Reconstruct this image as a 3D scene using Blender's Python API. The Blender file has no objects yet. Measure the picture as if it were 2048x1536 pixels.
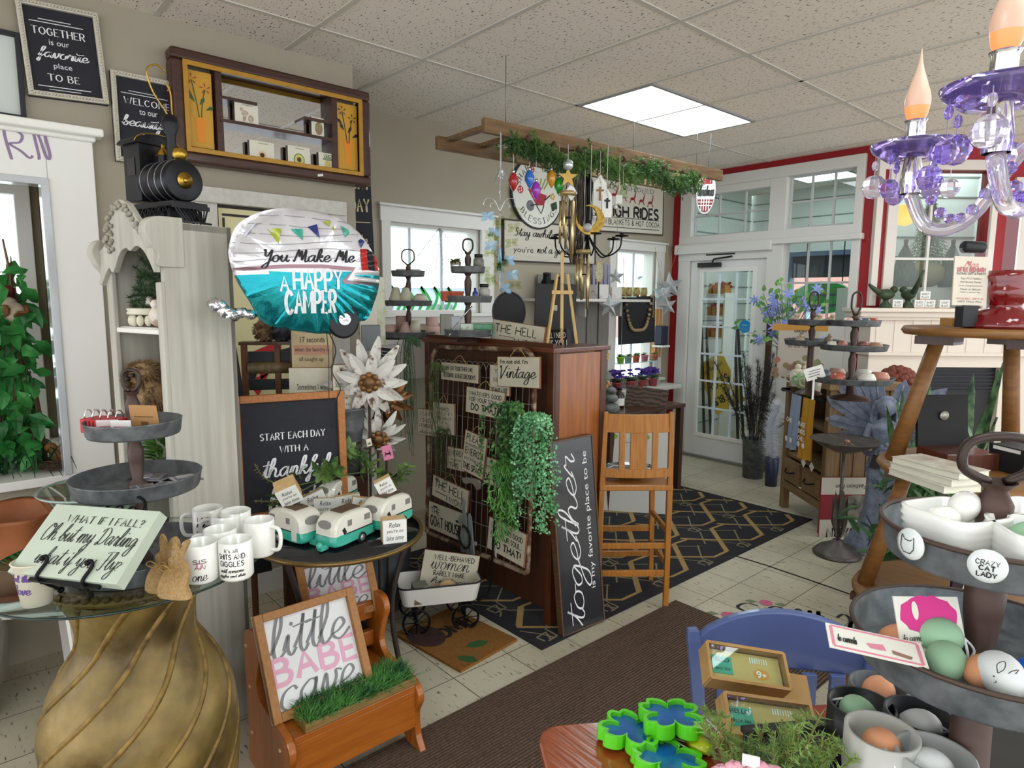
import bpy,bmesh,math,random
import numpy as np
from mathutils import Matrix,Vector
R=math.radians
rnd=random.Random(7)
scene=bpy.context.scene
COL=scene.collection
# ---------------------------------------------------------------- camera
CAM=Vector((3.11451,-1.47597,1.61918));YAW,PIT,ROL=R(-48.58973),R(-7.34021),R(0.42238);FOC=1300.8
_f=Vector((math.sin(YAW)*math.cos(PIT),math.cos(YAW)*math.cos(PIT),math.sin(PIT)))
_r=Vector((math.cos(YAW),-math.sin(YAW),0));_u=_r.cross(_f)
_r2=math.cos(ROL)*_r+math.sin(ROL)*_u;_u2=-math.sin(ROL)*_r+math.cos(ROL)*_u
cd=bpy.data.cameras.new('camera');cam=bpy.data.objects.new('camera',cd);COL.objects.link(cam)
cd.sensor_fit='HORIZONTAL';cd.sensor_width=36;cd.lens=36*FOC/2048;cd.clip_start=.02;cd.clip_end=300
cam.matrix_world=Matrix.Translation(CAM)@Matrix((_r2,_u2,-_f)).transposed().to_4x4()
scene.camera=cam
# ---------------------------------------------------------------- world light and exposure
W=bpy.data.worlds.new('sky');scene.world=W;W.use_nodes=True
W.node_tree.nodes['Background'].inputs[0].default_value=(.95,.97,1,1)
W.node_tree.nodes['Background'].inputs[1].default_value=1.6
vs=scene.view_settings;vs.view_transform='Standard';vs.look='None';vs.gamma=1;vs.use_curve_mapping=False;vs.exposure=0.78
PANEL_LIGHT=7.0
# ---------------------------------------------------------------- measuring: a pixel of the photograph to a point on a known surface
def ray(u,v):return _r2*((u-1024)/FOC)-_u2*((v-768)/FOC)+_f
def onp(u,v,p,n):
 d=ray(u,v);t=(Vector(p)-CAM).dot(n)/d.dot(n);return CAM+d*t
def fl(u,v,z=0.0):return onp(u,v,(0,0,z),Vector((0,0,1)))
def wx(u,v,x):return onp(u,v,(x,0,0),Vector((1,0,0)))
def wy(u,v,y):return onp(u,v,(0,y,0),Vector((0,1,0)))
def dp(u,v,t):return CAM+ray(u,v)*t
def pxy(p):
 d=Vector(p)-CAM;z=d.dot(_f);return(1024+FOC*d.dot(_r2)/z,768-FOC*d.dot(_u2)/z,z)
def cd_(yaw):return Vector((math.sin(R(yaw)),math.cos(R(yaw)),0))
def frame_mat(c,x,y):
 x=Vector(x).normalized();z=x.cross(Vector(y)).normalized();y=z.cross(x)
 return Matrix.Translation(c)@Matrix((x,y,z)).transposed().to_4x4()
def plq(pts,t,yaw,tilt=0):
 """a rectangle lying in the plane through the point at depth t whose normal looks along yaw, raised by tilt"""
 n=cd_(yaw)*math.cos(R(tilt))+Vector((0,0,math.sin(R(tilt))))
 if isinstance(t,(int,float)):
  t=dp(sum(p[0]for p in pts)/4,sum(p[1]for p in pts)/4,t)
 q=[onp(u,v,t,n)for u,v in pts]
 x=(q[1]-q[0]+q[2]-q[3])/2;y=(q[0]-q[3]+q[1]-q[2])/2
 return frame_mat((q[0]+q[1]+q[2]+q[3])/4,x,y),x.length,y.length
def quadm(pts,t):
 """a rectangle recovered from its four corners in perspective, its centre at depth t"""
 d=[ray(u,v)for u,v in pts]
 A=np.array([list(-d[1]),list(d[2]),list(-d[3])]).T
 l=np.linalg.solve(A,-np.array(list(d[0])));l=[1,l[0],l[1],l[2]]
 s=t/(sum(l)/4);q=[CAM+d[i]*(l[i]*s)for i in range(4)]
 x=(q[1]-q[0]+q[2]-q[3])/2;y=(q[0]-q[3]+q[1]-q[2])/2
 return frame_mat((q[0]+q[1]+q[2]+q[3])/4,x,y),x.length,y.length
 # ---------------------------------------------------------------- materials
def lin(h):
 h=h.lstrip('#');o=[]
 for i in(0,2,4):
  c=int(h[i:i+2],16)/255;o.append(c/12.92 if c<=.04045 else((c+.055)/1.055)**2.4)
 return(*o,1)
_mats={}
def mat(c,rough=.5,metal=0,c2=None,scale=20,amt=.5,stretch=(1,1,1),bump=0,bscale=None,detail=4,trans=0,ior=1.45,emit=0,coat=0,sharp=0,alpha=1,name=None,sheen=0,wave=None,spec=.5):
 key=(c,rough,metal,c2,scale,amt,stretch,bump,bscale,detail,trans,ior,emit,coat,sharp,alpha,sheen,wave,spec)
 if key in _mats:return _mats[key]
 m=bpy.data.materials.new(name or 'material_'+c.strip('#'));m.use_nodes=True;nt=m.node_tree;N=nt.nodes;L=nt.links
 b=N['Principled BSDF'];b.inputs['Base Color'].default_value=lin(c);b.inputs['Roughness'].default_value=rough;b.inputs['Metallic'].default_value=metal
 b.inputs['IOR'].default_value=ior;b.inputs['Transmission Weight'].default_value=trans;b.inputs['Coat Weight'].default_value=coat;b.inputs['Coat Roughness'].default_value=.08
 b.inputs['Sheen Weight'].default_value=sheen;b.inputs['Specular IOR Level'].default_value=spec
 if emit:b.inputs['Emission Color'].default_value=lin(c);b.inputs['Emission Strength'].default_value=emit
 if alpha<1:b.inputs['Alpha'].default_value=alpha
 if c2 or bump:
  tc=N.new('ShaderNodeTexCoord');mp=N.new('ShaderNodeMapping');mp.inputs['Scale'].default_value=stretch;L.new(tc.outputs['Object'],mp.inputs[0])
 if c2:
  if wave:
   nz=N.new('ShaderNodeTexWave');nz.wave_type='BANDS';nz.bands_direction=wave;nz.inputs['Scale'].default_value=scale;nz.inputs['Distortion'].default_value=7;nz.inputs['Detail'].default_value=3;nz.inputs['Detail Scale'].default_value=1.2;fac=nz.outputs['Fac']
  else:
   nz=N.new('ShaderNodeTexNoise');nz.inputs['Scale'].default_value=scale;nz.inputs['Detail'].default_value=detail;fac=nz.outputs['Fac']
  L.new(mp.outputs[0],nz.inputs['Vector'])
  cr=N.new('ShaderNodeValToRGB');w=max(.02,.28*(1-sharp));cr.color_ramp.elements[0].position=max(0,amt-w);cr.color_ramp.elements[1].position=min(1,amt+w)
  cr.color_ramp.elements[0].color=lin(c);cr.color_ramp.elements[1].color=lin(c2);L.new(fac,cr.inputs[0]);L.new(cr.outputs[0],b.inputs['Base Color'])
 if bump:
  n2=N.new('ShaderNodeTexNoise');n2.inputs['Scale'].default_value=bscale or scale;n2.inputs['Detail'].default_value=5;L.new(mp.outputs[0],n2.inputs['Vector'])
  bp=N.new('ShaderNodeBump');bp.inputs['Strength'].default_value=bump;bp.inputs['Distance'].default_value=.01;L.new(n2.outputs['Fac'],bp.inputs['Height']);L.new(bp.outputs[0],b.inputs['Normal'])
 _mats[key]=m;return m
def thin_glass(name,tint='f4fbf8',refl=.12):
 m=bpy.data.materials.new(name);m.use_nodes=True;nt=m.node_tree;N=nt.nodes;L=nt.links;N.clear()
 o=N.new('ShaderNodeOutputMaterial');t=N.new('ShaderNodeBsdfTransparent');t.inputs[0].default_value=lin(tint);g=N.new('ShaderNodeBsdfGlossy');g.inputs['Roughness'].default_value=.02
 fr=N.new('ShaderNodeFresnel');fr.inputs[0].default_value=1.5;ml=N.new('ShaderNodeMath');ml.operation='MULTIPLY_ADD';ml.inputs[1].default_value=.9;ml.inputs[2].default_value=refl*.2
 mx=N.new('ShaderNodeMixShader');ge=N.new('ShaderNodeNewGeometry');iv=N.new('ShaderNodeMath');iv.operation='SUBTRACT';iv.inputs[0].default_value=1;L.new(ge.outputs['Backfacing'],iv.inputs[1]);m2=N.new('ShaderNodeMath');m2.operation='MULTIPLY';L.new(fr.outputs[0],ml.inputs[0]);L.new(ml.outputs[0],m2.inputs[0]);L.new(iv.outputs[0],m2.inputs[1]);L.new(m2.outputs[0],mx.inputs[0]);L.new(t.outputs[0],mx.inputs[1]);L.new(g.outputs[0],mx.inputs[2]);L.new(mx.outputs[0],o.inputs[0]);return m
def leafy(c,c2,rough=.5,trl=.3,scale=9):
 """leaf skin: two greens in patches, some light passing through"""
 key=('leaf',c,c2,rough,trl,scale)
 if key in _mats:return _mats[key]
 m=bpy.data.materials.new('leaf_'+c);m.use_nodes=True;nt=m.node_tree;N=nt.nodes;L=nt.links
 b=N['Principled BSDF'];b.inputs['Roughness'].default_value=rough
 tc=N.new('ShaderNodeTexCoord');nz=N.new('ShaderNodeTexNoise');nz.inputs['Scale'].default_value=scale;L.new(tc.outputs['Object'],nz.inputs['Vector'])
 cr=N.new('ShaderNodeValToRGB');cr.color_ramp.elements[0].position=.36;cr.color_ramp.elements[1].position=.64;cr.color_ramp.elements[0].color=lin(c);cr.color_ramp.elements[1].color=lin(c2)
 L.new(nz.outputs['Fac'],cr.inputs[0]);L.new(cr.outputs[0],b.inputs['Base Color'])
 tr=N.new('ShaderNodeBsdfTranslucent');L.new(cr.outputs[0],tr.inputs[0]);mx=N.new('ShaderNodeMixShader');mx.inputs[0].default_value=trl
 L.new(b.outputs[0],mx.inputs[1]);L.new(tr.outputs[0],mx.inputs[2]);L.new(mx.outputs[0],N['Material Output'].inputs[0]);_mats[key]=m;return m
def wood(c,c2,scale=6,rough=.45,ax=2,coat=0,bump=.15):
 st=[14,14,14];st[ax]=1.1
 return mat(c,rough,0,c2,scale,.5,tuple(st),bump,scale*1.5,6,coat=coat)
WHITE=mat('e6e4df',.45);WHITEG=mat('eeece6',.2,coat=.3);BLACK=mat('16161a',.5);BLACKM=mat('101013',.4,.6);INK=mat('1c1b1c',.7);CHALK=mat('1d1d25',.75,c2='24242d',scale=30)
CREAM=mat('dcd6c2',.6,c2='cfc8b2',scale=25);CHROME=mat('dcdce0',.12,1);BRASS=mat('c9a04a',.25,1);GALV=mat('4a4d50',.5,.55,c2='787c7f',scale=28,bump=.1,sharp=.2)
GALVD=mat('55575a',.55,.4,c2='77797a',scale=26,bump=.15,sharp=.3);BROWNPOST=mat('3a2a26',.45,.2,c2='573f36',scale=18);PINE=wood('c98f4e','b4763a',5);OAK=wood('b4762a','8d5519',7,coat=.25)
PALEWOOD=wood('d2b183','bf9a68',6);DKWOOD=wood('4a2a17','321a0d',6,coat=.2);JUTE=mat('b08d55',.9,c2='8d6c3c',scale=120,bump=.4);SILVER=mat('c9ccd2',.18,1)
GLASS=thin_glass('window_glass');CLEAR=mat('ffffff',.02,trans=1,ior=1.45,name='clear_glass')
# ---------------------------------------------------------------- mesh building
def smooth_pts(P,n=6,closed=False):
 P=[Vector(p)for p in P]
 if len(P)<3:return P
 out=[];m=len(P);seg=m if closed else m-1
 for i in range(seg):
  a,b,c,d=(P[(i-1)%m],P[i],P[(i+1)%m],P[(i+2)%m])if closed else(P[max(i-1,0)],P[i],P[i+1],P[min(i+2,m-1)])
  for k in range(n):
   t=k/n;out.append(.5*((2*b)+(c-a)*t+(2*a-5*b+4*c-d)*t*t+(3*b-a-3*c+d)*t**3))
 if not closed:out.append(P[-1])
 return out
class MB:
 def __init__(s):s.v=[];s.f=[];s.sm=[];s.mi=[];s.M=Matrix();s.m=0
 def add(s,vs,fs,smooth=False):
  o=len(s.v);s.v+=[tuple(s.M@Vector(p))for p in vs];s.f+=[tuple(i+o for i in f)for f in fs];s.sm+=[smooth]*len(fs);s.mi+=[s.m]*len(fs);return s
 def box(s,c,d,rot=None,taper=1.0):
  e=(len(s.f)//6%9)*4e-5;x,y,z=d[0]/2+e,d[1]/2+e,d[2]/2+e;vs=[(sx*x*(taper if sz>0 else 1),sy*y*(taper if sz>0 else 1),sz*z)for sz in(-1,1)for sy in(-1,1)for sx in(-1,1)]
  c=Vector(c);vs=[c+((rot@Vector(p))if rot else Vector(p))for p in vs]
  return s.add(vs,[(0,2,3,1),(4,5,7,6),(0,1,5,4),(2,6,7,3),(0,4,6,2),(1,3,7,5)])
 def bar(s,a,b,w,h=None,up=(0,0,1)):
  a,b=Vector(a),Vector(b);d=(b-a);L=d.length
  if L<1e-6:return s
  d/=L;up=Vector(up);x=d.cross(up)
  if x.length<1e-3:x=d.cross(Vector((1,0,0)))
  x.normalize();y=x.cross(d);h=h or w
  return s.box((a+b)/2,(w,L,h),Matrix((x,d,y)).transposed())
 def tube(s,pts,r,n=8,closed=False,caps=True):
  P=[Vector(p)for p in pts];m=len(P);rs=r if isinstance(r,(list,tuple))else[r]*m
  vs=[];fs=[];up=None
  for i in range(m):
   d=(P[(i+1)%m]-P[i-1])if closed else(P[min(i+1,m-1)]-P[max(i-1,0)])
   if d.length<1e-9:d=Vector((0,0,1))
   d.normalize()
   if up is None:up=d.orthogonal().normalized()
   up=up-d*up.dot(d)
   if up.length<1e-6:up=d.orthogonal()
   up.normalize();w=d.cross(up)
   vs+=[P[i]+(up*math.cos(2*math.pi*k/n)+w*math.sin(2*math.pi*k/n))*rs[i]for k in range(n)]
  for i in range(m if closed else m-1):
   j=(i+1)%m
   for k in range(n):fs.append((i*n+k,i*n+(k+1)%n,j*n+(k+1)%n,j*n+k))
  if caps and not closed:fs+=[tuple(range(n-1,-1,-1)),tuple((m-1)*n+k for k in range(n))]
  return s.add(vs,fs,n>4)
 def cyl(s,a,b,r,r2=None,n=20):
  return s.tube([a,b],[r,r if r2 is None else r2],n)
 def lathe(s,prof,c=(0,0,0),n=28,sx=1,sy=1,twist=None,a0=0,a1=2*math.pi):
  vs=[];fs=[];m=len(prof);full=abs(a1-a0-2*math.pi)<1e-6;q=n if full else n+1
  for i,(r,z)in enumerate(prof):
   for k in range(q):
    a=a0+(a1-a0)*k/n;rr=r*(twist(a,z,i)if twist else 1);vs.append((c[0]+rr*math.cos(a)*sx,c[1]+rr*math.sin(a)*sy,c[2]+z))
  for i in range(m-1):
   for k in range(n):
    k2=(k+1)%q
    fs.append((i*q+k,i*q+k2,(i+1)*q+k2,(i+1)*q+k))
  return s.add(vs,fs,True)
 def sphere(s,c,r,n=14,m=10,jit=0):
  if not isinstance(r,(tuple,list)):r=(r,r,r)
  vs=[];fs=[];c=Vector(c)
  for i in range(m+1):
   t=math.pi*i/m
   for k in range(n):
    a=2*math.pi*k/n;q=1+(rnd.uniform(-jit,jit)if jit else 0)
    vs.append(c+Vector((r[0]*math.sin(t)*math.cos(a)*q,r[1]*math.sin(t)*math.sin(a)*q,r[2]*math.cos(t)*q)))
  for i in range(m):
   for k in range(n):fs.append((i*n+k,(i+1)*n+k,(i+1)*n+(k+1)%n,i*n+(k+1)%n))
  return s.add(vs,fs,True)
 def prism(s,poly,z0,z1,smooth=False):
  n=len(poly);vs=[(p[0],p[1],z0)for p in poly]+[(p[0],p[1],z1)for p in poly]
  fs=[tuple(range(n-1,-1,-1)),tuple(range(n,2*n))]+[(i,(i+1)%n,n+(i+1)%n,n+i)for i in range(n)]
  return s.add(vs,fs,smooth)
 def quad(s,a,b,c,d):return s.add([a,b,c,d],[(0,1,2,3)])
 def flat(s,poly,z=0):return s.add([(p[0],p[1],z)for p in poly],[tuple(range(len(poly)))])
 def rib(s,pts,w,z=0,slant=.5):
  """a flat pen stroke in the xy plane; downstrokes broader"""
  P=[Vector((p[0],p[1]))for p in pts];vs=[];fs=[];m=len(P)
  if m<2:return s
  for i in range(m):
   d=P[min(i+1,m-1)]-P[max(i-1,0)]
   if d.length<1e-9:d=Vector((1,0))
   d.normalize();k=w*(1-slant+slant*2*abs(d.y)**1.5)/2;nx=Vector((-d.y,d.x))*k
   vs+=[(P[i].x+nx.x,P[i].y+nx.y,z),(P[i].x-nx.x,P[i].y-nx.y,z)]
  for i in range(m-1):fs.append((2*i,2*i+1,2*i+3,2*i+2))
  return s.add(vs,fs)
 def o(s,name,material,parent=None,bevel=0,loc=None,**tags):
  me=bpy.data.meshes.new(name);me.from_pydata(s.v,[],s.f);me.polygons.foreach_set('use_smooth',s.sm)
  ms=material if isinstance(material,(list,tuple))else[material]
  for q in ms:me.materials.append(q)
  if len(ms)>1:me.polygons.foreach_set('material_index',s.mi)
  me.update();ob=bpy.data.objects.new(name,me);COL.objects.link(ob)
  if parent:ob.parent=parent
  if loc is not None:ob.location=loc
  if bevel:
   bm=ob.modifiers.new('edge','BEVEL');bm.width=bevel;bm.segments=2;bm.limit_method='ANGLE'
  for k,v in tags.items():ob[k]=v
  return ob
def T(name,label,cat,loc=(0,0,0),rz=0,group=None,Mx=None):
 e=bpy.data.objects.new(name,None);COL.objects.link(e);e.empty_display_size=.05
 if Mx is not None:e.matrix_world=Mx
 else:e.location=loc;e.rotation_euler=(0,0,R(rz))
 e['label']=label;e['category']=cat
 if group:e['group']=group
 return e
def tag(o,label,cat,group=None):
 o['label']=label;o['category']=cat
 if group:o['group']=group
 return o
def S(name,b,m,parent=None,bevel=0):
 return b.o(name,m,parent,bevel,kind='structure')if parent is None else b.o(name,m,parent,bevel)
def dup(root,loc=None,rz=None,label=None,group=None,Mx=None):
 r=root.copy();COL.objects.link(r)
 if Mx is not None:r.matrix_world=Mx
 if loc is not None:r.location=loc
 if rz is not None:r.rotation_euler=(0,0,R(rz))
 if label:r['label']=label
 if group:r['group']=group
 for ch in list(root.children):
  c=ch.copy();COL.objects.link(c);c.parent=r
  for g in ch.children:
   d=g.copy();COL.objects.link(d);d.parent=c
 return r
 # ---------------------------------------------------------------- lettering
CUR={'a':(11,'8,9 5,10 1,6 2,1 5,1 8,7 8,10 8,3 10,0 12,3'),'b':(9,'0,3 4,12 5,19 3,20 2,14 2,3 4,0 7,2 7,7 5,8 5,6 7,6 10,7'),'c':(9,'8,8 6,10 2,8 1,3 4,0 7,1 10,4'),'d':(11,'8,8 5,10 1,6 2,1 5,1 8,8 9,20 8,8 8,3 10,0 12,3'),
'e':(8,'0,3 4,4 7,7 5,10 2,8 1,3 4,0 7,1 10,4'),'f':(7,'0,2 4,10 7,18 5,20 3,14 3,-6 1,-9 0,-6 4,1 8,4'),'g':(10,'8,8 5,10 1,6 2,1 5,1 8,8 8,-6 5,-10 2,-8 4,-3 11,3'),'h':(11,'0,3 4,13 4,20 2,19 1,10 1,0 2,6 5,10 7,7 7,2 9,0 12,3'),
'i':(5,'0,3 2,10 2,3 4,0 6,3|3,14 3.3,15.5'),'j':(5,'0,3 3,10 3,-6 0,-10 -1,-7 6,3|4,14 4.3,15.5'),'k':(9,'0,3 4,13 4,20 2,19 1,10 1,0 2,6 6,10 6,7 2,5 5,3 7,0 10,3'),'l':(6,'0,3 4,13 4,20 2,19 1,8 2,1 4,0 7,3'),
'm':(15,'0,3 2,10 2,0 3,6 5,10 7,8 7,0 8,6 10,10 12,8 12,2 14,0 16,3'),'n':(10,'0,3 2,10 2,0 3,6 5,10 7,8 7,2 9,0 11,3'),'o':(9,'6,9 4,10 1,7 1,2 4,0 7,2 7,7 5,10 7,8 10,8'),'p':(10,'0,3 3,10 3,-9 3,4 5,10 8,8 8,2 5,0 3,2 11,3'),
'q':(10,'8,8 5,10 1,6 2,1 5,1 8,8 8,-8 11,-4 11,3'),'r':(8,'0,3 2,9 3,11 4,9 7,9 6,4 7,0 9,3'),'s':(8,'0,3 4,11 6,5 5,0 2,0 1,2 5,1 9,3'),'t':(6,'0,3 3,10 4,18 3,4 5,0 7,3|-1,13 8,14'),'u':(10,'0,3 2,10 2,3 4,0 7,4 8,10 8,3 10,0 12,3'),
'v':(9,'0,3 2,10 3,2 4,0 7,6 7,10 10,9'),'w':(14,'0,3 2,10 2,3 4,0 6,3 6,9 7,2 9,0 11,5 11,10 15,9'),'x':(9,'0,3 3,10 6,1 10,3|7,10 1,0'),'y':(10,'0,3 2,10 3,3 5,1 8,6 8,10 8,-6 5,-10 2,-8 4,-3 11,3'),'z':(8,'0,8 6,10 1,0 6,1 5,-6 2,-8 9,2'),
'O':(13,'8,18 3,19 0,10 3,0 9,2 12,10 9,18 5,19 8,15 14,17'),'D':(15,'4,18 4,1 1,0 3,3 8,0 13,6 13,14 8,19 1,17 0,14'),'F':(11,'0,18 5,20 13,20|6,19 5,0 1,0|3,10 10,11'),'M':(17,'0,3 1,1 4,19 6,8 8,17 10,2 13,19 14,2 16,0 18,3'),'V':(13,'-1,16 1,19 4,0 5,0 11,17 14,19'),
'Y':(12,'0,17 2,19 3,10 6,9 10,18 8,-6 4,-10 2,-7 12,3'),'C':(10,'8,16 6,19 1,15 1,3 5,0 9,3'),'R':(11,'2,0 2,19|0,17 6,20 8,15 2,10 6,8 10,0'),'W':(16,'0,17 2,18 3,0 7,14 10,0 13,18 16,19'),'S':(10,'8,17 4,19 2,14 7,7 5,0 0,2'),'T':(10,'0,18 11,19|6,18 4,1 1,0')}
CAP={'A':(8,'0,0 4,10 8,0|1.6,4 6.4,4'),'B':(7,'0,0 0,10|~0,10 4,10 6,8 4,5.5 0,5.5|~0,5.5 5,5 7,3 5,0 0,0'),'C':(8,'~7.5,8 4,10 1,8 0,5 1,2 4,0 7.5,2'),'D':(8,'0,0 0,10|~0,10 4,10 7,8 8,5 7,2 4,0 0,0'),'E':(6,'6,10 0,10 0,0 6,0|0,5 5,5'),'F':(6,'6,10 0,10 0,0|0,5 5,5'),
'G':(8,'~7.5,8 4,10 1,8 0,5 1,2 4,0 7.5,1.5|5,5 7.5,5 7.5,1'),'H':(8,'0,0 0,10|8,0 8,10|0,5 8,5'),'I':(0,'0,0 0,10'),'J':(5,'~5,10 5,3 3,0 0,2'),'K':(7,'0,0 0,10|7,10 0,4|2.4,6 7,0'),'L':(6,'0,10 0,0 6,0'),'M':(9,'0,0 0,10 4.5,3 9,10 9,0'),'N':(8,'0,0 0,10 8,0 8,10'),
'O':(9,'~4.5,10 1,8 0,5 1,2 4.5,0 8,2 9,5 8,8 4.5,10'),'P':(7,'0,0 0,10|~0,10 5,10 7,7.5 5,5 0,5'),'Q':(9,'~4.5,10 1,8 0,5 1,2 4.5,0 8,2 9,5 8,8 4.5,10|6,3 9,0'),'R':(7,'0,0 0,10|~0,10 5,10 7,7.5 5,5 0,5|3,5 7,0'),'S':(6,'~6,8.5 3,10 0,8 1,6 5,4 6,2 3,0 0,1.5'),'T':(8,'4,0 4,10|0,10 8,10'),
'U':(8,'~0,10 0,3 1.5,.5 4,0 6.5,.5 8,3 8,10'),'V':(8,'0,10 4,0 8,10'),'W':(12,'0,10 3,0 6,8 9,0 12,10'),'X':(7,'0,0 7,10|0,10 7,0'),'Y':(8,'0,10 4,5 8,10|4,5 4,0'),'Z':(7,'0,10 7,10 0,0 7,0'),'!':(0,'0,10 0,3|0,.8 0,0'),'?':(5,'~0,8 2,10 5,8 2.5,5 2.5,3|2.5,.8 2.5,0'),
"'":(0,'0,10 0,7.5'),'.':(0,'0,.9 0,0'),',':(1,'1,1 0,-2'),'-':(4,'0,4.5 4,4.5'),'&':(8,'~8,0 2,7 4,10 6,7 1,3 3,0 7,4'),'$':(6,'~6,8.5 3,10 0,8 1,6 5,4 6,2 3,0 0,1.5|3,11 3,-1'),'1':(3,'0,8 3,10 3,0'),'8':(6,'~3,5 0,7.5 3,10 6,7.5 3,5 0,2.5 3,0 6,2.5 3,5'),'5':(6,'6,10 1,10 1,6|~1,6 4,6.5 6,3 3,0 0,1'),'4':(7,'5,0 5,10 0,3 7,3'),'0':(6,'~3,10 0,7 0,3 3,0 6,3 6,7 3,10'),'9':(6,'~6,6 3,4.5 0,7 3,10 6,7.5 5.5,3 3,0 1,1'),'7':(6,'0,10 6,10 2,0'),'+':(6,'0,4 6,4|3,1 3,7'),'>':(1,'0,1 0,1')}
def strokes(txt,style):
 """pen strokes of a line of lettering, before it is fitted to its place"""
 out=[];x=0
 if style=='script':
  for ch in txt:
   if ch==' ':x+=7;continue
   g=CUR.get(ch)or CUR.get(ch.lower())
   if not g:
    g=CAP.get(ch)or CAP['-'];g=(g[0]+2,g[1].replace('~',''))
   for i,st in enumerate(g[1].split('|')):
    p=[tuple(map(float,q.split(',')))for q in st.split()];out.append([(q.x+x+q.y*.22,q.y)for q in smooth_pts([(a,b,0)for a,b in p],5)])
   x+=g[0]
  return out
 for ch in txt:
  if ch==' ':x+=6;continue
  g=CAP.get(ch.upper())or CAP['-']
  for st in g[1].split('|'):
   cv=st.startswith('~');p=[tuple(map(float,q.split(',')))for q in st.strip('~').split()]
   q=[(a.x,a.y)for a in smooth_pts([(a,b,0)for a,b in p],5)]if cv else p
   out.append([(a+x,b)for a,b in q])
   if style=='serif'and not cv:
    for e in(p[0],p[-1]):
     if e[1]in(0,10):out.append([(e[0]+x-1.1,e[1]),(e[0]+x+1.1,e[1])])
  x+=g[0]+(3.4 if style=='serif'else 2.6)
 return out
def letter(b,txt,style,box,z=.001,lw=None,slant=None):
 """fit a line of lettering into box=(x0,y0,x1,y1) on the xy plane"""
 x0,y0,x1,y1=box
 if style in('sans','bold','ital'):
  c=bpy.data.curves.new('t','FONT');c.body=txt;c.resolution_u=3;c.offset=.018 if style=='bold'else 0;c.shear=.25 if style=='ital'else 0
  ob=bpy.data.objects.new('t',c);me=ob.to_mesh();vs=[v.co.copy()for v in me.vertices];fs=[tuple(p.vertices)for p in me.polygons];ob.to_mesh_clear();bpy.data.objects.remove(ob);bpy.data.curves.remove(c)
  if not vs:return b
  a0=min(v.x for v in vs);a1=max(v.x for v in vs);c0=min(v.y for v in vs);c1=max(v.y for v in vs)
  return b.add([(x0+(v.x-a0)/(a1-a0)*(x1-x0),y0+(v.y-c0)/(c1-c0)*(y1-y0),z)for v in vs],fs)
 ss=strokes(txt,style);xs=[p[0]for s in ss for p in s];ys=[p[1]for s in ss for p in s]
 a0,a1,c0,c1=min(xs),max(xs),min(ys),max(ys);kx=(x1-x0)/max(a1-a0,.01);ky=(y1-y0)/max(c1-c0,.01)
 w=(lw or{'script':.07,'caps':.15,'heavy':.24,'serif':.12}[style])*(y1-y0)
 for i,s in enumerate(ss):
  q=[(x0+(p[0]-a0)*kx,y0+(p[1]-c0)*ky)for p in s]
  b.rib(q,w if len(s)>2 or style!='serif'else w,z+i*2e-5,slant if slant is not None else{'script':.45,'serif':.45}.get(style,0))
 return b
def sign(name,label,pq,face,lines=(),frame=None,thick=.008,ink=INK,cat='sign',group=None,fname='frame',edge=None,fd=.02,matte=None):
 """a flat sign: root at its centre, board, optional frame bars (width, material), lettering per ink"""
 Mx,w,h=pq;root=T(name,label,cat,Mx=Mx,group=group)
 b=MB();b.box((0,0,-thick/2),(w,h,thick));b.o('board',face,root,bevel=.0008)
 if edge:
  e=MB()
  for sx in(-1,1):e.box((sx*w/2,0,-thick/2),(.002,h+.004,thick+.001))
  for sy in(-1,1):e.box((0,sy*h/2,-thick/2),(w+.004,.002,thick+.001))
  e.o('board_edge',edge,root)
 if frame:
  fw,fm=frame;e=MB()
  for sx in(-1,1):e.box((sx*(w/2-fw/2),0,fd/2-thick/2),(fw,h,fd+thick))
  for sy in(-1,1):e.box((0,sy*(h/2-fw/2),fd/2-thick/2),(w-2*fw,fw,fd+thick))
  e.o(fname,fm,root,bevel=min(.003,fw*.15))
 by={}
 for ln in lines:
  tx,st,xc,yc,wf,hf=ln[:6];m=ln[6]if len(ln)>6 and ln[6]else ink;lw=ln[7]if len(ln)>7 else None
  bb=by.setdefault(m.name,(MB(),m))[0];X,Y=(xc-.5)*w,(.5-yc)*h
  if st=='line':bb.box((X,Y,.0008),(wf*w,hf*h,.0008))
  else:letter(bb,tx,st,(X-wf*w/2,Y-hf*h/2,X+wf*w/2,Y+hf*h/2),.0012,lw)
 for bb,m in by.values():bb.o('lettering',m,root)
 return root
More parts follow.
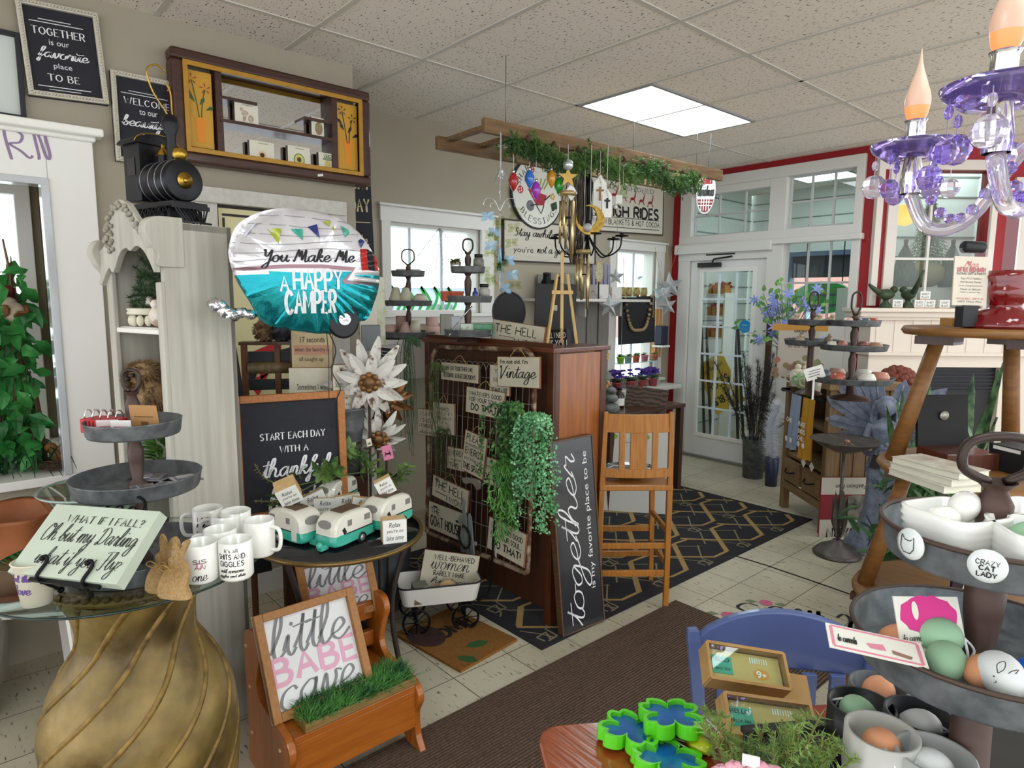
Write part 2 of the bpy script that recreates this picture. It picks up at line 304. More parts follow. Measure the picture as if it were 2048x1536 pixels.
 # ---------------------------------------------------------------- small growing things
def leaf(b,p,d,L,Wd,up=None,bend=.25):
 """one folded leaf from p along d"""
 d=Vector(d).normalized();up=Vector(up)if up is not None else Vector((rnd.uniform(-.5,.5),rnd.uniform(-.5,.5),1));s=d.cross(up)
 if s.length<1e-3:s=d.orthogonal()
 s.normalize();n=s.cross(d);p=Vector(p)
 b.add([p,p+d*L*.35+s*Wd/2+n*L*.06,p+d*L*.75+s*Wd*.33-n*L*bend*.3,p+d*L-n*L*bend,p+d*L*.75-s*Wd*.33-n*L*bend*.3,p+d*L*.35-s*Wd/2+n*L*.06,p+d*L*.4-n*L*.03],
 [(0,6,1),(6,2,1),(6,3,2),(0,5,6),(6,5,4),(6,4,3)])
def needles(b,pts,n,L,w,spread=1.0,up=.3):
 """fine needles along a path"""
 P=[Vector(p)for p in pts]
 for i in range(n):
  k=rnd.random()*(len(P)-1);j=int(k);a=P[j].lerp(P[min(j+1,len(P)-1)],k-j);ax=(P[min(j+1,len(P)-1)]-P[j]).normalized()if len(P)>1 else Vector((0,0,1))
  d=Vector((rnd.gauss(0,1),rnd.gauss(0,1),rnd.gauss(0,1))).normalized()*spread+ax*.6+Vector((0,0,up));d.normalize();s=d.orthogonal().normalized()*w/2;l=L*rnd.uniform(.6,1.15)
  b.add([a-s,a+s,a+d*l],[(0,1,2)])
def rv(s=1):return Vector((rnd.uniform(-s,s),rnd.uniform(-s,s),rnd.uniform(-s,s)))
# ================================================================ THE ROOM
CH=2.91;XN,XB,YF,YJ=-.37,-1.03,4.43,.385
WALLM=mat('a39a89',.8,c2='9c9382',scale=3,bump=.05,bscale=120)
REDM=mat('96121c',.55);TRIM=mat('d6d3cf',.4,bump=.05,bscale=30);SIDING=mat('dfe3e0',.6)
# floor: vinyl tiles of one foot with drifting dark streaks and thin joints
def floor_mat():
 m=bpy.data.materials.new('vinyl_tile');m.use_nodes=True;nt=m.node_tree;N=nt.nodes;L=nt.links;b=N['Principled BSDF']
 tc=N.new('ShaderNodeTexCoord');br=N.new('ShaderNodeTexBrick');br.offset=0;br.inputs['Scale'].default_value=1;br.inputs['Brick Width'].default_value=.3048;br.inputs['Row Height'].default_value=.3048;br.inputs['Mortar Size'].default_value=.0022;br.inputs['Mortar Smooth'].default_value=.1
 br.inputs['Color1'].default_value=lin('cdc5b0');br.inputs['Color2'].default_value=lin('c4bca7');br.inputs['Mortar'].default_value=lin('4b463d')
 mp=N.new('ShaderNodeMapping');mp.inputs['Location'].default_value=(-.075,-.076,0);L.new(tc.outputs['Object'],mp.inputs[0]);L.new(mp.outputs[0],br.inputs['Vector'])
 m2=N.new('ShaderNodeMapping');m2.inputs['Scale'].default_value=(18,75,1);L.new(tc.outputs['Object'],m2.inputs[0]);n=N.new('ShaderNodeTexNoise');n.inputs['Scale'].default_value=1;n.inputs['Detail'].default_value=3;L.new(m2.outputs[0],n.inputs['Vector'])
 cr=N.new('ShaderNodeValToRGB');cr.color_ramp.elements[0].position=.3;cr.color_ramp.elements[0].color=(.12,.11,.1,1);cr.color_ramp.elements[1].position=.38;cr.color_ramp.elements[1].color=(1,1,1,1);L.new(n.outputs['Fac'],cr.inputs[0])
 n3=N.new('ShaderNodeTexNoise');n3.inputs['Scale'].default_value=1.3;n3.inputs['Detail'].default_value=6;L.new(tc.outputs['Object'],n3.inputs['Vector']);c3=N.new('ShaderNodeValToRGB');c3.color_ramp.elements[0].color=(.62,.6,.55,1);c3.color_ramp.elements[0].position=.35;c3.color_ramp.elements[1].color=(1,1,1,1);c3.color_ramp.elements[1].position=.6;L.new(n3.outputs['Fac'],c3.inputs[0])
 x=N.new('ShaderNodeMix');x.data_type='RGBA';x.blend_type='MULTIPLY';x.inputs[0].default_value=.9;L.new(br.outputs['Color'],x.inputs[6]);L.new(cr.outputs[0],x.inputs[7])
 y=N.new('ShaderNodeMix');y.data_type='RGBA';y.blend_type='MULTIPLY';y.inputs[0].default_value=.8;L.new(x.outputs[2],y.inputs[6]);L.new(c3.outputs[0],y.inputs[7]);L.new(y.outputs[2],b.inputs['Base Color']);b.inputs['Roughness'].default_value=.38;return m
def ceil_mat():
 m=bpy.data.materials.new('ceiling_tile');m.use_nodes=True;nt=m.node_tree;N=nt.nodes;L=nt.links;b=N['Principled BSDF'];b.inputs['Roughness'].default_value=.9
 tc=N.new('ShaderNodeTexCoord');mp=N.new('ShaderNodeMapping');mp.inputs['Scale'].default_value=(46,110,1);L.new(tc.outputs['Object'],mp.inputs[0])
 n=N.new('ShaderNodeTexNoise');n.inputs['Scale'].default_value=1;n.inputs['Detail'].default_value=1.5;L.new(mp.outputs[0],n.inputs['Vector'])
 cr=N.new('ShaderNodeValToRGB');cr.color_ramp.elements[0].position=.31;cr.color_ramp.elements[0].color=lin('3a322b');cr.color_ramp.elements[1].position=.37;cr.color_ramp.elements[1].color=lin('ebe1d7');L.new(n.outputs['Fac'],cr.inputs[0]);L.new(cr.outputs[0],b.inputs['Base Color']);return m
b=MB();b.box((3,.6,-.03),(10.4,12.4,.06));S('floor',b,floor_mat())
b=MB();b.box((2.45,.6,CH+.03),(7.14,12.4,.06));S('ceiling',b,ceil_mat())
G=.6096;TB=mat('c9c3bb',.5)
b=MB()
for i in range(0,6):
 b.box((i*2*G,.6,CH-.002),(.024,12,.006))
for j in range(-9,11):
 b.box((2.45,j*G,CH-.0025),(6.9,.024,.005))
S('trim_1',b,TB);b=MB();b.tube([(.98,2.246,.0),(1.26,2.262,.0),(1.56,2.25,0),(1.9,2.23,0),(3.2,2.2,0)],.006,4);S('trim_11',b,mat('2c2620',.9))
fd_=T('floor_lettering','black painted lettering with pink roses on the floor tiles past the runner','floor lettering',Mx=frame_mat(Vector((1.7,1.78,.0012)),Vector((-.62,-.42,0)),Vector((.42,-.62,0))));b=MB()
for ch_,x_,k_ in(('S',.27,1),('o',.13,.8),('m',-.05,.9),('a',-.27,1.1)):letter(b,ch_,'script',(x_-.075*k_,-.07,x_+.075*k_,.09),0,.085)
b.o('lettering',mat('23212b',.7),fd_);b=MB();[b.flat([(x_+.035*math.cos(i*.5)*q_,y_+.035*math.sin(i*.5)*q_)for i in range(12)],.001*q_)for x_,y_ in((.15,-.1),(.36,.1))for q_ in(1,.6)];b.o('painted_rose',mat('c46a86',.6,c2='b04a6c',scale=60),fd_);b=MB();[b.flat([(x_,y_),(x_+.04*s_,y_+.02),(x_+.07*s_,y_),(x_+.04*s_,y_-.02)],.0006)for x_,y_,s_ in((.19,-.1,1),(.11,-.1,-1),(.4,.1,1),(.32,.1,-1))];b.o('painted_leaf',mat('6a7d5a',.7),fd_)
# near part of the left wall, with the display bay at its left end
by0,by1,bz0,bz1=-3.2,-1.075,.83,2.115
b=MB();b.box((XN-.06,(by1+YJ)/2,CH/2),(.12,YJ-by1,CH));b.box((XN-.06,(by0+by1)/2,bz0/2-.01),(.12,by1-by0,bz0));b.box((XN-.06,(by0+by1)/2,(bz1+CH)/2),(.12,by1-by0,CH-bz1))
b.box(((XN+XB)/2-.1,YJ-.03,CH/2),(XN-XB,.06,CH));S('wall_left',b,WALLM)
# the bay behind it: ledge, back wall, a window in the back
wbx=-1.32
wA,wB,wC,wD=wx(-60,372,wbx).y,wx(40,372,wbx).y,wx(20,890,wbx).z,wx(20,378,wbx).z
b=MB();b.box((wbx-.04,(wB+by1+.3)/2,1.45),(.08,by1+.3-wB,2.9));b.box((wbx-.04,(wA+wB)/2,(wD+2.9)/2),(.08,wB-wA,2.9-wD));b.box((wbx-.04,(wA+wB)/2,wC/2),(.08,wB-wA,wC));b.box((wbx-.04,(wA+by0)/2,1.45),(.08,wA-by0,2.9))
b.box(((wbx+XN)/2-.08,by1+.33,1.45),(XN-wbx-.18,.06,2.9));b.box(((wbx+XN)/2-.06,(by0+by1)/2+.15,2.25),(XN-wbx-.12,by1-by0+.3,.05));S('wall_bay',b,mat('9b8f7c',.8))
b=MB();y=wx(78,420,wbx).y;b.box((wbx+.012,y+.16,1.75),(.024,.32,1.0));S('trim_2',b,mat('6b5522',.7))
b=MB();b.box(((wbx+XN)/2+.02,(by0+by1)/2+.15,bz0-.02),(XN-wbx+.04,by1-by0+.3,.04));S('trim_3',b,WHITE,bevel=.004)
w1=MB()
for q in(wA,wB):w1.box((wbx+.01,q,(wC+wD)/2),(.06,.07,wD-wC+.07))
for q in(wC,wD,wC+.55*(wD-wC)):w1.box((wbx+.01,(wA+wB)/2,q),(.06,wB-wA,.06))
f=S('window_3',w1,WHITE,bevel=.004);g=MB();g.box((wbx-.02,(wA+wB)/2,(wC+wD)/2),(.004,wB-wA,wD-wC));g.o('window_pane',GLASS,f)
# painted casing round the bay: post, header panel, cornice with two painted letters
cas=bpy.data.objects.new('trim_10',None);COL.objects.link(cas);cas.location=(XN,by1,bz0);cas['kind']='structure'
def loc(b,r):b.M=Matrix.Translation(-Vector(r.location));return b
py0,py1=by1-.0,wx(228,925,XN).y
b=loc(MB(),cas);b.box((XN+.02,(py0+py1)/2,(bz0+2.33)/2),(.04,py1-py0,2.33-bz0));b.o('post',WHITE,cas,bevel=.004)
b=loc(MB(),cas);b.box((XN+.005,py0-.012,(bz0+bz1)/2),(.09,.03,bz1-bz0));b.box((XN+.005,(by0+py0)/2,bz1-.012),(.09,py0-by0,.03));b.o('reveal',mat('b9bcc0',.15,coat=.6),cas,bevel=.003)
b=loc(MB(),cas);b.box((XN+.021,(by0+py0)/2,(bz1+2.3)/2),(.042,py0-by0,2.3-bz1));b.o('header_panel',WHITE,cas,bevel=.004)
b=loc(MB(),cas);b.box((XN+.05,(by0+py1)/2+.01,2.325),(.11,py1-by0+.05,.035));b.box((XN+.03,(by0+py1)/2,2.30),(.07,py1-by0+.02,.02));b.o('cornice',WHITEG,cas,bevel=.008)
pq=plq([(-45,262),(95,262),(95,318),(-45,318)],Vector((XN+.043,-1.2,2.2)),90);lt=MB();w,h=pq[1],pq[2]
LIL=mat('8d7797',.6)
rr=[(.42,.0),(.42,1),(.55,1.02),(.66,.85),(.6,.6),(.45,.55),(.58,.3),(.68,.05),(.74,.12)]
nn=[(.80,.02),(.83,.1),(.84,.95),(.88,1.0),(.91,.7),(.93,.12),(.97,.0),(1.0,.2),(1.0,.85),(1.05,.95)]
for L_ in(rr,nn):lt.rib([(a.x,a.y)for a in smooth_pts([((x-.5)*w,(yy-.5)*h,0)for x,yy in L_],6)],.009,0,.2)
o=lt.o('lettering',LIL,cas);o.matrix_basis=Matrix.Translation(-Vector(cas.location))@pq[0]
b=MB();b.box((XN+.008,(py1+YJ)/2,.06),(.016,YJ-py1,.12));S('baseboard_left',b,TRIM)
# back part of the left wall with two windows
w1y0,w1y1,w1z0,w1z1=.999,wx(960,470,XB).y,1.515,2.17
w2y0,w2y1,w2z0,w2z1=wx(1232,520,XB).y,wx(1312,520,XB).y,.82,2.12
b=MB();bx=XB-.07
b.box((bx,(YJ+w1y0)/2-.03,CH/2),(.14,w1y0-YJ+.06,CH));b.box((bx,(w1y1+w2y0)/2,CH/2),(.14,w2y0-w1y1,CH));b.box((bx,(w2y1+YF)/2,CH/2),(.14,YF-w2y1,CH))
for a0,a1,z0,z1 in((w1y0,w1y1,w1z0,w1z1),(w2y0,w2y1,w2z0,w2z1)):
 b.box((bx,(a0+a1)/2,z0/2),(.14,a1-a0,z0));b.box((bx,(a0+a1)/2,(z1+CH)/2),(.14,a1-a0,CH-z1))
S('wall_left_back',b,WALLM)
def win(name,y0,y1,z0,z1,oy0,oy1,oz0,oz1,vx,hz):
 b=MB();x=XB+.012
 b.box((x,(oy0+y0)/2,(oz0+oz1)/2),(.024,y0-oy0,oz1-oz0));b.box((x,(oy1+y1)/2,(oz0+oz1)/2),(.024,oy1-y1,oz1-oz0));b.box((x,(oy0+oy1)/2,(z1+oz1)/2),(.028,oy1-oy0+.02,oz1-z1));b.box((x+.01,(oy0+oy1)/2,oz1+.008),(.05,oy1-oy0+.05,.018))
 b.box((XB+.02,(oy0+oy1)/2,z0-.012),(.1,oy1-oy0+.04,.024));b.box((x,(oy0+oy1)/2,z0-.05),(.022,oy1-oy0,.055))
 for q in(y0,y1):b.box((XB-.08,q,(z0+z1)/2),(.12,.05,z1-z0))
 for q in(z0,z1):b.box((XB-.08,(y0+y1)/2,q),(.12,y1-y0,.05))
 f=S(name,b,TRIM,bevel=.003);m=MB()
 for q in vx:m.box((XB-.09,y0+(y1-y0)*q,(z0+z1)/2),(.018,.014,z1-z0))
 for q in hz:m.box((XB-.09,(y0+y1)/2,z0+(z1-z0)*q),(.03,y1-y0,.02))
 m.o('window_muntin',mat('b9bcc2',.5),f);g=MB();g.box((XB-.1,(y0+y1)/2,(z0+z1)/2),(.003,y1-y0,z1-z0));g.o('window_pane',GLASS,f);return f
f1_=win('window_1',w1y0,w1y1,w1z0,w1z1,.925,w1y1+.13,1.44,2.275,(.27,.62),())
m=MB();m.M=Matrix.Translation((XB-.085,w1y0,w1z0))@Matrix(((0,0,1),(1,0,0),(0,1,0))).to_4x4();[m.rib([(p_.x,p_.y)for p_ in smooth_pts([(x,.02,0),(x+.05,.12,0),(x+.02,.2,0),(x+.1,.1,0),(x+.07,.02,0)],5)],.022,.0005*k,.2)for k,x in enumerate((.04,.16,.3,.42,.55))];m.o('painted_leaves',mat('3fc05a',.5),f1_)
win('window_2',w2y0,w2y1,w2z0,w2z1,w2y0-.11,w2y1+.12,.74,2.2,(.6,),(.55,))
# front wall (red) with the white entrance frame, door, transoms and side light
b=MB();T0=.14
b.box((-.98,YF+T0/2,CH/2),(.12,T0,CH));b.box((.905,YF+T0/2,CH/2),(.13,T0,CH));b.box((-.03,YF+T0/2,2.88),(2.,T0,.06));b.box((.5,YF+T0/2,.5),(.7,T0,1.0))
S('wall_front',b,REDM)
b=MB();y=YF+.03
_fk=[0]
def fr(x0,x1,z0,z1,d=.12,yo=0):_fk[0]+=.0009;yo-=_fk[0];b.box(((x0+x1)/2,y+yo,(z0+z1)/2),(x1-x0,d,z1-z0))
fr(-.93,-.795,0,2.85);fr(.79,.86,0,2.85);fr(-.93,.86,2.75,2.85);fr(.04,.2,0,2.75);fr(-.93,.86,2.17,2.28);fr(-.93,.06,2.03,2.14,.12);fr(.2,.79,0,1.42)
fr(-.95,.1,2.1,2.19,.15,-.03);fr(-.95,.88,2.15,2.2,.14,-.02);fr(-.80,.04,2.68,2.75,.1)
S('trim_4',b,TRIM,bevel=.006)
def glazed(name,x0,x1,z0,z1,nx,nz,yy=YF+.05):
 m=MB()
 for i in range(1,nx):m.box((x0+(x1-x0)*i/nx,yy,(z0+z1)/2),(.018,.02,z1-z0))
 for i in range(1,nz):m.box(((x0+x1)/2,yy,z0+(z1-z0)*i/nz),(x1-x0,.02,.018))
 for q in(x0,x1):m.box((q,yy,(z0+z1)/2),(.025,.04,z1-z0))
 for q in(z0,z1):m.box(((x0+x1)/2,yy,q),(x1-x0,.04,.025))
 f=S(name,m,mat('bdbdbd',.5),bevel=.002);g=MB();g.box(((x0+x1)/2,yy+.012,(z0+z1)/2),(x1-x0,.003,z1-z0));g.o('window_pane',GLASS,f)
glazed('window_4',-.80,.04,2.28,2.69,3,2);glazed('window_5',.2,.79,2.29,2.75,3,2);glazed('window_6',.2,.79,1.42,2.17,3,2)
dx0,dx1=-.79,.035
b=MB();y=YF+.02;gx0,gx1,gz0,gz1=-.655,-.085,.25,1.925
for x0,x1,z0,z1 in((dx0,gx0,.02,2.03),(gx1,dx1,.02,2.03),(gx0,gx1,.02,gz0),(gx0,gx1,gz1,2.03)):b.box(((x0+x1)/2,y,(z0+z1)/2),(x1-x0,.045,z1-z0))
door=S('door_1',b,mat('dcdbd9',.4,bump=.15,bscale=16,stretch=(6,6,1)),bevel=.003)
m=MB()
for q in(gx0-.005,gx1+.005):m.box((q,y-.024,(gz0+gz1)/2),(.04,.014,gz1-gz0+.06))
for q in(gz0-.01,gz1+.01):m.box(((gx0+gx1)/2,y-.024,q),(gx1-gx0+.05,.014,.04))
m.o('glazing_bead',WHITE,door,bevel=.003);m=MB()
for i in(1,2):m.box((gx0+(gx1-gx0)*i/3,y-.006,(gz0+gz1)/2),(.018,.02,gz1-gz0))
for i in range(1,6):m.box(((gx0+gx1)/2,y-.006,gz0+(gz1-gz0)*i/6),(gx1-gx0,.02,.018))
m.o('muntin',mat('d6e0e8',.4),door);m=MB();m.box(((gx0+gx1)/2,y+.01,(gz0+gz1)/2),(gx1-gx0,.003,gz1-gz0));m.o('window_pane',GLASS,door)
m=MB();m.box((-.56,y-.05,1.985),(.24,.06,.045));m.tube([(-.52,y-.06,2.01),(-.5,y-.075,2.04),(-.3,y-.07,2.06)],.009,6);m.box((-.44,y-.05,2.085),(.32,.02,.014));m.o('door_closer',mat('2b2626',.3,.5),door,bevel=.006)
m=MB();m.cyl((.0,y-.03,1.26),(.0,y-.05,1.26),.022);m.box((0,y-.055,1.26),(.012,.012,.05));m.o('deadbolt',mat('33302e',.35,.7),door)
m=MB();m.box(((dx0+dx1)/2,YF+.0,.012),(dx1-dx0,.1,.024));m.o('threshold',mat('8b8b87',.4,.6),door)
st=MB();c=wy(1490,653,YF-.006);st.M=Matrix.Translation(c)@Matrix.Rotation(R(90),4,'X');st.prism([(.062*math.cos(a*.2618),.062*math.sin(a*.2618))for a in range(24)],0,.001)
sk=st.o('sticker',mat('1789c6',.4),door);st=MB();st.M=Matrix.Translation(c+Vector((0,-.002,0)))@Matrix.Rotation(R(90),4,'X');letter(st,'the Lost','script',(-.04,-.035,.045,.0),.001,.006);letter(st,'welcome','sans',(-.035,.01,.03,.022),.001);st.o('lettering',WHITE,sk)
# angled wall at the right, with the mantel and a second display window
AW=Vector((.95,4.42,0));AX=Vector((.661,.750,0)).normalized();AN=Vector((.750,-.661,0)).normalized()
AM=Matrix((AX,AN,Vector((0,0,1)))).transposed().to_4x4();AM.translation=AW
AI=AM.inverted()
def aw(u,v,d=0):return AI@onp(u,v,AW+AN*d,AN)
a0=aw(1800,350).x;a1=aw(1988,350).x;az0=aw(1800,618).z-.0;az1=aw(1850,340).z
b=MB();b.M=AM;b.box((a0/2,-.07,CH/2),(a0,.14,CH));b.box(((a1+3.2)/2,-.07,CH/2),(3.2-a1,.14,CH));b.box(((a0+a1)/2,-.07,(az1+CH)/2),(a1-a0,.14,CH-az1));b.box(((a0+a1)/2,-.07,az0/2),(a1-a0,.14,az0));S('wall_right',b,REDM)
b=MB();b.M=AM;q=aw(1775,400).x
b.box((.02,.015,2.25),(.055,.05,1.31));b.box(((q+a0)/2,.012,(az0+az1)/2+.03),(a0-q,.03,az1-az0+.1));b.box((a1+.02,.012,(az0+az1)/2+.03),(.05,.03,az1-az0+.1));b.box(((q+a1)/2,.012,az1+.04),(a1-q+.1,.03,.08));q2=aw(2020,450).x;b.box((q2+.2,.012,2.1),(.4,.03,1.1));S('trim_5',b,mat('d9cfc6',.45),bevel=.004)
m=MB();m.M=AM;m.box((aw(1858,500).x,-.02,(az0+az1)/2),(.02,.02,az1-az0));m.box(((a0+a1)/2,-.02,aw(1900,518).z),(a1-a0,.02,.02));f=S('window_7',m,mat('d9d2cc',.5));g=MB();g.M=AM;g.box(((a0+a1)/2,-.05,(az0+az1)/2),(a1-a0,.003,az1-az0));g.o('window_pane',GLASS,f)
mt=T('mantel','cream painted fireplace mantel with beaded panels against the red wall','fireplace mantel',Mx=AM)
ms0=aw(1722,640,.2).x;MANT=mat('dccfc2',.5);zs=aw(1850,622,.25).z
b=MB();b.box((ms0+1.3,.12,zs+.005),(2.7,.29,.032));b.box((ms0+1.3,.11,zs-.03),(2.65,.25,.04));b.box((ms0+1.32,.1,zs-.062),(2.6,.22,.03));b.o('shelf',MANT,mt,bevel=.006)
z2=aw(1850,705,.2).z;b=MB();b.box((ms0+1.37,.09,(zs-.07+z2)/2),(2.55,.18,zs-.07-z2))
for i in range(17):b.box((ms0+.14+i*.15,.182,(zs-.07+z2)/2),(.004,.004,zs-.07-z2))
b.o('beaded_panel',MANT,mt);b=MB();b.box((ms0+1.37,.1,z2-.015),(2.58,.21,.03));b.o('moulding',MANT,mt,bevel=.006)
f0=aw(1862,760,.18).x;f1=aw(2002,760,.18).x;fz=aw(1900,735,.18).z
b=MB();b.box(((ms0+.1+f0)/2,.085,(z2-.03)/2),(f0-ms0-.1,.17,z2-.03));b.box(((f1+2.7)/2,.085,(z2-.03)/2),(2.7-f1,.17,z2-.03));b.box(((f0+f1)/2,.085,(fz+z2-.03)/2),(f1-f0,.17,z2-.03-fz));b.o('pilaster',MANT,mt,bevel=.004)
b=MB();b.box(((f0+f1)/2,.06,fz/2),(f1-f0,.1,fz));b.o('firebox',mat('121114',.5),mt);b=MB()
for i in range(6):b.box(((f0+f1)/2,.118,fz-.05-.03*i),(f1-f0-.02,.02,.012))
b.o('grille',mat('2a2a2e',.35,.7),mt)
# entrance porch beyond the door: siding, its own ceiling light
YP=6.2;o0=wy(1583,510,YP);o1=wy(1712,700,YP);ox0,ox1,oz1_,oz0_=o0.x,o1.x+.1,o0.z,.9
b=MB()
for x0,x1,z0,z1 in((-1.2,ox0,0,CH),(ox1,1.3,0,CH),(ox0,ox1,oz1_,CH),(ox0,ox1,0,oz0_)):b.box(((x0+x1)/2,YP+.05,(z0+z1)/2),(x1-x0,.1,z1-z0))
b.box((-1.16,(YF+YP)/2+.05,CH/2),(.1,YP-YF-.2,CH));S('wall_porch',b,SIDING)
b=MB()
for i in range(1,15):
 z=i*.2
 for x0,x1 in(((-1.1,ox0-.02),(ox1,1.2))if oz0_<z<oz1_ else((-1.1,1.2),)):b.box(((x0+x1)/2,YP-.002,z),(x1-x0,.012,.012))
 b.box((-1.105,(YF+YP)/2+.1,z),(.012,YP-YF-.3,.012))
S('trim_6',b,mat('8d9593',.7))
b=MB()
for q in(ox0,ox1):b.box((q,YP-.0,(oz0_+oz1_)/2),(.05,.12,oz1_-oz0_))
for q in(oz0_,oz1_):b.box(((ox0+ox1)/2,YP,q),(ox1-ox0,.12,.05))
S('trim_7',b,mat('5a6b85',.6));b=MB();b.box(((ox0+ox1)/2,YP+.01,oz1_-.14),(ox1-ox0,.03,.26));S('trim_8',b,mat('23262c',.4,c2='3a3f48',scale=8))
b=MB();b.M=AM;b.box((1.85,-1.0,1.45),(2.8,.05,2.9));b.box((.1,-.31,1.45),(.04,.26,2.9));S('wall_display',b,SIDING)
b=MB();b.M=AM
for i in range(12):b.box((1.85,-.97,1.5+i*.19),(2.75,.01,.012))
S('trim_9',b,mat('7f8a86',.7))
# what shows through the door: flower shelves, a yellow price board on dark stakes
def thru(u,v,y=5.3):return wy(u,v,y)
fs_=T('flower_shelf','porch shelf of boxed orange and yellow flowers seen through the door glass','shelf',(thru(1425,600).x,5.35,0));[MB().box((0,0,z),(.34,.2,.02)).o('shelf_board',WHITE,fs_)for z in(1.2,1.45,1.7)];[MB().box((x,0,.86),(.02,.2,1.72)).o('upright',WHITE,fs_)for x in(-.18,.18)]
for z in(1.21,1.46,1.71):
 for x in(-.09,.09):t=T('flower_box','small box of orange and red flowers on the porch shelf','flowers',(thru(1425,600).x+x,5.35,z),0,'flower boxes on the porch shelf');MB().box((0,0,.05),(.15,.14,.1)).o('box',mat('b06a3a',.7,c2='d9a04a',scale=30),t);b=MB();[leaf(b,(rnd.uniform(-.07,.07),rnd.uniform(-.06,.06),.1),rv(),.05,.04,(.3,-.9,.3))for k in range(30)];b.o('blooms',mat('c9742c',.6,c2='a8302a',scale=30),t)
YEL=mat('d9b23a',.6);s_=sign('price_board','yellow board advertising roses with a price, seen through the door glass',plq([(1410,735),(1466,690),(1466,812),(1412,828)],Vector((-.8,5.0,1)),180),YEL,[('Rose Bouquet','ital',.5,.2,.8,.1),('ROSES','caps',.5,.48,.7,.16),('$18.54','caps',.45,.78,.7,.16)],thick=.01)
for k,(u0,v0,u1,v1)in enumerate(((1403,650,1410,865),(1412,650,1424,868),(1470,650,1478,872),(1476,655,1490,875))):p0_,p1_=wy(u0,v0,4.95),wy(u1,v1,4.95);p1_.z=0;b=MB();b.bar((0,0,0),p0_-p1_,.022);tag(b.o('board_stake',mat('2c2624',.7),loc=p1_),'dark wooden stake of the yellow porch board','stake','stakes of the porch board')
# ceiling lights
def ceiling_light(x,y,label,s=PANEL_LIGHT,w=G,l=2*G,rz=0):
 t=T('ceiling_light',label,'ceiling light',(x,y,CH),rz,'troffer lights set in the ceiling grid');b=MB()
 for sx in(-1,1):b.box((sx*(w/2-.014),0,-.005),(.022,l,.012))
 for sy in(-1,1):b.box((0,sy*(l/2-.014),-.005),(w,.022,.012))
 b.o('frame',mat('8f8f8f',.5),t);b=MB();b.box((0,0,-.003),(w-.05,l-.05,.004));m=mat('e4f4f6',.4,emit=s,name='lit_diffuser');b.o('diffuser',m,t);return t
ceiling_light(.5*G*1.0,4*G,'lit rectangular troffer light in the ceiling above the garland ladder')
ceiling_light(.05,5.3,'lit porch troffer light seen through the transom window',4,.6,.9)
for x,y in((4.5*G+.6,0*G),(4.5*G,-4*G),(7.5*G+.3,2*G),(4.5*G+.0,6*G)):  # unseen troffers out of view, added to light the room
 ceiling_light(x,y,'unseen troffer light added further back in the shop ceiling to light the room')
 # outside: snowy ground, street, houses
b=MB();b.box((-12,8,-.5),(60,60,.3));tag(b.o('snowy_ground',mat('e8eef4',.8)),'snow-covered ground outside the windows','ground')['kind']='stuff'
def house(x,y,w,d,h,m,rf,label,rz=0):
 t=T('house',label,'house',(x,y,-.35),rz);b=MB();b.box((0,0,h/2),(w,d,h));b.o('wall',m,t);b=MB();b.add([(-w/2-.2,-d/2-.2,h),(w/2+.2,-d/2-.2,h),(w/2+.2,d/2+.2,h),(-w/2-.2,d/2+.2,h),(-w/2,0,h+1.1),(w/2,0,h+1.1)],[(0,1,5,4),(2,3,4,5),(0,4,3),(1,2,5)]);b.o('roof',rf,t)
 for i in range(4):
  MB().box((-w/2+w*(i+.5)/4,-d/2-.02,h*.55),(w*.1,.04,h*.3)).o('window',mat('66727f',.3),t);MB().box((w/2+.02,-d/2+d*(i+.5)/4,h*.55),(.04,d*.1,h*.3)).o('window',mat('66727f',.3),t)
SNOWR=mat('dfe6ee',.7)
house(-27,15,11,6,2.5,mat('a9b3c0',.7),SNOWR,'grey-blue house under snow, furthest left of the houses across the street',50)
house(-24,25.5,7,6,2.3,mat('c9aaa2',.7),SNOWR,'brick-toned house with snowy roof between the two pale houses outside',50)
house(-20,35,8,7,3.4,mat('d3dbe4',.7),SNOWR,'pale tall house under snow beyond the window of potted violets',40)
# the brick building across the street, seen through the side light, and the oval hanging sign
pk=T('brick_building','pinkish brick building with arched windows and stepped gable across the street','building',(-9.5,27,-.35),25);PINK=mat('c9978c',.8,c2='b98378',scale=6)
b=MB();b.M=Matrix.Rotation(R(90),4,'X')@Matrix.Scale(.78,4);b.prism([(-7,0),(7,0),(7,4.1),(4.5,4.1),(4,4.6),(3.2,4.6),(2.5,5.2),(1.3,5.3),(0,5.7),(-1.3,5.3),(-2.5,5.2),(-3.2,4.6),(-4,4.6),(-4.5,4.1),(-7,4.1)],-3,0);b.o('facade',PINK,pk)
for i in range(9):
 b=MB();b.M=Matrix.Translation((-4.8+i*1.2,-.04,1.2))@Matrix.Rotation(R(90),4,'X')@Matrix.Scale(.8,4);b.prism([(-.42,0),(.42,0),(.42,1.2)]+[(.42*math.cos(R(a)),1.2+.42*math.sin(R(a)))for a in range(20,161,20)]+[(-.42,1.2)],-.02,.02);b.o('window',mat('9fb6c6',.2),pk)
b=MB();b.M=Matrix.Translation((0,-.06,3.55))@Matrix.Rotation(R(90),4,'X');b.prism([(.35*math.cos(R(a)),.35*math.sin(R(a)))for a in range(0,360,20)],-.02,.05);b.o('medallion',mat('b57f74',.8),pk)
pq=plq([(1585,562),(1708,562),(1708,628),(1585,628)],Vector((.1,5.9,1.6)),160);Mx,w,h=pq
os_=T('oval_sign','green and white oval hanging shop sign seen through the side light','sign',Mx=Mx);el=lambda k,n=40:[(w/2*k*math.cos(2*math.pi*i/n),h/2*k*math.sin(2*math.pi*i/n))for i in range(n)]
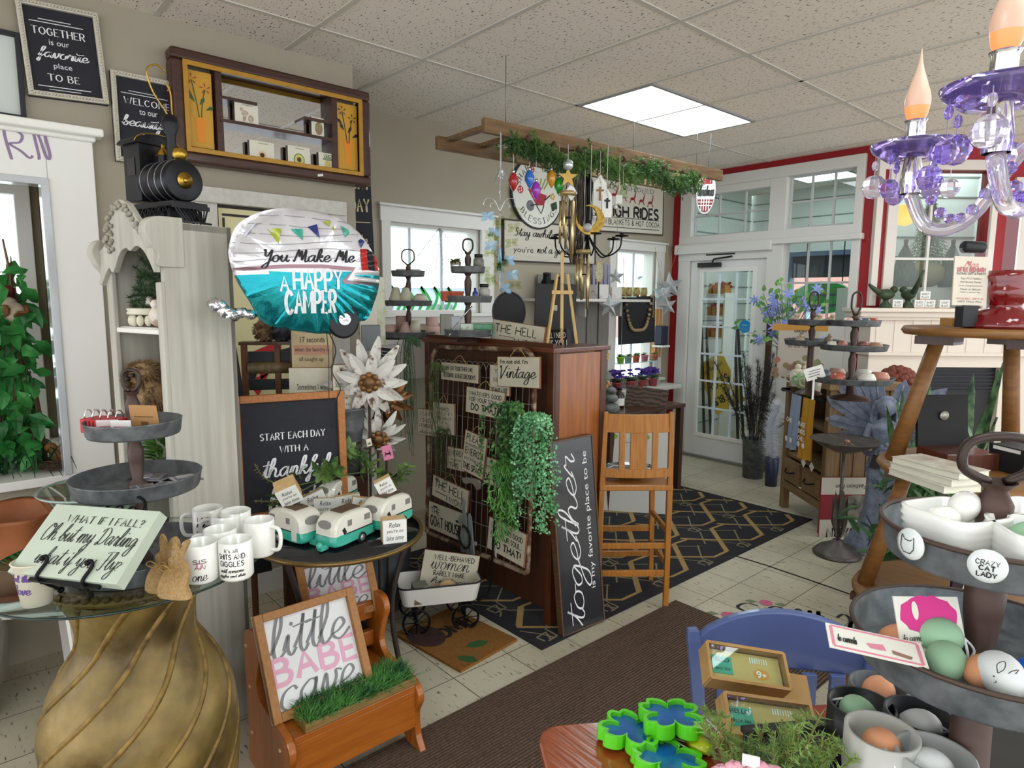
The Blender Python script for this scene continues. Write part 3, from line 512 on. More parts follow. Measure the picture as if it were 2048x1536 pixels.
b=MB();b.prism(el(1),-.02,0);b.o('border',mat('ecefe9',.4),os_);b=MB();b.prism(el(.95),-.01,.002);b.o('board',mat('1f8f3f',.4),os_)
b=MB();letter(b,"Mo's",'script',(-.16*w,.05*h,.3*w,.47*h),.006,.016,.2);b.o('lettering',mat('b2425a',.5),os_);b=MB();letter(b,'LITTLE RED BARN','heavy',(-.34*w,-.18*h,.42*w,.06*h),.005,.012);b.o('lettering',mat('d06f7d',.5),os_);b=MB();b.box((.03*w,-.24*h,.003),(.8*w,.08*h,.002));b.box((.03*w,.08*h,.003),(.6*w,.06*h,.002));b.o('band',mat('3a4660',.5),os_)
for sx in(-.3,.3):MB().cyl((sx*w,h*.38,-.01),(sx*w,h*2.2,-.01),.006,n=6).o('hanger',BLACKM,os_)
# ================================================================ LEFT SIDE: WALL SIGNS, HUTCH, GLASS TABLE
WI=mat('e4e4e6',.6);GREYT=mat('4a4a4c',.6);RED=mat('b3202a',.5);PINK2=mat('d98fa6',.6);CARD=mat('a87e4f',.8)
def zv(x,y,v):
 """height above (x, y) that shows at pixel row v"""
 lo,hi=-.5,3.2
 for _ in range(40):
  m=(lo+hi)/2
  if pxy((x,y,m))[1]>v:lo=m
  else:hi=m
 return m
def beaded(root,w,h,m,fw=.02):
 b=MB();bd=MB()
 for sx in(-1,1):b.box((sx*(w/2-fw/2),0,.006),(fw,h,.02))
 for sy in(-1,1):b.box((0,sy*(h/2-fw/2),.006),(w,fw,.02))
 b.o('frame',m,root,bevel=.002)
 n=int(h/.012);k=int(w/.012)
 for sx in(-1,1):
  for i in range(n):bd.sphere((sx*(w/2-fw/2),-h/2+h*(i+.5)/n,.018),.006,6,4)
 for sy in(-1,1):
  for i in range(k):bd.sphere((-w/2+w*(i+.5)/k,sy*(h/2-fw/2),.018),.006,6,4)
 bd.o('beading',m,root)
FRW=mat('c9c3b4',.5)
s=sign('framed_sign','black sign reading TOGETHER is our favorite place in white beaded frame',plq([(35,-2),(198,25),(212,213),(52,187)],Vector((XN+.02,-.98,2.65)),90),CHALK,[('TOGETHER','serif',.47,.295,.66,.075,WI),('is our','sans',.46,.405,.25,.055,WI),('favorite','script',.49,.535,.66,.16,WI),('place','sans',.47,.655,.23,.07,WI),('TO BE','serif',.46,.775,.4,.07,WI),('','line',.44,.175,.4,.006,WI),('','line',.46,.205,.66,.006,WI),('','line',.46,.875,.66,.006,WI),('','line',.46,.905,.4,.006,WI)],thick=.02)
w,h=.29,.375;beaded(s,w,h,FRW)
s=sign('framed_sign','black sign starting WELCOME to our beautiful in white beaded frame, behind the model train',(frame_mat(Vector((XN+.02,-.668,2.425)),(0,1,0),(0,0,1)),.29,.39),CHALK,[('WELCOME','serif',.49,.30,.66,.07,WI),('to our','sans',.5,.41,.26,.055,WI),('beautiful','script',.5,.545,.76,.17,WI),('chaos','script',.5,.72,.45,.12,WI),('','line',.44,.19,.4,.006,WI),('','line',.46,.22,.66,.006,WI)],thick=.02)
beaded(s,.29,.39,FRW)
sign('framed_board','blank pale board in a thin black frame at the far left of the wall',plq([(-70,45),(40,68),(52,243),(-60,225)],Vector((XN+.015,-1.25,2.55)),90),mat('c8cfc9',.6),frame=(.018,mat('1c1c26',.5)),thick=.015)
# wall shelf with mirror back
ws=T('wall_shelf','walnut wall shelf with gold border, mirror back and flower panels, hung high on wall','wall shelf',(XN,-.07,2.51));A,Bz=.51,.255
WAL=wood('4a2618','2e150c',5,coat=.3,ax=1);GOLD=mat('b98a2d',.4,c2='a3741f',scale=20)
b=MB();D=.095
for sz in(-1,1):b.box((D/2,0,sz*(Bz-.025)),(D,2*A,.05))
for sy in(-1,1):b.box((D/2,sy*(A-.025),0),(D,.05,2*Bz-.1))
b.o('frame',WAL,ws,bevel=.012);b=MB()
for sz in(-1,1):b.box((D-.004,0,sz*(Bz-.06)),(.012,2*A-.1,.022))
for sy in(-1,1):b.box((D-.004,sy*(A-.06),0),(.012,.022,2*Bz-.12))
b.o('gold_border',GOLD,ws,bevel=.002);b=MB();b.box((.008,0,0),(.008,.62,2*Bz-.1));b.o('mirror',mat('e6e9ec',.02,1),ws)
for sy in(-1,1):
 b=MB();b.box((.05,sy*.385,0),(.02,.12,.35));pn=b.o('flower_panel',mat('c9972c',.45),ws,bevel=.002);q=MB();q.M=Matrix.Translation((.0615,sy*.385,0))@Matrix(((0,0,1),(1,0,0),(0,1,0))).to_4x4()
 q.flat([(-.018,-.15),(.022,-.15),(.024,-.04),(-.022,-.035)]if sy<0 else[(-.02,-.15),(.016,-.15),(.03,-.02),(-.03,-.01),(-.016,-.1)]);q.o('painted_vase',mat('e08a1a',.5),pn);q2=MB();q2.M=q.M
 for x0,x1,zz in((-.004,-.032,.13),(.006,.028,.095)):q2.rib([(a.x,a.y)for a in smooth_pts([(x0,-.035,0),(x0*.5+x1*.4,.04,0),(x1,zz,0)],5)],.003,.0004)
 for x,zz,a in((-.02,.03,2.2),(.0,.02,1.0),(.025,.0,.5),(-.03,.06,2.4)):q2.flat([(x,zz),(x+.03*math.cos(a+.3),zz+.03*math.sin(a+.3)),(x+.045*math.cos(a),zz+.045*math.sin(a)),(x+.03*math.cos(a-.3),zz+.03*math.sin(a-.3))],.0006)
 q2.o('painted_stem',mat('2f5a34'if sy<0 else '1f2030',.5),pn);q3=MB();q3.M=q.M
 for x,zz in((-.032,.135),(.028,.1)):
  for k in range(5):q3.flat([(x+.024*math.cos(k*1.257+.3*j)*(1 if j else.2),zz+.024*math.sin(k*1.257+.3*j)*(1 if j else.2))for j in(0,1,2)],.0008+k*1e-5)
 q3.o('painted_bloom',mat('a3202c'if sy<0 else '20222c',.5),pn)
[MB().box((.045,q,0),(.07,.03,2*Bz-.1)).o('divider',WAL,ws)for q in(-.3,.3)];b=MB();b.box((.045,0,-.035),(.08,.6,.016));b.o('shelf',WAL,ws)
b=MB();b.box((.04,-.2,.075),(.07,.17,.014));b.o('shelf',WAL,ws);b=MB();b.box((.04,.21,.055),(.07,.16,.014));b.o('shelf',WAL,ws)
b=MB();b.box((D+.002,.2,-Bz+.022),(.003,.03,.012),Matrix.Rotation(R(12),3,'X'));b.o('price_tag',WHITE,ws)
def pic_block(y,z,wd,hh,kind,label):
 t=T('picture_block',label,'picture block',(XN+.045,y,z),0,'small picture blocks on the mirror shelf');b=MB();b.box((0,0,hh/2),(.03,wd,hh));b.o('block',[wood('4a3322','3a2618',8)],t,bevel=.001);b=MB();b.box((.0155,0,hh/2),(.001,wd,hh));f=b.o('face',mat('d9d6c4',.6),t)
 q=MB();q.M=Matrix.Translation((.0165,0,hh/2))@Matrix(((0,0,1),(1,0,0),(0,1,0))).to_4x4();el=lambda cx,cy,rx,ry,z0=0,n=16:q.flat([(cx+rx*math.cos(2*math.pi*i/n),cy+ry*math.sin(2*math.pi*i/n))for i in range(n)],z0);W2=wd
 if kind=='goat':el(-.008,.0,.018,.014);el(-.024,.018,.008,.01);q.flat([(-.02,-.04),(-.008,-.04),(0,-.01),(-.02,-.01)],.0002);el(.02,-.022,.014,.018,.0003);q.o('picture',mat('8d6242',.6,c2='d9cfc0',scale=60),f)
 elif kind=='sun':
  for i in range(16):a=i*.3927;q.flat([(.03*math.cos(a),-.015+.03*math.sin(a)),(.008*math.cos(a+.25),-.015+.008*math.sin(a+.25)),(.008*math.cos(a-.25),-.015+.008*math.sin(a-.25))],i*1e-5)
  q.o('picture',mat('d0941c',.6),f);q=MB();q.M=Matrix.Translation((.0175,0,hh/2))@Matrix(((0,0,1),(1,0,0),(0,1,0))).to_4x4();q.flat([(.011*math.cos(i*.4),-.015+.011*math.sin(i*.4))for i in range(16)]);q.o('picture',mat('3a2a1c',.7),f)
 elif kind=='avo':
  for rx,ry,c,k in((.03,.032,'4e6b22',0),(.026,.028,'c3c66a',.0004),(.012,.013,'5a2a1c',.0008)):
   q.M=Matrix.Translation((.0165+k,0,hh/2))@Matrix(((0,0,1),(1,0,0),(0,1,0))).to_4x4();el(0,-.012,rx,ry);q.o('picture',mat(c,.5),f);q=MB()
 elif kind=='beet':el(.006,-.006,.022,.034);q.o('picture',mat('a0525a',.5,c2='7f9a5a',scale=50),f)
 else:
  el(0,-.012,.016,.024);q.o('picture',mat('c9b75a',.5),f);q=MB();q.M=Matrix.Translation((.0175,0,hh/2))@Matrix(((0,0,1),(1,0,0),(0,1,0))).to_4x4()
  for i in range(6):q.flat([(0,.01),(.03*math.cos(i*.5+.2),.01+.03*math.sin(i*.5+.2)),(.026*math.cos(i*.5+.5),.01+.026*math.sin(i*.5+.5))],i*1e-5)
  q.o('picture',mat('5f7a4a',.6),f)
 b=MB();b.M=Matrix.Translation((.0165,0,hh*.9))@Matrix(((0,0,1),(1,0,0),(0,1,0))).to_4x4();letter(b,{'goat':'You goat this','sun':'You are my sunshine','avo':'You guac','beet':'beet','lem':'main squeeze'}[kind],'sans',(-.02,-.004,.03,.004));b.o('lettering',INK,f)
pic_block(-.235,2.482,.115,.1,'goat','picture block of a brown goat, left end of the mirror shelf');pic_block(.14,2.482,.07,.1,'beet','picture block of a beet, under the short right shelf');pic_block(-.165,2.305,.125,.105,'sun','picture block of a yellow sunflower on the bottom shelf');pic_block(.03,2.305,.12,.11,'avo','picture block of a halved avocado on the bottom shelf');pic_block(.19,2.305,.1,.1,'lem','picture block of a lemon with leaves on the bottom shelf')
# white salvaged frame with a poster, on the wall behind the balloon
pb=T('poster_frame','rough white salvaged wooden frame round a bright abstract poster, behind the camper balloon','frame',(XN,-.1,1.7));b=MB();zt=2.15;ZL=1.06
b.box((.03,0,zt-1.7-.03),(.06,.8,.075));b.box((.02,-.34,zt-1.7-.4),(.04,.1,.75));b.box((.02,.36,zt-1.7-.5),(.04,.1,.95));b.o('frame',mat('cfcdc6',.7,c2='b8b5ac',scale=30,bump=.4,bscale=60),pb,bevel=.003)
b=MB();b.box((.006,0,-.12),(.01,.6,1.0));ps=b.o('poster',mat('d6cd9e',.6),pb);b=MB()
for q in(.38,):b.box((.012,0,q),(.004,.6,.025));b.box((.013,0,q-.045),(.004,.52,.012))
for sy in(-1,1):b.box((.012,sy*.29,-.12),(.004,.022,1.0));b.box((.013,sy*.255,-.16),(.004,.01,.96))
b.o('poster_border',mat('241a1c',.6),ps)
b=MB();b.M=Matrix.Translation((.015,0,0))@Matrix(((0,0,1),(1,0,0),(0,1,0))).to_4x4();b.flat([(-.09+.12*math.cos(R(a)),.2+.12*math.sin(R(a)))for a in range(0,181,15)]);b.o('orange_shape',mat('c4751c',.6),ps)
b=MB();b.M=Matrix.Translation((.015,0,-.46))@Matrix(((0,0,1),(1,0,0),(0,1,0))).to_4x4();b.flat([(-.14,.1),(.02,.16),(.0,.02),(-.1,-.05)]);b.flat([(.06,.12),(.2,.16),(.16,.04),(.08,.02)]);b.flat([(-.18,-.05),(-.06,-.02),(-.12,-.14)]);b.o('red_shape',mat('b8202c',.6),ps)
b=MB();b.M=Matrix.Translation((.016,0,-.46))@Matrix(((0,0,1),(1,0,0),(0,1,0))).to_4x4();b.flat([(-.02,.1),(.1,.12),(.06,-.02),(.0,.0)]);b.flat([(-.2,.0),(-.1,.03),(-.16,-.1)]);b.o('black_shape',mat('1c1c2a',.6),ps)
sign('vertical_sign','narrow black wall sign with gold letters half hidden behind the corner left of the window',plq([(690,290),(742,296),(748,575),(700,575)],Vector((XB+.02,.8,2.2)),90),CHALK,[('the','script',.65,.07,.5,.09,mat('c9b58a',.5)),('','line',.5,.15,.8,.005,mat('c9b58a',.5)),('FRONT','serif',.36,.25,1.15,.09,mat('c9b58a',.5)),('DAY','serif',.5,.41,.8,.09,mat('c9b58a',.5)),('','line',.5,.53,.8,.005,mat('c9b58a',.5)),('in','script',.6,.66,.4,.08,mat('c9b58a',.5))],thick=.02)
# ---- hutch
HA=Vector((.712,-.898,0));hx=Vector((-.966,-.259,0));hy=Vector((-.259,.966,0));HW,HD,HH=.36,.25,1.87
ht=T('hutch','tall narrow distressed white hutch with scalloped bonnet and open shelves','hutch',Mx=Matrix((hx,hy,(0,0,1))).transposed().to_4x4()if False else Matrix.Translation(HA)@Matrix((-hx,hy,Vector((0,0,1)))).transposed().to_4x4())
HUT=mat('bcb8ac',.7,c2='989489',scale=4,stretch=(9,9,.5),amt=.64,bump=.08,bscale=9)
b=MB();b.box((-.012,HD/2,HH/2),(.024,HD,HH));b.o('side_panel',HUT,ht,bevel=.002);b=MB();b.box((-HW+.012,HD/2,HH/2),(.024,HD,HH));b.o('side_panel',HUT,ht,bevel=.002)
b=MB();b.box((-HW/2,HD-.008,HH/2),(HW,.016,HH));b.o('back_panel',mat('8f8a80',.8,c2='7a766d',scale=6),ht);b=MB();b.box((-HW/2,HD/2,HH-.012),(HW,HD,.024));b.o('top',HUT,ht)
for z in(.3,1.19,1.505):b=MB();b.box((-HW/2,HD/2-.01,z),(HW-.05,HD-.03,.022));b.box((-HW/2,-.004,z-.002),(HW-.05,.012,.018));b.o('shelf',WHITEG,ht,bevel=.004)
b=MB();b.box((-HW+.02,-.008,.86),(.04,.018,1.72));b.o('stile',HUT,ht,bevel=.004);b=MB();b.box((-.014,-.008,.86),(.03,.018,1.62));b.o('stile',HUT,ht,bevel=.004)
# bonnet: scalloped below, swan curve above, carved corbels at both ends
b=MB();b.M=Matrix.Translation((0,-.012,0))@Matrix.Rotation(R(90),4,'X')
top=smooth_pts([(-.36,1.78,0),(-.31,1.81,0),(-.28,1.89,0),(-.22,1.945,0),(-.15,1.935,0),(-.09,1.88,0),(-.04,1.85,0),(0,1.875,0)],6);bot=smooth_pts([(0,1.70,0),(-.05,1.765,0),(-.1,1.79,0),(-.145,1.775,0),(-.175,1.785,0),(-.22,1.765,0),(-.27,1.705,0),(-.3,1.72,0),(-.36,1.66,0)],6)
b.prism([(p.x,p.y)for p in top]+[(p.x,p.y)for p in bot],-.0,.022);bo=b.o('bonnet',HUT,ht,bevel=.004)
b=MB()
for k in range(26):
 t=k/25;p=top[int(8+t*(len(top)-14))];b.sphere((p.x,-.04,p.y-.02-.008*math.sin(k*2.1)),(.012,.007,.009),7,5)
for k in range(14):b.sphere((-.27+.02*math.sin(k*1.7),-.04,1.87-.012*k*.6),(.009,.007,.008),7,5)
b.o('carving',mat('a9a495',.7,c2='7d776a',scale=60),bo)
for x0,zb,wd in((-.005,1.72,.06),(-HW-.005,1.66,.06)):
 b=MB();b.M=Matrix.Translation((x0,0,zb))@Matrix.Rotation(R(90),4,'Z')@Matrix.Rotation(R(90),4,'X');pr=smooth_pts([(.07,.165,0),(-.03,.16,0),(-.06,.12,0),(-.045,.075,0),(-.02,.04,0),(-.026,.012,0),(-.01,0,0),(.07,0,0)],4);b.prism([(p.x,p.y)for p in pr],-.03,.012);b.o('corbel',HUT,ht,bevel=.004)
b=MB();b.box((-.004,-.02,1.19),(.03,.002,.06));b.o('price_tag',WHITE,ht)
HM=ht.matrix_world.copy()if False else Matrix.Translation(HA)@Matrix((-hx,hy,Vector((0,0,1)))).transposed().to_4x4()
def hp(x,y,z):return HM@Vector((x,y,z))
# contents of the hutch
def sprig(name,label,cat,base,dirs,mats,n=220,L=.018,w=.0035,r=.0022):
 t=T(name,label,cat,base);b=MB();ln=MB()
 for d in dirs:
  p=smooth_pts([(0,0,0),Vector(d)*.5+Vector((0,0,.02)),Vector(d)],4);ln.tube(p,r,5);needles(b,p,n,L,w)
  for k in(.45,.65,.85):
   q=Vector(d)*k;e=q+Vector(d).normalized()*.05*(1.2-k)*2+rv(.03);ln.tube([q,e],r*.6,4);needles(b,[q,e],n//4,L,w)
 ln.o('stem',mat('4a3a22',.8),t);b.o('needles',mats,t);return t
sp=sprig('spruce_sprig','dark spruce sprig lying on the upper hutch shelf','greenery',hp(-.05,.08,1.6),[(-.26,-.1,.0),(-.2,-.08,.1),(-.12,-.06,.18),(-.24,-.09,.05),(-.05,-.05,.2),(-.14,-.1,.04),(-.18,-.06,.14),(-.2,-.1,-.04),(-.1,-.09,.1)],leafy('20351f','3a5a2c',.6,.1),300,.024,.004)
fd=T('footed_dish','white beaded footed dish on the upper hutch shelf','dish',hp(-.22,.04,1.516));b=MB()
for k in range(10):a=k*.6283;b.sphere((.052*math.cos(a),.04*math.sin(a),.022),(.013,.013,.02),8,6)
b.o('bead_foot',CREAM,fd);b=MB();b.lathe([(.0,.043),(.066,.043),(.07,.05),(.064,.054),(.07,.062),(.064,.066),(0,.06)],sy=.8);b.o('dish',CREAM,fd)
for k,(x,lb)in enumerate(((-.2,'speckled white chick figurine nearer the middle of the hutch dish'),(-.12,'speckled white chick figurine beside the hutch side panel'))):
 t=T('chick_figurine',lb,'figurine',hp(x,.04 if k else.055,1.578 if k==0 else 1.516));s_=1 if k==0 else 1.9;b=MB();b.sphere((0,0,.02*s_),(.022*s_,.018*s_,.02*s_));b.sphere((0,-.004,.042*s_),(.012*s_,.012*s_,.011*s_));b.o('body',mat('d8cfc2',.6,c2='8a5a34',scale=30,amt=.6,sharp=.6),t);b=MB();b.sphere((0,-.006,.051*s_),(.007*s_,.008*s_,.003));b.o('crest',mat('4a2a22',.6),t)
ow=T('owl','fluffy brown tawny owl toy on the middle hutch shelf','toy owl',hp(-.245,.06,1.202),15);b=MB();b.sphere((0,0,.075),(.075,.062,.075),16,12);b.sphere((-.005,-.02,.14),(.058,.052,.045),16,10);b.o('body',mat('6a4e34',.9,c2='b3936a',scale=40),ow);b=MB()
for k in range(1500):
 d=rv(1).normalized();c=Vector((0,0,.075))if k%2 else Vector((-.005,-.02,.14));r_=Vector((.075,.062,.075))if k%2 else Vector((.058,.052,.045));p=c+Vector((d.x*r_.x,d.y*r_.y,d.z*r_.z));s_=d.orthogonal()*.002;b.add([p-s_,p+s_,p+d*.03+Vector((0,0,-.016))],[(0,1,2)])
b.o('plumage',mat('8c6c48',.9,c2='4a3626',scale=22,amt=.5),ow);b=MB()
for sx in(-.024,.02):b.sphere((sx,-.072,.142),.008,8,6)
b.sphere((-.003,-.078,.128),(.006,.01,.01),8,6);b.o('eyes_and_beak',BLACK,ow)
t=T('lantern_pot','small dark patterned pot beside the toy owl in the hutch','pot',hp(-.055,.06,1.202));b=MB();b.lathe([(0,.0),(.04,.0),(.042,.05),(.05,.06),(.045,.062),(.04,.09),(.036,.09),(.036,.01),(0,.01)],sy=.8);b.o('pot',mat('26262e',.5,c2='6a6a72',scale=70,sharp=.6),t);b=MB();needles(b,[(0,0,.08),(0,0,.16)],220,.05,.004);b.o('dried_tuft',mat('6a4a3a',.9),t)
t=T('greenery_pot','small pot of green fern sprays on the lower hutch shelf','plant',hp(-.12,.03,.95));b=MB();b.lathe([(0,0),(.05,0),(.06,.09),(.055,.09),(0,.07)]);b.o('pot',mat('8a8d90',.6),t);b=MB()
for k in range(90):a=rnd.uniform(0,6.28);leaf(b,(.03*math.cos(a),.03*math.sin(a),.09+rnd.uniform(0,.1)),(math.cos(a),math.sin(a),.6),.06,.02)
b.o('leaves',leafy('3d6b2a','6f9a3c'),t);MB().box((-HW/2,HD/2-.01,.94),(HW-.05,HD-.03,.02)).o('shelf',HUT,ht)
# ---- metal locomotive on the hutch
lo=T('model_locomotive','black metal model steam locomotive with gold trim standing on top of the hutch','model train',hp(-.2,.13,HH),17);BT=mat('17171c',.35,.4);GO=mat('b08d3c',.3,1)
b=MB();b.box((-.09,0,.19),(.1,.13,.2));b.o('cab',BT,lo,bevel=.003);b=MB();b.M=Matrix.Translation((-.09,0,.288))@Matrix.Rotation(R(90),4,'Z')@Matrix.Rotation(R(90),4,'X');b.prism([(-.082,0),(.082,0)]+[(.082*math.cos(R(a))*1.0,.035*math.sin(R(a)))for a in range(15,180,15)],-.06,.06);rf=b.o('cab_roof',BT,lo,bevel=.002)
b=MB();b.M=Matrix.Translation((-.028,0,.29))@Matrix.Rotation(R(90),4,'Z')@Matrix.Rotation(R(90),4,'X');b.tube([(.083*math.cos(R(a)),.037*math.sin(R(a)),0)for a in range(0,181,12)],.002,5);b.o('gold_rim',GO,rf)
for sy in(-1,1):MB().box((-.09,sy*.0655,.21),(.05,.003,.06)).o('cab_window',mat('07070a',.2),lo)
b=MB();b.cyl((-.05,0,.155),(.12,0,.155),.072,n=28);bo_=b.o('boiler',BT,lo,bevel=.006)
for x in(-.03,.02,.06,.1):b=MB();b.M=Matrix.Translation((x,0,.155))@Matrix.Rotation(R(90),4,'Y');b.tube([(.0725*math.cos(i*.2244),.0725*math.sin(i*.2244),0)for i in range(28)],.0016,5,True);b.o('boiler_band',mat('8f8f99',.3,.8),bo_)
b=MB();b.cyl((.12,0,.155),(.126,0,.155),.028,n=20);b.sphere((.127,0,.155),(.006,.01,.01),8,6);b.o('headlamp_plate',GO,lo);b=MB();b.sphere((.10,.0,.245),.026,14,10);b.o('lamp',GO,lo);b=MB();b.lathe([(.018,.0),(.016,.09),(.03,.13),(.022,.16),(.02,.16),(.0,.15)],(.055,0,.22),12);b.o('funnel',BT,lo)
b=MB();b.lathe([(.02,0),(.02,.035)],(-.0,.0,.215),12);b.o('dome',BT,lo);b=MB();b.lathe([(.024,.0),(.022,.01),(.008,.024),(.006,.03),(.008,.036),(0,.042)],(-.0,.0,.25),12);b.o('bell',GO,lo)
b=MB();b.box((.02,0,.07),(.26,.13,.02));b.box((.0,0,.045),(.2,.1,.04));b.o('chassis',BT,lo,bevel=.003)
for x in(-.08,-.02,.04,.085):
 for sy in(-1,1):
  b=MB();b.M=Matrix.Translation((x,sy*.062,.033))@Matrix.Rotation(R(90),4,'X');b.tube([(.03*math.cos(i*.3927),.03*math.sin(i*.3927),0)for i in range(16)],.003,5,True)
  for k in range(4):a=k*.785;b.bar((-.03*math.cos(a),-.03*math.sin(a),0),(.03*math.cos(a),.03*math.sin(a),0),.003)
  b.cyl((0,0,-.004),(0,0,.004),.007,n=8);b.o('wheel',mat('24242a',.35,.6),lo)
b=MB();b.box((.15,0,.062),(.012,.135,.014))
for k in range(11):y=-.062+k*.0124;b.bar((.15,y,.06),(.2-abs(y)*.5,y*.55,.006),.004)
b.bar((.17,-.06,.008),(.2,0,.006),.006);b.bar((.17,.06,.008),(.2,0,.006),.006);b.o('cowcatcher',BT,lo)
b=MB()
for sy,sc in((-.008,.8),(.008,.72)):
 p=[(.055,sy,.37),(.055,sy*1.5,.46*sc+.02),(.05,sy*4-.02,.56*sc),(.05,sy*5-.03,.64*sc),(.05,sy*2-.02,.675*sc),(.05,sy,.66*sc),(.05,sy-.008,.645*sc)];b.tube(smooth_pts(p,6),[.003]*(6*6+1),6)
b.o('smoke_scroll',GO,lo)
t=T('yellow_leaf','yellow leaf shape peeping from behind the hutch bonnet','ornament',hp(-.3,.2,HH+.005));b=MB();b.M=Matrix.Rotation(R(80),4,'X');b.prism([(.06*math.cos(i*.314),.032+.03*math.sin(i*.314))for i in range(20)],-.004,.004);b.o('leaf',mat('c9a81c',.5),t)
# ---- ficus and birds in the display bay
fc=T('ficus_tree','leafy artificial ficus tree in the window display bay','artificial tree',(-.66,-1.2,bz0));b=MB();tr=Vector((-.66,-1.2,bz0))
for k in range(3):b.tube(smooth_pts([(0,.03*k,0),(.02,.03*k-.03,.4),(-.03,-.06*k,.75),(-.05,-.12*k-.02,1.05)],5),[.016-.0008*i for i in range(16)],7)
b.o('trunk',wood('6a4c36','8d6a4a',4),fc);b=MB();tw=MB()
for k in range(900):
 u=rnd.uniform(-60,138);v=445+490*rnd.random()**.85
 if v<600 and u<40 and rnd.random()<.6:continue
 if v<520 and u<65:continue
 X=rnd.uniform(-1.02,-.45);p=wx(u,v,X)
 if p.y>by1-.03-.05 or p.z<bz0+.06:continue
 p=p-tr;leaf(b,p,(rnd.uniform(-.3,1),rnd.uniform(-1,.6),rnd.uniform(-1,.2)),rnd.uniform(.085,.125),rnd.uniform(.045,.06),(1,rnd.uniform(-.7,.7),rnd.uniform(-.2,.9)))
 if k%6==0:q=Vector((0,0,rnd.uniform(.3,1)));tw.tube(smooth_pts([q,(q+p)/2+Vector((0,0,.05)),p],4),.0025,4)
b.o('leaves',leafy('2a6f36','56b45c',.35,.5,7),fc);tw.o('twigs',mat('4a3826',.8),fc)
def bird(name,label,loc,rz,s,m1,m2):
 t=T(name,label,'bird figure',loc,rz);b=MB();b.sphere((0,0,.03*s),(.042*s,.028*s,.03*s));b.sphere((.036*s,0,.055*s),(.021*s,.019*s,.019*s));b.o('body',m1,t);b=MB();b.add([(.055*s,-.006*s,.056*s),(.055*s,.006*s,.056*s),(.074*s,0,.05*s),(.055*s,0,.048*s)],[(0,1,2),(0,2,3),(1,3,2)]);b.o('beak',mat('4a3a26',.5),t);b=MB()
 for sy in(-1,1):b.sphere((-.01*s,sy*.024*s,.035*s),(.034*s,.008*s,.018*s),10,6)
 b.box((-.055*s,0,.026*s),(.05*s,.022*s,.006*s),Matrix.Rotation(R(15),3,'Y'));b.o('wing_and_tail',m2,t);b=MB();b.cyl((0,-.01*s,.004*s),(0,-.01*s,-.012*s),.002*s,n=5);b.cyl((0,.01*s,.004*s),(0,.01*s,-.012*s),.002*s,n=5);b.o('feet',m2,t);return t
SP1=mat('8d7c6a',.9,c2='b5a48f',scale=40);SP2=mat('7a4c26',.9,c2='4a3018',scale=50)
bird('sparrow_figure','brown and grey feathered sparrow figure perched among ficus leaves',wx(30,645,-.5),190,1.5,SP1,SP2);bird('cardinal_figure','dark red bird figure beside the sparrow in the ficus',wx(8,620,-.62),150,1.5,mat('7d1a22',.9),mat('4a1418',.9));
ne=T('birds_nest','twiggy brown nest on the display ledge below the ficus','nest',wx(120,940,-.47));ne.location.z=bz0;b=MB()
for k in range(60):a=rnd.uniform(0,6.28);r_=rnd.uniform(.05,.085);z=.01+rnd.uniform(0,.04);b.tube([(r_*math.cos(a+j*.35),r_*math.sin(a+j*.35),z+rnd.uniform(-.006,.006))for j in range(7)],.0022,4)
b.o('twigs',mat('4a2c22',.9),ne);ch=bird('wren_figure','small russet bird figure sitting in the twig nest',Vector(ne.location)+Vector((0,.01,.03)),230,1.25,mat('9a6a3c',.9,c2='6a4526',scale=60),SP2)
t=T('trailing_greenery','dark green strap-leaved plant spilling over the display ledge','plant',(-.55,-1.36,bz0));b=MB()
for k in range(130):
 a=rnd.uniform(0,6.28);L_=rnd.uniform(.12,.3);b_=Vector((rnd.uniform(-.12,.1),rnd.uniform(-.22,.2),.01));p=smooth_pts([b_,b_+Vector((math.cos(a)*L_*.5,math.sin(a)*L_*.5,.1*rnd.random()+.03)),b_+Vector((math.cos(a)*L_,math.sin(a)*L_*.8,.02))],4)
 for i in range(len(p)-1):
  s_=Vector((-math.sin(a),math.cos(a),0))*.008*(1-i/len(p));b.quad(p[i]-s_,p[i]+s_,p[i+1]+s_*.8,p[i+1]-s_*.8)
b.o('leaves',leafy('173a1e','2f5f34',.35,.2),t)
# ---- gilt pedestal table with glass top
PC=Vector((1.17,-1.13,0));TZ=.92
pt=T('pedestal_table','gilded twisted-gourd pedestal table with round glass top','table',PC);prof=[(.19,0),(.2,.03),(.175,.06),(.19,.12),(.222,.22),(.236,.34),(.236,.44),(.226,.52),(.195,.60),(.155,.67),(.138,.72),(.145,.79),(.175,.86)]
pp=[(p.x,p.y)for p in smooth_pts([(r_,z,0)for r_,z in prof],6)]
GI=mat('46371a',.42,.25,c2='937b45',scale=6,amt=.5,sharp=.35,bump=.3,bscale=25,detail=9)
def twist(a,z,i):
 ph=(a*9-z*41)%(2*math.pi);d=min(ph,2*math.pi-ph)/math.pi;return 1+.06*math.sin(d*math.pi/2)**.55-.012+(.028*math.exp(-(d/.13)**2))
b=MB();b.lathe(pp,n=200,twist=twist);b.o('pedestal',GI,pt);b=MB()
for k in range(9):
 pts=[]
 for i in range(10,len(pp)):r_,z=pp[i];a=(2*math.pi*k+z*41)/9+.06;pts.append((r_*1.012*math.cos(a),r_*1.012*math.sin(a),z))
 b.tube(pts,.0085,6)
b.o('rope_ridge',mat('33220a',.5,.2,c2='9a7a3a',scale=30),pt);b=MB();b.lathe([(.17,.855),(.205,.875),(.21,.885),(.198,.89),(.21,.912),(0,.912)],n=60);b.o('capital',mat('8d6a2c',.4,.3,c2='5c431c',scale=12),pt);b=MB()
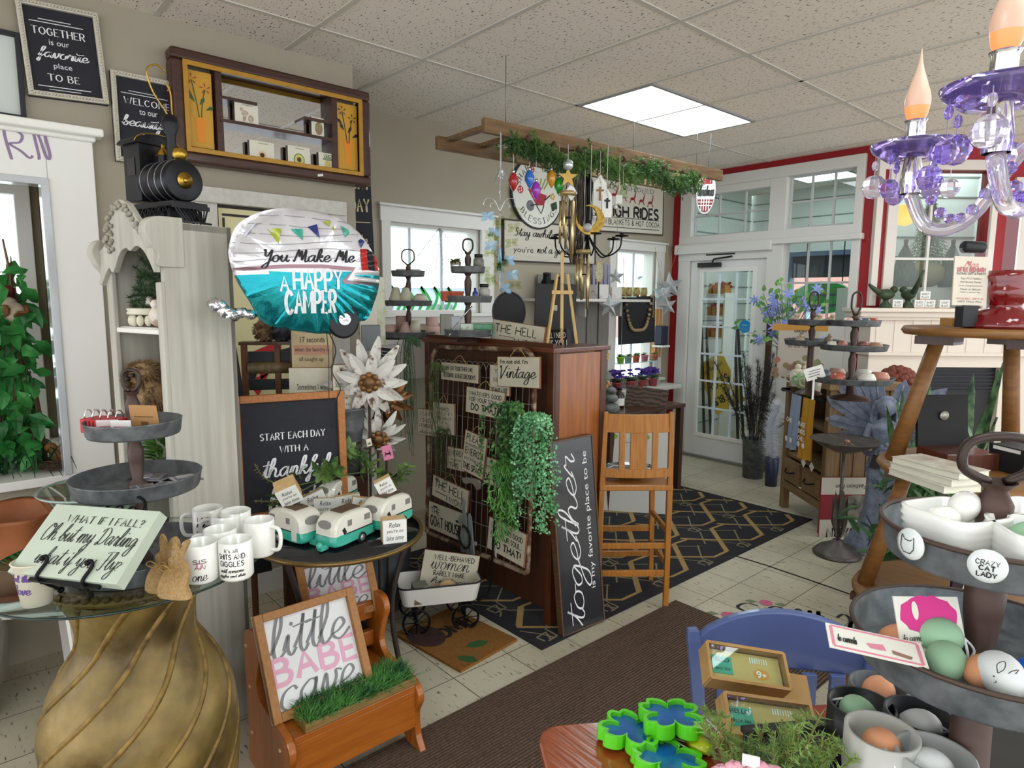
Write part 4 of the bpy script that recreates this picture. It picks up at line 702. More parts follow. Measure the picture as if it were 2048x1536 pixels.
for k in range(54):a=k*2*math.pi/54;b.sphere((.206*math.cos(a),.206*math.sin(a),.897),(.01,.01,.012),7,5)
b.o('rim_carving',mat('6a4a1e',.5,.2),pt)
TG=thin_glass('table_glass','cfdcd8',.5);b=MB();b.lathe([(0,.913),(.335,.913),(.338,.9165),(.335,.92),(0,.92)],n=80);b.o('glass_top',TG,pt);b=MB();b.M=Matrix.Translation((0,0,.9165));b.tube([(.338*math.cos(i*.0785),.338*math.sin(i*.0785),0)for i in range(80)],.003,6,True);b.o('glass_edge',mat('1f3a36',.1,trans=.5),pt)
# three-tier galvanized stand
def tray(b,c,r,h,n=48,rib=0):
 b.lathe([(0,.0),(r*.94,0),(r*.955,.004),(r,h),(r*1.012,h+.003),(r*.99,h+.003),(r*.94,.006),(0,.006)],c,n,twist=(lambda a,z,i:1+(rib*math.sin(a*40)if.001<z<h else 0))if rib else None)
def post(b,c,z0,z1,r=.018):
 H=z1-z0;b.lathe([(r*1.5,z0),(r*1.5,z0+.01),(r*.8,z0+H*.15),(r*1.15,z0+H*.5),(r*1.2,z0+H*.7),(r*.7,z0+H*.88),(r*1.1,z0+H*.95),(r*1.3,z1)],c,14)
def tier_stand(name,label,x,y,tiers,ztop,loop,rib=.01,r=.016,group=None,gm=GALV,base=None):
 """tiers: (height of tray floor, radius, wall height); turned posts between; loop: (width, height) of the handle"""
 zb=tiers[-1][0]if base is None else base;t=T(name,label,'tiered tray stand',(x,y,zb),0,group);zs=[q[0]-zb for q in tiers]
 for(z,rr,hh)in tiers:b=MB();tray(b,(0,0,z-zb),rr,hh,rib=rib);b.o('tray',gm,t)
 for i in range(len(tiers)-1):b=MB();post(b,(0,0,0),zs[i+1]+.006,zs[i],r);b.o('post',BROWNPOST,t)
 b=MB();post(b,(0,0,0),zs[0]+.006,ztop-zb,r*.9);b.o('post',BROWNPOST,t);b=MB();lw,lh=loop;z0=ztop-zb
 b.tube(smooth_pts([(_r.x*px*lw,_r.y*px*lw,z0+pz*lh)for px,pz in((-.12,-.02),(-.5,.3),(-.45,.85),(0,1),(.45,.85),(.5,.3),(.12,-.02))],5),r*.32,7);b.o('handle',mat('3a2e2a',.4,.5),t)
 if base is not None:b=MB();b.lathe([(tiers[-1][1]*.5,0),(tiers[-1][1]*.45,.012),(r*1.3,.03),(r*1.1,zs[-1])],n=24);b.o('foot',BROWNPOST,t)
 return t
p=dp(284,1085,1.72);sx_,sy_=p.x,p.y
z1=zv(sx_,sy_,868);z2=zv(sx_,sy_,978);z3=TZ
tier_stand('tiered_tray','three-tier ribbed galvanized tray stand on the round glass table',sx_,sy_,[(z1,.112,.036),(z2,.152,.038),(z3+.001,.182,.045)],zv(sx_,sy_,782),(.04,.055),.006)
# what the trays carry
def pk(b,c,w,l,h,a):b.box(c,(w,l,h),Matrix.Rotation(a,3,'Z'))
t=T('keyring_box','open red box of wire-handled trinkets on the top tray','box',(sx_-.045,sy_-.055,z1+.006),35);b=MB();b.box((0,0,.018),(.1,.06,.036));b.o('box',RED,t,bevel=.002);b=MB()
for k in range(8):b.M=Matrix.Translation((-.042+.012*k,-.01+.012*(k%2),.036));b.tube([(0,-.012*math.cos(R(a)),.022*math.sin(R(a)))for a in range(0,181,20)],.0016,5)
b.o('wire_handle',CHROME,t);b=MB()
for k in range(7):b.box((-.036+.012*k,-.031,.02),(.003,.002,.024))
b.o('label_stripe',mat('d96a6a',.5),t)
for k,(dx,dy,rz,lb,m_)in enumerate(((.045,.02,42,'brown kraft hang card standing at the back of the top tray',CARD),(.05,-.035,50,'white printed card standing in the top tray',WHITE),(.02,-.06,60,'white card with pink flower leaning in the top tray',mat('d9c8c8',.6)))):
 Mx=Matrix.Translation((sx_+dx*.9,sy_+dy,z1+.006))@Matrix.Rotation(R(rz),4,'Z')@Matrix.Rotation(R(8),4,'X');t=T('hang_card',lb,'card',Mx=Mx);hh=.075 if k==0 else.042;wd=.075 if k==0 else.05;b=MB();b.box((0,0,hh/2),(wd,.002,hh));b.o('card',m_,t);b=MB();b.box((0,-.002,hh*.6),(wd*.7,.001,.002));b.box((0,-.002,hh*.3),(wd*.25,.001,hh*.25));b.o('print',mat('b0506a',.6)if k else mat('6a4a2a',.7),t)
for k in range(9):
 a=k*.7;rr=.06+.05*(k%3)/2;t=T('sachet','clear flat sachet with dark contents on the middle tray'if k<5 else 'clear flat sachet on the bottom tray under the sign','sachet',(sx_+rr*math.cos(a)+.01,sy_+rr*math.sin(a),(z2 if k<5 else z3)+.009),k*47,'sachets on the middle tray'if k<5 else 'sachets on the bottom tray');b=MB();b.box((0,0,.006),(.075,.055,.004),Matrix.Rotation(R(5),3,'Y'));b.box((.0,0,.01),(.05,.03,.008));b.o('bag',[mat('8a8890',.15,c2='3a2a38',scale=40,coat=.6)]if k<5 else[mat('a5a3a8',.15,c2='5a565e',scale=50,coat=.6)],t,bevel=.003)
 # the WHAT IF I FALL sign on its easel
pq=quadm([(89,1011),(294,1026),(260,1166),(40,1141)],1.47)
SAGE=mat('b9c2b2',.6,c2='aab3a2',scale=8);sg=sign('wooden_sign','pale green block sign asking WHAT IF I FALL on a black easel',pq,SAGE,[('WHAT IF I FALL?','serif',.57,.2,.72,.1),('Oh but my Darling','script',.53,.46,.88,.38,None,.028),('what if you Fly?','script',.56,.78,.78,.36,None,.028)],thick=.028)
ez=T('display_easel','black wrought iron easel with ball feet holding the green sign','easel',Mx=pq[0]@Matrix.Translation((0,-pq[2]/2,0)));b=MB();w_=pq[1]
inv=(pq[0]@Matrix.Translation((0,-pq[2]/2,0))).inverted()
for px in(-.2,.22):
 foot=inv@(fl(122 if px<0 else 181,1186 if px<0 else 1197,TZ)+Vector((0,0,.008)));b=MB();b.tube(smooth_pts([(px*w_-.008,.035,.014),(px*w_,.04,.012),(px*w_+.004,.03,.006),(px*w_,.0,.004),(px*w_,-.006,-.006),(px*w_,-.008,-.02)],5),.004,7);b.sphere((px*w_-.006,.034,.013),.006,8,6);b.o('hook',BLACKM,ez);b=MB();b.tube([(px*w_,-.007,-.01),foot],.0042,7);b.sphere(foot,.008,10,8);b.o('foot',BLACKM,ez)
b=MB();b.bar((-.3*w_,-.006,-.012),(.34*w_,-.006,-.012),.008);b.o('ledge',BLACKM,ez);b=MB();hh=pq[2];b.tube(smooth_pts([(-.18*w_,hh*.2,-.035),(-.16*w_,hh*.9,-.034),(-.1*w_,hh*1.2,-.034),(.05*w_,hh*1.3,-.034),(.2*w_,hh*1.2,-.034),(.24*w_,hh*.9,-.034),(.24*w_,hh*.2,-.035)],6),.004,7);b.sphere((.06*w_,hh*1.32,-.034),.008,8,6)
for sx in(-1,1):b.tube([(.05*w_+sx*(.02+.012*math.cos(k*.5))*(1),hh*1.06+.014*math.sin(k*.5),-.034)for k in range(12)],.0025,6)
b.o('scroll_back',BLACKM,ez);foot=inv@Vector((pq[0]@Vector((.03,0,-.15))).xy.to_3d()+Vector((0,0,TZ+.004)));b=MB();b.tube([(.03*w_,hh*.8,-.036),foot],.004,7);b.o('prop',BLACKM,ez)
# mugs
def mug(u,v,rz,label,lines,hh=.097,rr=.041):
 p=fl(u,v,TZ);t=T('mug',label,'mug',(p.x,p.y,TZ),rz,'printed mugs on the glass table');b=MB();b.lathe([(0,.0),(rr*.9,0),(rr,.006),(rr,hh),(rr-.002,hh+.001),(rr-.004,hh),(rr-.004,.008),(0,.008)],n=36);b.o('body',WHITEG,t);b=MB();b.tube(smooth_pts([(-rr+.003,0,hh*.85),(-rr-.024,0,hh*.8),(-rr-.03,0,hh*.5),(-rr-.022,0,hh*.22),(-rr+.003,0,hh*.18)],5),.0055,8);b.o('handle',WHITEG,t)
 for tx,st,zc,wd,lh,m_ in lines:
  b=MB();letter(b,tx,st,(-wd/2,-lh/2,wd/2,lh/2),0,.1 if st=='script'else None);q=MB()
  q.add([((rr+.0006)*math.cos(x/rr-1.57),(rr+.0006)*math.sin(x/rr-1.57),zc+y)for x,y,z in b.v],b.f);q.o('lettering',m_,t)
SG=[("It's all",'sans',.082,.032,.01,INK),('SHITS AND','caps',.066,.066,.013,INK),('GIGGLES','caps',.048,.06,.013,INK),('until someone','script',.031,.06,.011,INK),('Giggles and shits','script',.016,.066,.011,INK)]
IJ=[('I JUST','caps',.075,.04,.013,RED),('baking','script',.055,.05,.016,INK),('CARE','caps',.036,.045,.012,INK)]
for u,v,rz,lb,ln in((474,1152,55,'white mug printed GIGGLES nearest the table edge',SG),(520,1107,210,'plain-looking white mug with its handle toward us, right of the others',[]),(443,1128,58,'white mug printed GIGGLES just behind the nearest mug',SG),(404,1158,70,'white mug with pink flower and script beside the burlap bunnies',[('SIS','caps',.06,.03,.01,INK),('AN','caps',.045,.024,.01,INK),('one','script',.018,.035,.014,INK),('O','heavy',.05,.012,.014,PINK2)]),(455,1094,55,'white mug with dark capitals in the middle of the group',[('JUST A','caps',.075,.04,.01,INK),('CARE','caps',.058,.045,.012,INK),('IN TO','caps',.04,.04,.01,INK)]),(474,1086,55,'white mug printed I JUST in red, back right of the group',IJ),(418,1080,62,'white mug printed I JUST in red, back left of the group',IJ)):mug(u,v,rz,lb,ln)
# burlap bunnies
def bunny(u,v,label,s=1.0,t_=None):
 p=fl(u,v,TZ);t=T('burlap_bunny',label,'bunny ornament',(p.x,p.y,TZ),42,'burlap bunnies');pr=smooth_pts([(-.03,0,0),(.035,0,0),(.04,.012,0),(.032,.03,0),(.036,.055,0),(.03,.078,0),(.02,.088,0),(.024,.105,0),(.034,.128,0),(.026,.132,0),(.014,.112,0),(.008,.128,0),(-.002,.138,0),(-.004,.118,0),(-.002,.1,0),(-.014,.088,0),(-.012,.072,0),(-.028,.05,0),(-.036,.025,0)],3,True)
 b=MB();b.M=Matrix.Rotation(R(82),4,'X');b.prism([(q.x*s,q.y*s)for q in pr],-.004,.006);b.o('body',mat('b8976a',.95,c2='957547',scale=160,bump=.6),t);b=MB();b.M=Matrix.Translation((.004,-.012,.072*s))
 for sx in(-1,1):b.tube(smooth_pts([(0,0,0),(sx*.014,-.004,.012),(sx*.026,-.003,.004),(sx*.014,-.003,-.003),(0,0,0)],4),.0016,5);b.tube(smooth_pts([(0,0,0),(sx*.006,-.003,-.014),(sx*.012,-.003,-.03)],4),.0016,5)
 b.tube([(-.02,0,.0),(.022,0,.001)],.0018,5);b.o('twine_bow',JUTE,t)
bunny(348,1197,'burlap bunny with twine bow at the front of the pair on the table',1.05);bunny(322,1186,'burlap bunny with twine bow behind its twin on the table',1.02)
t=T('paper_cup','cream cup with purple script lettering left of the green sign','cup',fl(75,1205,TZ));b=MB();b.lathe([(0,0),(.03,0),(.042,.1),(.045,.102),(.041,.104),(.03,.006),(0,.006)],n=32);b.o('cup',CREAM,t);b=MB()
for tx,zc,wd in(('feel the',.07,.05),('love',.045,.04)):
 bb=MB();letter(bb,tx,'script',(-wd/2,-.012,wd/2,.012),0,.12);b.add([((.0355+.12*(zc+y-.045))*math.cos(x/.036-.9),(.0355+.12*(zc+y-.045))*math.sin(x/.036-.9),zc+y)for x,y,z in bb.v],bb.f)
b.o('lettering',mat('5a3f7a',.6),t)
# behind the table: glass bowl on a white metal stool, ruffled terracotta pot, old white sink
q=wx(120,1338,.35);stx,sty=.03,-1.26
t=T('metal_stool','white metal stool with red seat tray standing behind the glass table','stool',(stx,sty,0));b=MB();b.lathe([(0,.48),(.22,.48),(.235,.49),(.235,.515),(.22,.515),(.215,.495),(0,.495)],n=40);b.o('seat_rim',WHITE,t);b=MB();b.lathe([(0,.496),(.21,.496),(.21,.504),(0,.504)],n=40);b.o('seat',mat('9a4a34',.5),t)
for k in range(3):a=k*2.094+2.62;b=MB();b.bar((.17*math.cos(a),.17*math.sin(a),.48),(.22*math.cos(a),.22*math.sin(a),0),.045,.018);b.bar((.17*math.cos(a),.17*math.sin(a),.4),(.17*math.cos(a+2.094),.17*math.sin(a+2.094),.4),.015);b.o('leg',WHITE,t)
t=T('ruffled_pot','large terracotta pot with ruffled rim on the stool at far left','pot',(stx-.0,sty-.06,.505));b=MB();b.lathe([(0,0),(.11,0),(.15,.08),(.145,.19),(.165,.28),(.18,.3),(.16,.29),(.13,.2),(.13,.02),(0,.02)],n=60,twist=lambda a,z,i:1+.06*math.sin(a*7)*max(0,(z-.16)/.14));b.o('pot',mat('a5623a',.6,c2='7d4526',scale=8,bump=.1),t)
t=T('card_bundle','bundle of blue and white cards stuffed in the ruffled pot','cards',(stx+.02,sty-.03,.66));b=MB()
for k in range(5):b.box((rnd.uniform(-.03,.03),rnd.uniform(-.03,.03),.02+.01*k),(.09,.07,.004),Matrix.Rotation(k*.8,3,'Z')@Matrix.Rotation(.5-.2*k,3,'X'))
b.o('cards',mat('cdd6e4',.6,c2='2f5aa0',scale=18,amt=.6,sharp=.7),t)
t=T('wash_basin','old grey-white wash basin on a low foot behind the glass table at far left','basin',(-.04,-1.66,.1));b=MB();b.lathe([(0,-.1),(.12,-.1),(.13,0),(.24,.0),(.29,.05),(.3,.2),(.3,.3),(.26,.32),(.24,.25),(.2,.12),(0,.1)],n=40);b.o('basin',mat('a8a69e',.3,c2='8d8b84',scale=6,coat=.4),t)
gx,gy=.67,-1.12
t=T('plant_stand','slim white wooden stand under the glass bowl behind the tray stand','stand',(gx,gy,0));b=MB();b.box((0,0,.885),(.14,.14,.03));b.o('top',WHITE,t,bevel=.004)
for sx in(-1,1):
 for sy in(-1,1):b=MB();b.box((sx*.055,sy*.055,.435),(.022,.022,.87));b.o('leg',WHITE,t)
t=T('glass_bowl','large clear glass salad bowl behind the tiered tray','bowl',(gx,gy,.901));b=MB();b.lathe([(0,0),(.05,0),(.09,.015),(.14,.05),(.168,.1),(.172,.103),(.169,.105),(.163,.1),(.135,.055),(.085,.022),(.0,.01)],n=48);b.o('bowl',thin_glass('bowl_glass','d5e6e2',1.2),t);b=MB();b.M=Matrix.Translation((0,0,.103));b.tube([(.17*math.cos(i*.1309),.17*math.sin(i*.1309),0)for i in range(48)],.0035,6,True);b.o('rim',mat('cfe0dc',.1,trans=.7),t)
for k,(dx,dy)in enumerate(((-.03,-.02),(.05,.03),(.02,-.05))):t=T('pumice_ball','grey rough stone ball lying in the glass bowl','stone ball',(gx+dx,gy+dy,.915+.03*(k==2)),0,'stone balls in the glass bowl');b=MB();b.sphere((0,0,.036),.034,16,10,.03);b.o('ball',mat('7d7f80',.9,c2='55585a',scale=60),t)
# ================================================================ MIDDLE: BENCH, CAMPER TABLE, CABINET WITH HANGING SIGNS
def Rz(a):return Matrix.Rotation(R(a),4,'Z')
# ---- small pew bench
HONEY=wood('a8601e','8a4714',4,.35,ax=1,coat=.35);HONEYZ=wood('a8601e','8a4714',4,.35,ax=2,coat=.35)
be=T('pew_bench','small honey pine pew-style bench holding a framed sign and a tray of grass','bench',(1.105,-.52,0));be.scale=(1.37,1,1);y0,y1=-.235,.235
pr=smooth_pts([(-.13,.0,0),(-.13,.2,0),(-.135,.44,0),(-.11,.50,0),(-.05,.505,0),(-.03,.46,0),(-.05,.39,0),(-.062,.32,0),(-.03,.275,0),(.06,.27,0),(.12,.25,0),(.135,.2,0),(.115,.14,0),(.12,.06,0),(.14,0,0),(.08,0,0),(.05,.03,0),(-.02,.03,0),(-.06,0,0)],5,True)
for y in(y0,y1):
 b=MB();b.M=Matrix.Translation((0,y,0))@Matrix.Rotation(R(90),4,'X');b.prism([(p.x,max(p.y,0))for p in pr],-.013,.013);ep=b.o('end_panel',HONEYZ,be,bevel=.004);b=MB();s_=-1 if y<0 else 1
 for px,pz in((-.115,.44),(-.1,.3),(-.1,.13),(.08,.2)):b.cyl((px,y+s_*.012,pz),(px,y+s_*.017,pz),.006,n=10)
 b.o('peg',PALEWOOD,ep)
b=MB();b.box((.0,0,.245),(.24,.445,.022));b.o('seat',HONEY,be,bevel=.003);b=MB();b.box((.11,0,.165),(.02,.445,.14));b.o('apron',HONEY,be,bevel=.002);b=MB();b.box((-.105,0,.43),(.02,.445,.07));b.o('back_rail',HONEY,be,bevel=.004);b=MB();b.box((-.1,0,.32),(.02,.445,.06));b.o('back_rail',HONEY,be,bevel=.004)
# grass tray and little babe cave sign on it
gt=T('grass_tray','long shallow wooden tray of bristly artificial grass on the pew bench','grass tray',(1.2,-.5,.257));b=MB();L2,W2=.2,.065
for sx in(-1,1):b.box((sx*W2,0,.014),(.012,2*L2,.028))
for sy in(-1,1):b.box((0,sy*L2,.014),(2*W2+.012,.012,.028))
b.box((0,0,.004),(2*W2,2*L2,.006));b.o('tray',wood('8d7040','6f5630',6,ax=1),gt,bevel=.003);b=MB()
for k in range(3600):
 x,y=rnd.uniform(-.06,.06),rnd.uniform(-.195,.195);d=Vector((rnd.gauss(0,.6),rnd.gauss(0,.6),1)).normalized();l=rnd.uniform(.04,.075);s_=d.orthogonal().normalized()*.0013;p=Vector((x,y,.008));m_=p+d*l*.6;e=p+d*l+Vector((d.x*.02,d.y*.02,-.008));b.add([p-s_,p+s_,m_+s_,m_-s_,e],[(0,1,2,3),(3,2,4)])
b.o('grass',leafy('2a6030','5f9a4c',.45,.25,14),gt,kind='stuff')
WB=mat('dcdcdc',.6);BPINK=mat('d9a0b8',.5);SGREY=mat('7b7b7d',.5);FRB=wood('a8743c','8d5c2c',6)
def babe(label,pq):
 r=sign('framed_sign',label,pq,WB,[('little','script',.5,.26,.8,.4,SGREY,.06),('BABE','heavy',.5,.575,.82,.23,BPINK,.2),('cave','script',.5,.83,.78,.2,SGREY,.11)],frame=(.028,FRB),thick=.012,fd=.022);return r
c0=fl(544,1451,.262);babe('white framed sign reading little BABE cave leaning on the pew bench',plq([(504,1235),(710,1170),(736,1372),(544,1451)],c0,92,26))
# ---- round bistro table with the ceramic campers
CT=Vector((.84,-.36,0));CZ=.72
ct=T('bistro_table','round black glass bistro table with brass rim carrying ceramic campers','table',CT);b=MB();b.lathe([(0,CZ-.008),(.31,CZ-.008),(.31,CZ),(0,CZ)],n=64);b.o('glass_top',mat('12151a',.05,coat=.6),ct);b=MB();b.lathe([(.308,CZ-.012),(.322,CZ-.012),(.324,CZ),(.32,CZ+.002),(.308,CZ+.001)],n=64);b.o('rim',mat('7a6238',.35,.7),ct)
for k in range(3):a=2.1*k+.85;b=MB();b.tube(smooth_pts([(.27*math.cos(a),.27*math.sin(a),CZ-.012),(.2*math.cos(a),.2*math.sin(a),.45),(.22*math.cos(a),.22*math.sin(a),.2),(.29*math.cos(a),.29*math.sin(a),.0)],5),.011,7);b.o('leg',mat('3a3330',.5,.4),ct)
pk_=T('plank_crate','black-stained plank crate under the bistro table','crate',(.80,-.40,0));b=MB()
for k in range(4):b.box((.12,-.12+.08*k,.2),(.012,.076,.38));b.box((-.12,-.12+.08*k,.2),(.012,.076,.38))
for k in range(3):b.box((-.08+.08*k,-.165,.2),(.076,.012,.38));b.box((-.08+.08*k,.165,.2),(.076,.012,.38))
b.box((0,0,.395),(.25,.34,.012));b.box((0,0,.012),(.24,.32,.012));b.o('planks',mat('1c1a19',.7,c2='2c2826',scale=12,stretch=(8,8,1)),pk_,bevel=.002)
babe('second white framed little BABE cave sign standing under the bistro table',(lambda q:(Matrix.Translation((.9-q[0].translation.x,-.4-q[0].translation.y,.53-q[0].translation.z))@q[0],.28,.25))(plq([(630,1085),(757,1065),(771,1150),(641,1193)],2.45,118,8)))
b0,b1=fl(475,1046,CZ+.003),fl(696,1014,CZ+.003);xd=(b1-b0).normalized();nn_=Vector((xd.y,-xd.x,0));yd=(Vector((0,0,1))*math.cos(R(3))-nn_*math.sin(R(3)));Wd=(b1-b0).length;Hh=.51
sign('framed_sign','large black framed sign reading START EACH DAY WITH A thankful heart behind the campers',(frame_mat((b0+b1)/2+yd*Hh/2,xd,yd),Wd,Hh),CHALK,[('START EACH DAY','serif',.52,.34,.58,.055,WI),('WITH A','serif',.52,.45,.26,.05,WI),('thankful','script',.54,.625,.62,.22,WI,.055),('heart','script',.5,.85,.45,.2,WI,.06)],frame=(.03,wood('b3733a','955a28',6)),thick=.012,fd=.016)
# ceramic camper planters
TEAL=mat('3fae97',.15,coat=.5);CERW=mat('e2ded2',.15,coat=.5);GREYW=mat('7e7c78',.3)
def camper(loc,rz,label,first=[]):
 if first:return dup(first[0],loc,rz,label)
 t=T('camper_planter',label,'ceramic planter',loc,rz,'ceramic camper planters');first.append(t)
 pr=[(p.x,p.y)for p in smooth_pts([(-.082,.014,0),(-.086,.05,0),(-.08,.084,0),(-.055,.1,0),(0,.104,0),(.05,.1,0),(.078,.082,0),(.085,.05,0),(.08,.014,0),(0,.012,0)],6,True)]
 def cut(z0,z1):return[(x,min(max(z,z0),z1))for x,z in pr]
 def body(z0,z1,name,m_):
  b=MB();n=len(pr);ys=[(-.045,.9),(-.038,.975),(-.025,1),(.025,1),(.038,.975),(.045,.9)];vs=[];c=cut(z0,z1)
  for y,k in ys:vs+=[(x*k,y,.055+(z-.055)*k)for x,z in c]
  fs=[tuple(range(n-1,-1,-1)),tuple(5*n+i for i in range(n))]+[(j*n+i,j*n+(i+1)%n,(j+1)*n+(i+1)%n,(j+1)*n+i)for j in range(5)for i in range(n)]
  b.add(vs,fs,False);b.o(name,m_,t)
 body(.046,.2,'upper_body',CERW);body(0,.046,'lower_body',TEAL);b=MB()
 for sy in(-1,1):b.rib([(0,0),(1,0)],.001);b.v=b.v[:-4];b.f=b.f[:-1];b.sm=b.sm[:-1];b.mi=b.mi[:-1];b.box((-.02,sy*.0455,.046),(.12,.001,.003));b.box((.045,sy*.0455,.056),(.012,.001,.018),Matrix.Rotation(.5,3,'Y'))
 b.o('stripe',INK,t);b=MB();b.M=Matrix.Translation((.074,0,.074))@Matrix.Rotation(R(-25),4,'Y')@Matrix.Rotation(R(90),4,'Y');b.prism([(.012*math.sin(i*.314),.026*math.cos(i*.314))for i in range(20)],-.004,.012);b.o('front_window',GREYW,t)
 for sy in(-1,1):
  for x,w_ in((-.055,.026),(.022,.018)):b=MB();b.box((x,sy*.0445,.075),(w_,.003,.018));b.o('side_window',GREYW,t,bevel=.0005)
  b=MB();b.cyl((-.03,sy*.034,.016),(-.03,sy*.048,.016),.017,n=18);wh=b.o('wheel',BLACK,t);b=MB();b.cyl((-.03,sy*.047,.016),(-.03,sy*.0495,.016),.01,n=14);b.o('hubcap',mat('a5a5a5',.3,.6),wh)
 t.scale=(1.17,1.17,1.25)
 b=MB();b.box((.05,-.0455,.052),(.024,.002,.066));b.o('door',CERW,t,bevel=.001);b=MB();b.box((.092,0,.014),(.03,.02,.016));b.sphere((.106,0,.022),.011,10,8);b.o('hitch',TEAL,t,bevel=.002);b=MB();b.box((-.005,0,.1035),(.08,.05,.006));b.o('opening',mat('5a4634',.8),t);return t
def onct(u,v):p=fl(u,v,CZ);return Vector((p.x,p.y,CZ))
camper(onct(592,1080),15,'ceramic camper with its door toward the mugs, left of the front pair');camper(onct(690,1085),-72,'ceramic camper with hitch toward us, right of the front pair');camper(onct(775,1052),-70,'ceramic camper at the right rim of the table');camper(onct(672,1012),-60,'ceramic camper at the back holding a succulent')
# wooden Relax blocks
def relax(loc,rz,label,s=.07,n=3,tilt=0,roll=0):
 t=T('message_block',label,'wooden block',Mx=Matrix.Translation(loc)@Rz(rz)@Matrix.Rotation(R(tilt),4,'Y')@Matrix.Rotation(R(roll),4,'X'),group='wooden lake time blocks')
 for k in range(n):b=MB();b.box((-.009-.0125*k-.004,rnd.uniform(-.001,.001),s/2),(.012,s,s));b.o('plank',PALEWOOD,t,bevel=.001)
 b=MB();b.box((-.002,0,s/2),(.01,s,s));f=b.o('face',WHITE,t,bevel=.0008);b=MB();b.M=Matrix.Translation((.0035,0,s/2))@Matrix(((0,0,1),(1,0,0),(0,1,0))).to_4x4()
 for tx,y,w_ in(('Relax',.3,.5),("you're on",.02,.7),('lake time',-.26,.72)):letter(b,tx,'ital',(-w_*s/2,(y-.1)*s,w_*s/2,(y+.11)*s),0)
 b.o('lettering',INK,t)
p=onct(655,1030);relax(Vector((p.x+.06,p.y-.035,CZ)),-32,'lake time block propped upright in front of the succulent camper',.092,1)
c=onct(592,1080);relax(c+Vector((-.01,.0,.138)),-14,'stack of lake time blocks lying tilted on the left camper',.078,5,24,24)
c=onct(775,1052);relax(c+Vector((.0,.01,.13)),-20,'lake time block leaning on top of the right-hand camper',.068,2,12,26)
p=onct(790,1086);relax(p,-22,'stack of lake time blocks standing on the table edge',.088,4)
for k,(u,v,r_)in enumerate(((700,968,5),(722,975,-12),(742,985,25),(640,960,20))):p=onct(u,v+70);relax(Vector((p.x,p.y,CZ)),-25+k*4,('block with lake time words at the back left of the trio','block with lake time words in the middle of the trio','block with lake time words at the right of the trio','block half hidden by the succulent leaves')[k],.1,2,0,r_)
def succ(name,label,base,stems,m_,L=.03,n=16):
 t=T(name,label,'succulent',base);b=MB();sb=MB()
 for s_ in stems:
  p=smooth_pts([(0,0,0),*[Vector(q)*(1.7 if L>.02 else 1.2)for q in s_]],5);sb.tube(p,.003,5)
  for k in range(n):
   i=int((len(p)-1)*(.2+.8*k/n));d=(p[min(i+1,len(p)-1)]-p[max(i-1,0)]).normalized();a=k*2.4;o_=d.orthogonal().normalized();o_=(Matrix.Rotation(a,3,d)@o_);leaf(b,p[i],o_+d*.5,L*rnd.uniform(.7,1.1),L*.5,d,.1)
 sb.o('stem',mat('5a6a3a',.6),t);b.o('leaves',m_,t);return t
cb=onct(672,1012)+Vector((0,0,.135));JD=leafy('3f6034','7a9c50',.3,.1,20)
succ('jade_succulent','glossy dark green jade succulent trailing over the back camper',cb,[((-.02,-.06,.03),(.0,-.12,.01),(.03,-.16,-.03)),((.02,.05,.05),(.03,.09,.02),(.05,.12,-.03)),((-.03,-.03,.06),(-.04,-.1,.1),(-.05,-.11,.14)),((.0,.02,.05),(.02,.03,.07)),((.03,-.02,.03),(.06,-.07,.03)),((.03,.1,.0),(.07,.14,-.02),(.09,.16,.02))],JD,.066,30)
succ('sedum_sprig','pinkish trailing sedum sprig reaching left across the black sign',cb+Vector((.02,-.07,.0)),[((.0,-.12,.0),(.0,-.2,.04),(.02,-.24,.1)),((.03,-.1,-.02),(.05,-.18,-.03),(.06,-.26,-.01))],leafy('9a5a50','b98a6a',.5,.1,20),.016,22)
# ---- behind: rack, crates, box signs, bucket, metal flowers
def bx(name,label,cat,u,v,t_,d,m_,z=None,rz=-28,bevel=.003,part='body'):
 p=dp(u,v,t_);t=T(name,label,cat,(p.x,p.y,p.z if z is None else z),rz);b=MB();b.box((0,0,d[2]/2),d);b.o(part,m_,t,bevel=bevel);return t
bx('storage_box','dark brown wooden box column supporting the cream box signs','box',612,900,3.02,(.22,.2,1.0),DKWOOD,0);bx('storage_box','dark wooden box column under the galvanized bucket','box',690,900,3.02,(.2,.2,.82),DKWOOD,0)
def boxsign(label,u0,u1,v0,v1,t_,yaw,z,lines,face=CREAM,deep=.05):
 p=dp((u0+u1)/2,v1,t_);w_=(u1-u0)*t_/FOC;zt=zv(p.x,p.y,v0);h_=zt-z;c=Vector((p.x,p.y,z+h_/2));n=cd_(yaw);x=Vector((-n.y,n.x,0))
 r=sign('box_sign',label,(frame_mat(c,x,(0,0,1)),w_,h_),face,lines,thick=.004);b=MB();b.box((0,0,-deep/2-.004),(w_,h_,deep));b.o('box_body',wood('9a6a3a','7d5028',6),r,bevel=.001);return r
boxsign('cream box sign starting Sometimes I wish, left of its narrow twin',583,664,736,860,2.98,125,1.003,[('Sometimes I wish','sans',.55,.28,.72,.09),('I could be the kind of woman','sans',.55,.38,.55,.04),('to let it go','sans',.55,.45,.25,.04)])
boxsign('narrow cream box sign standing in the galvanized bucket',668,712,730,812,2.92,108,.86,[('Sometimes I wish','sans',.5,.18,.8,.06),('I could be mild','sans',.5,.26,.7,.028),('to say','sans',.5,.32,.3,.028),('to let it go','sans',.5,.38,.5,.028),('your past','sans',.5,.44,.35,.028),('remember what you','sans',.5,.51,.7,.028),('did back a pint','sans',.5,.57,.55,.028)])
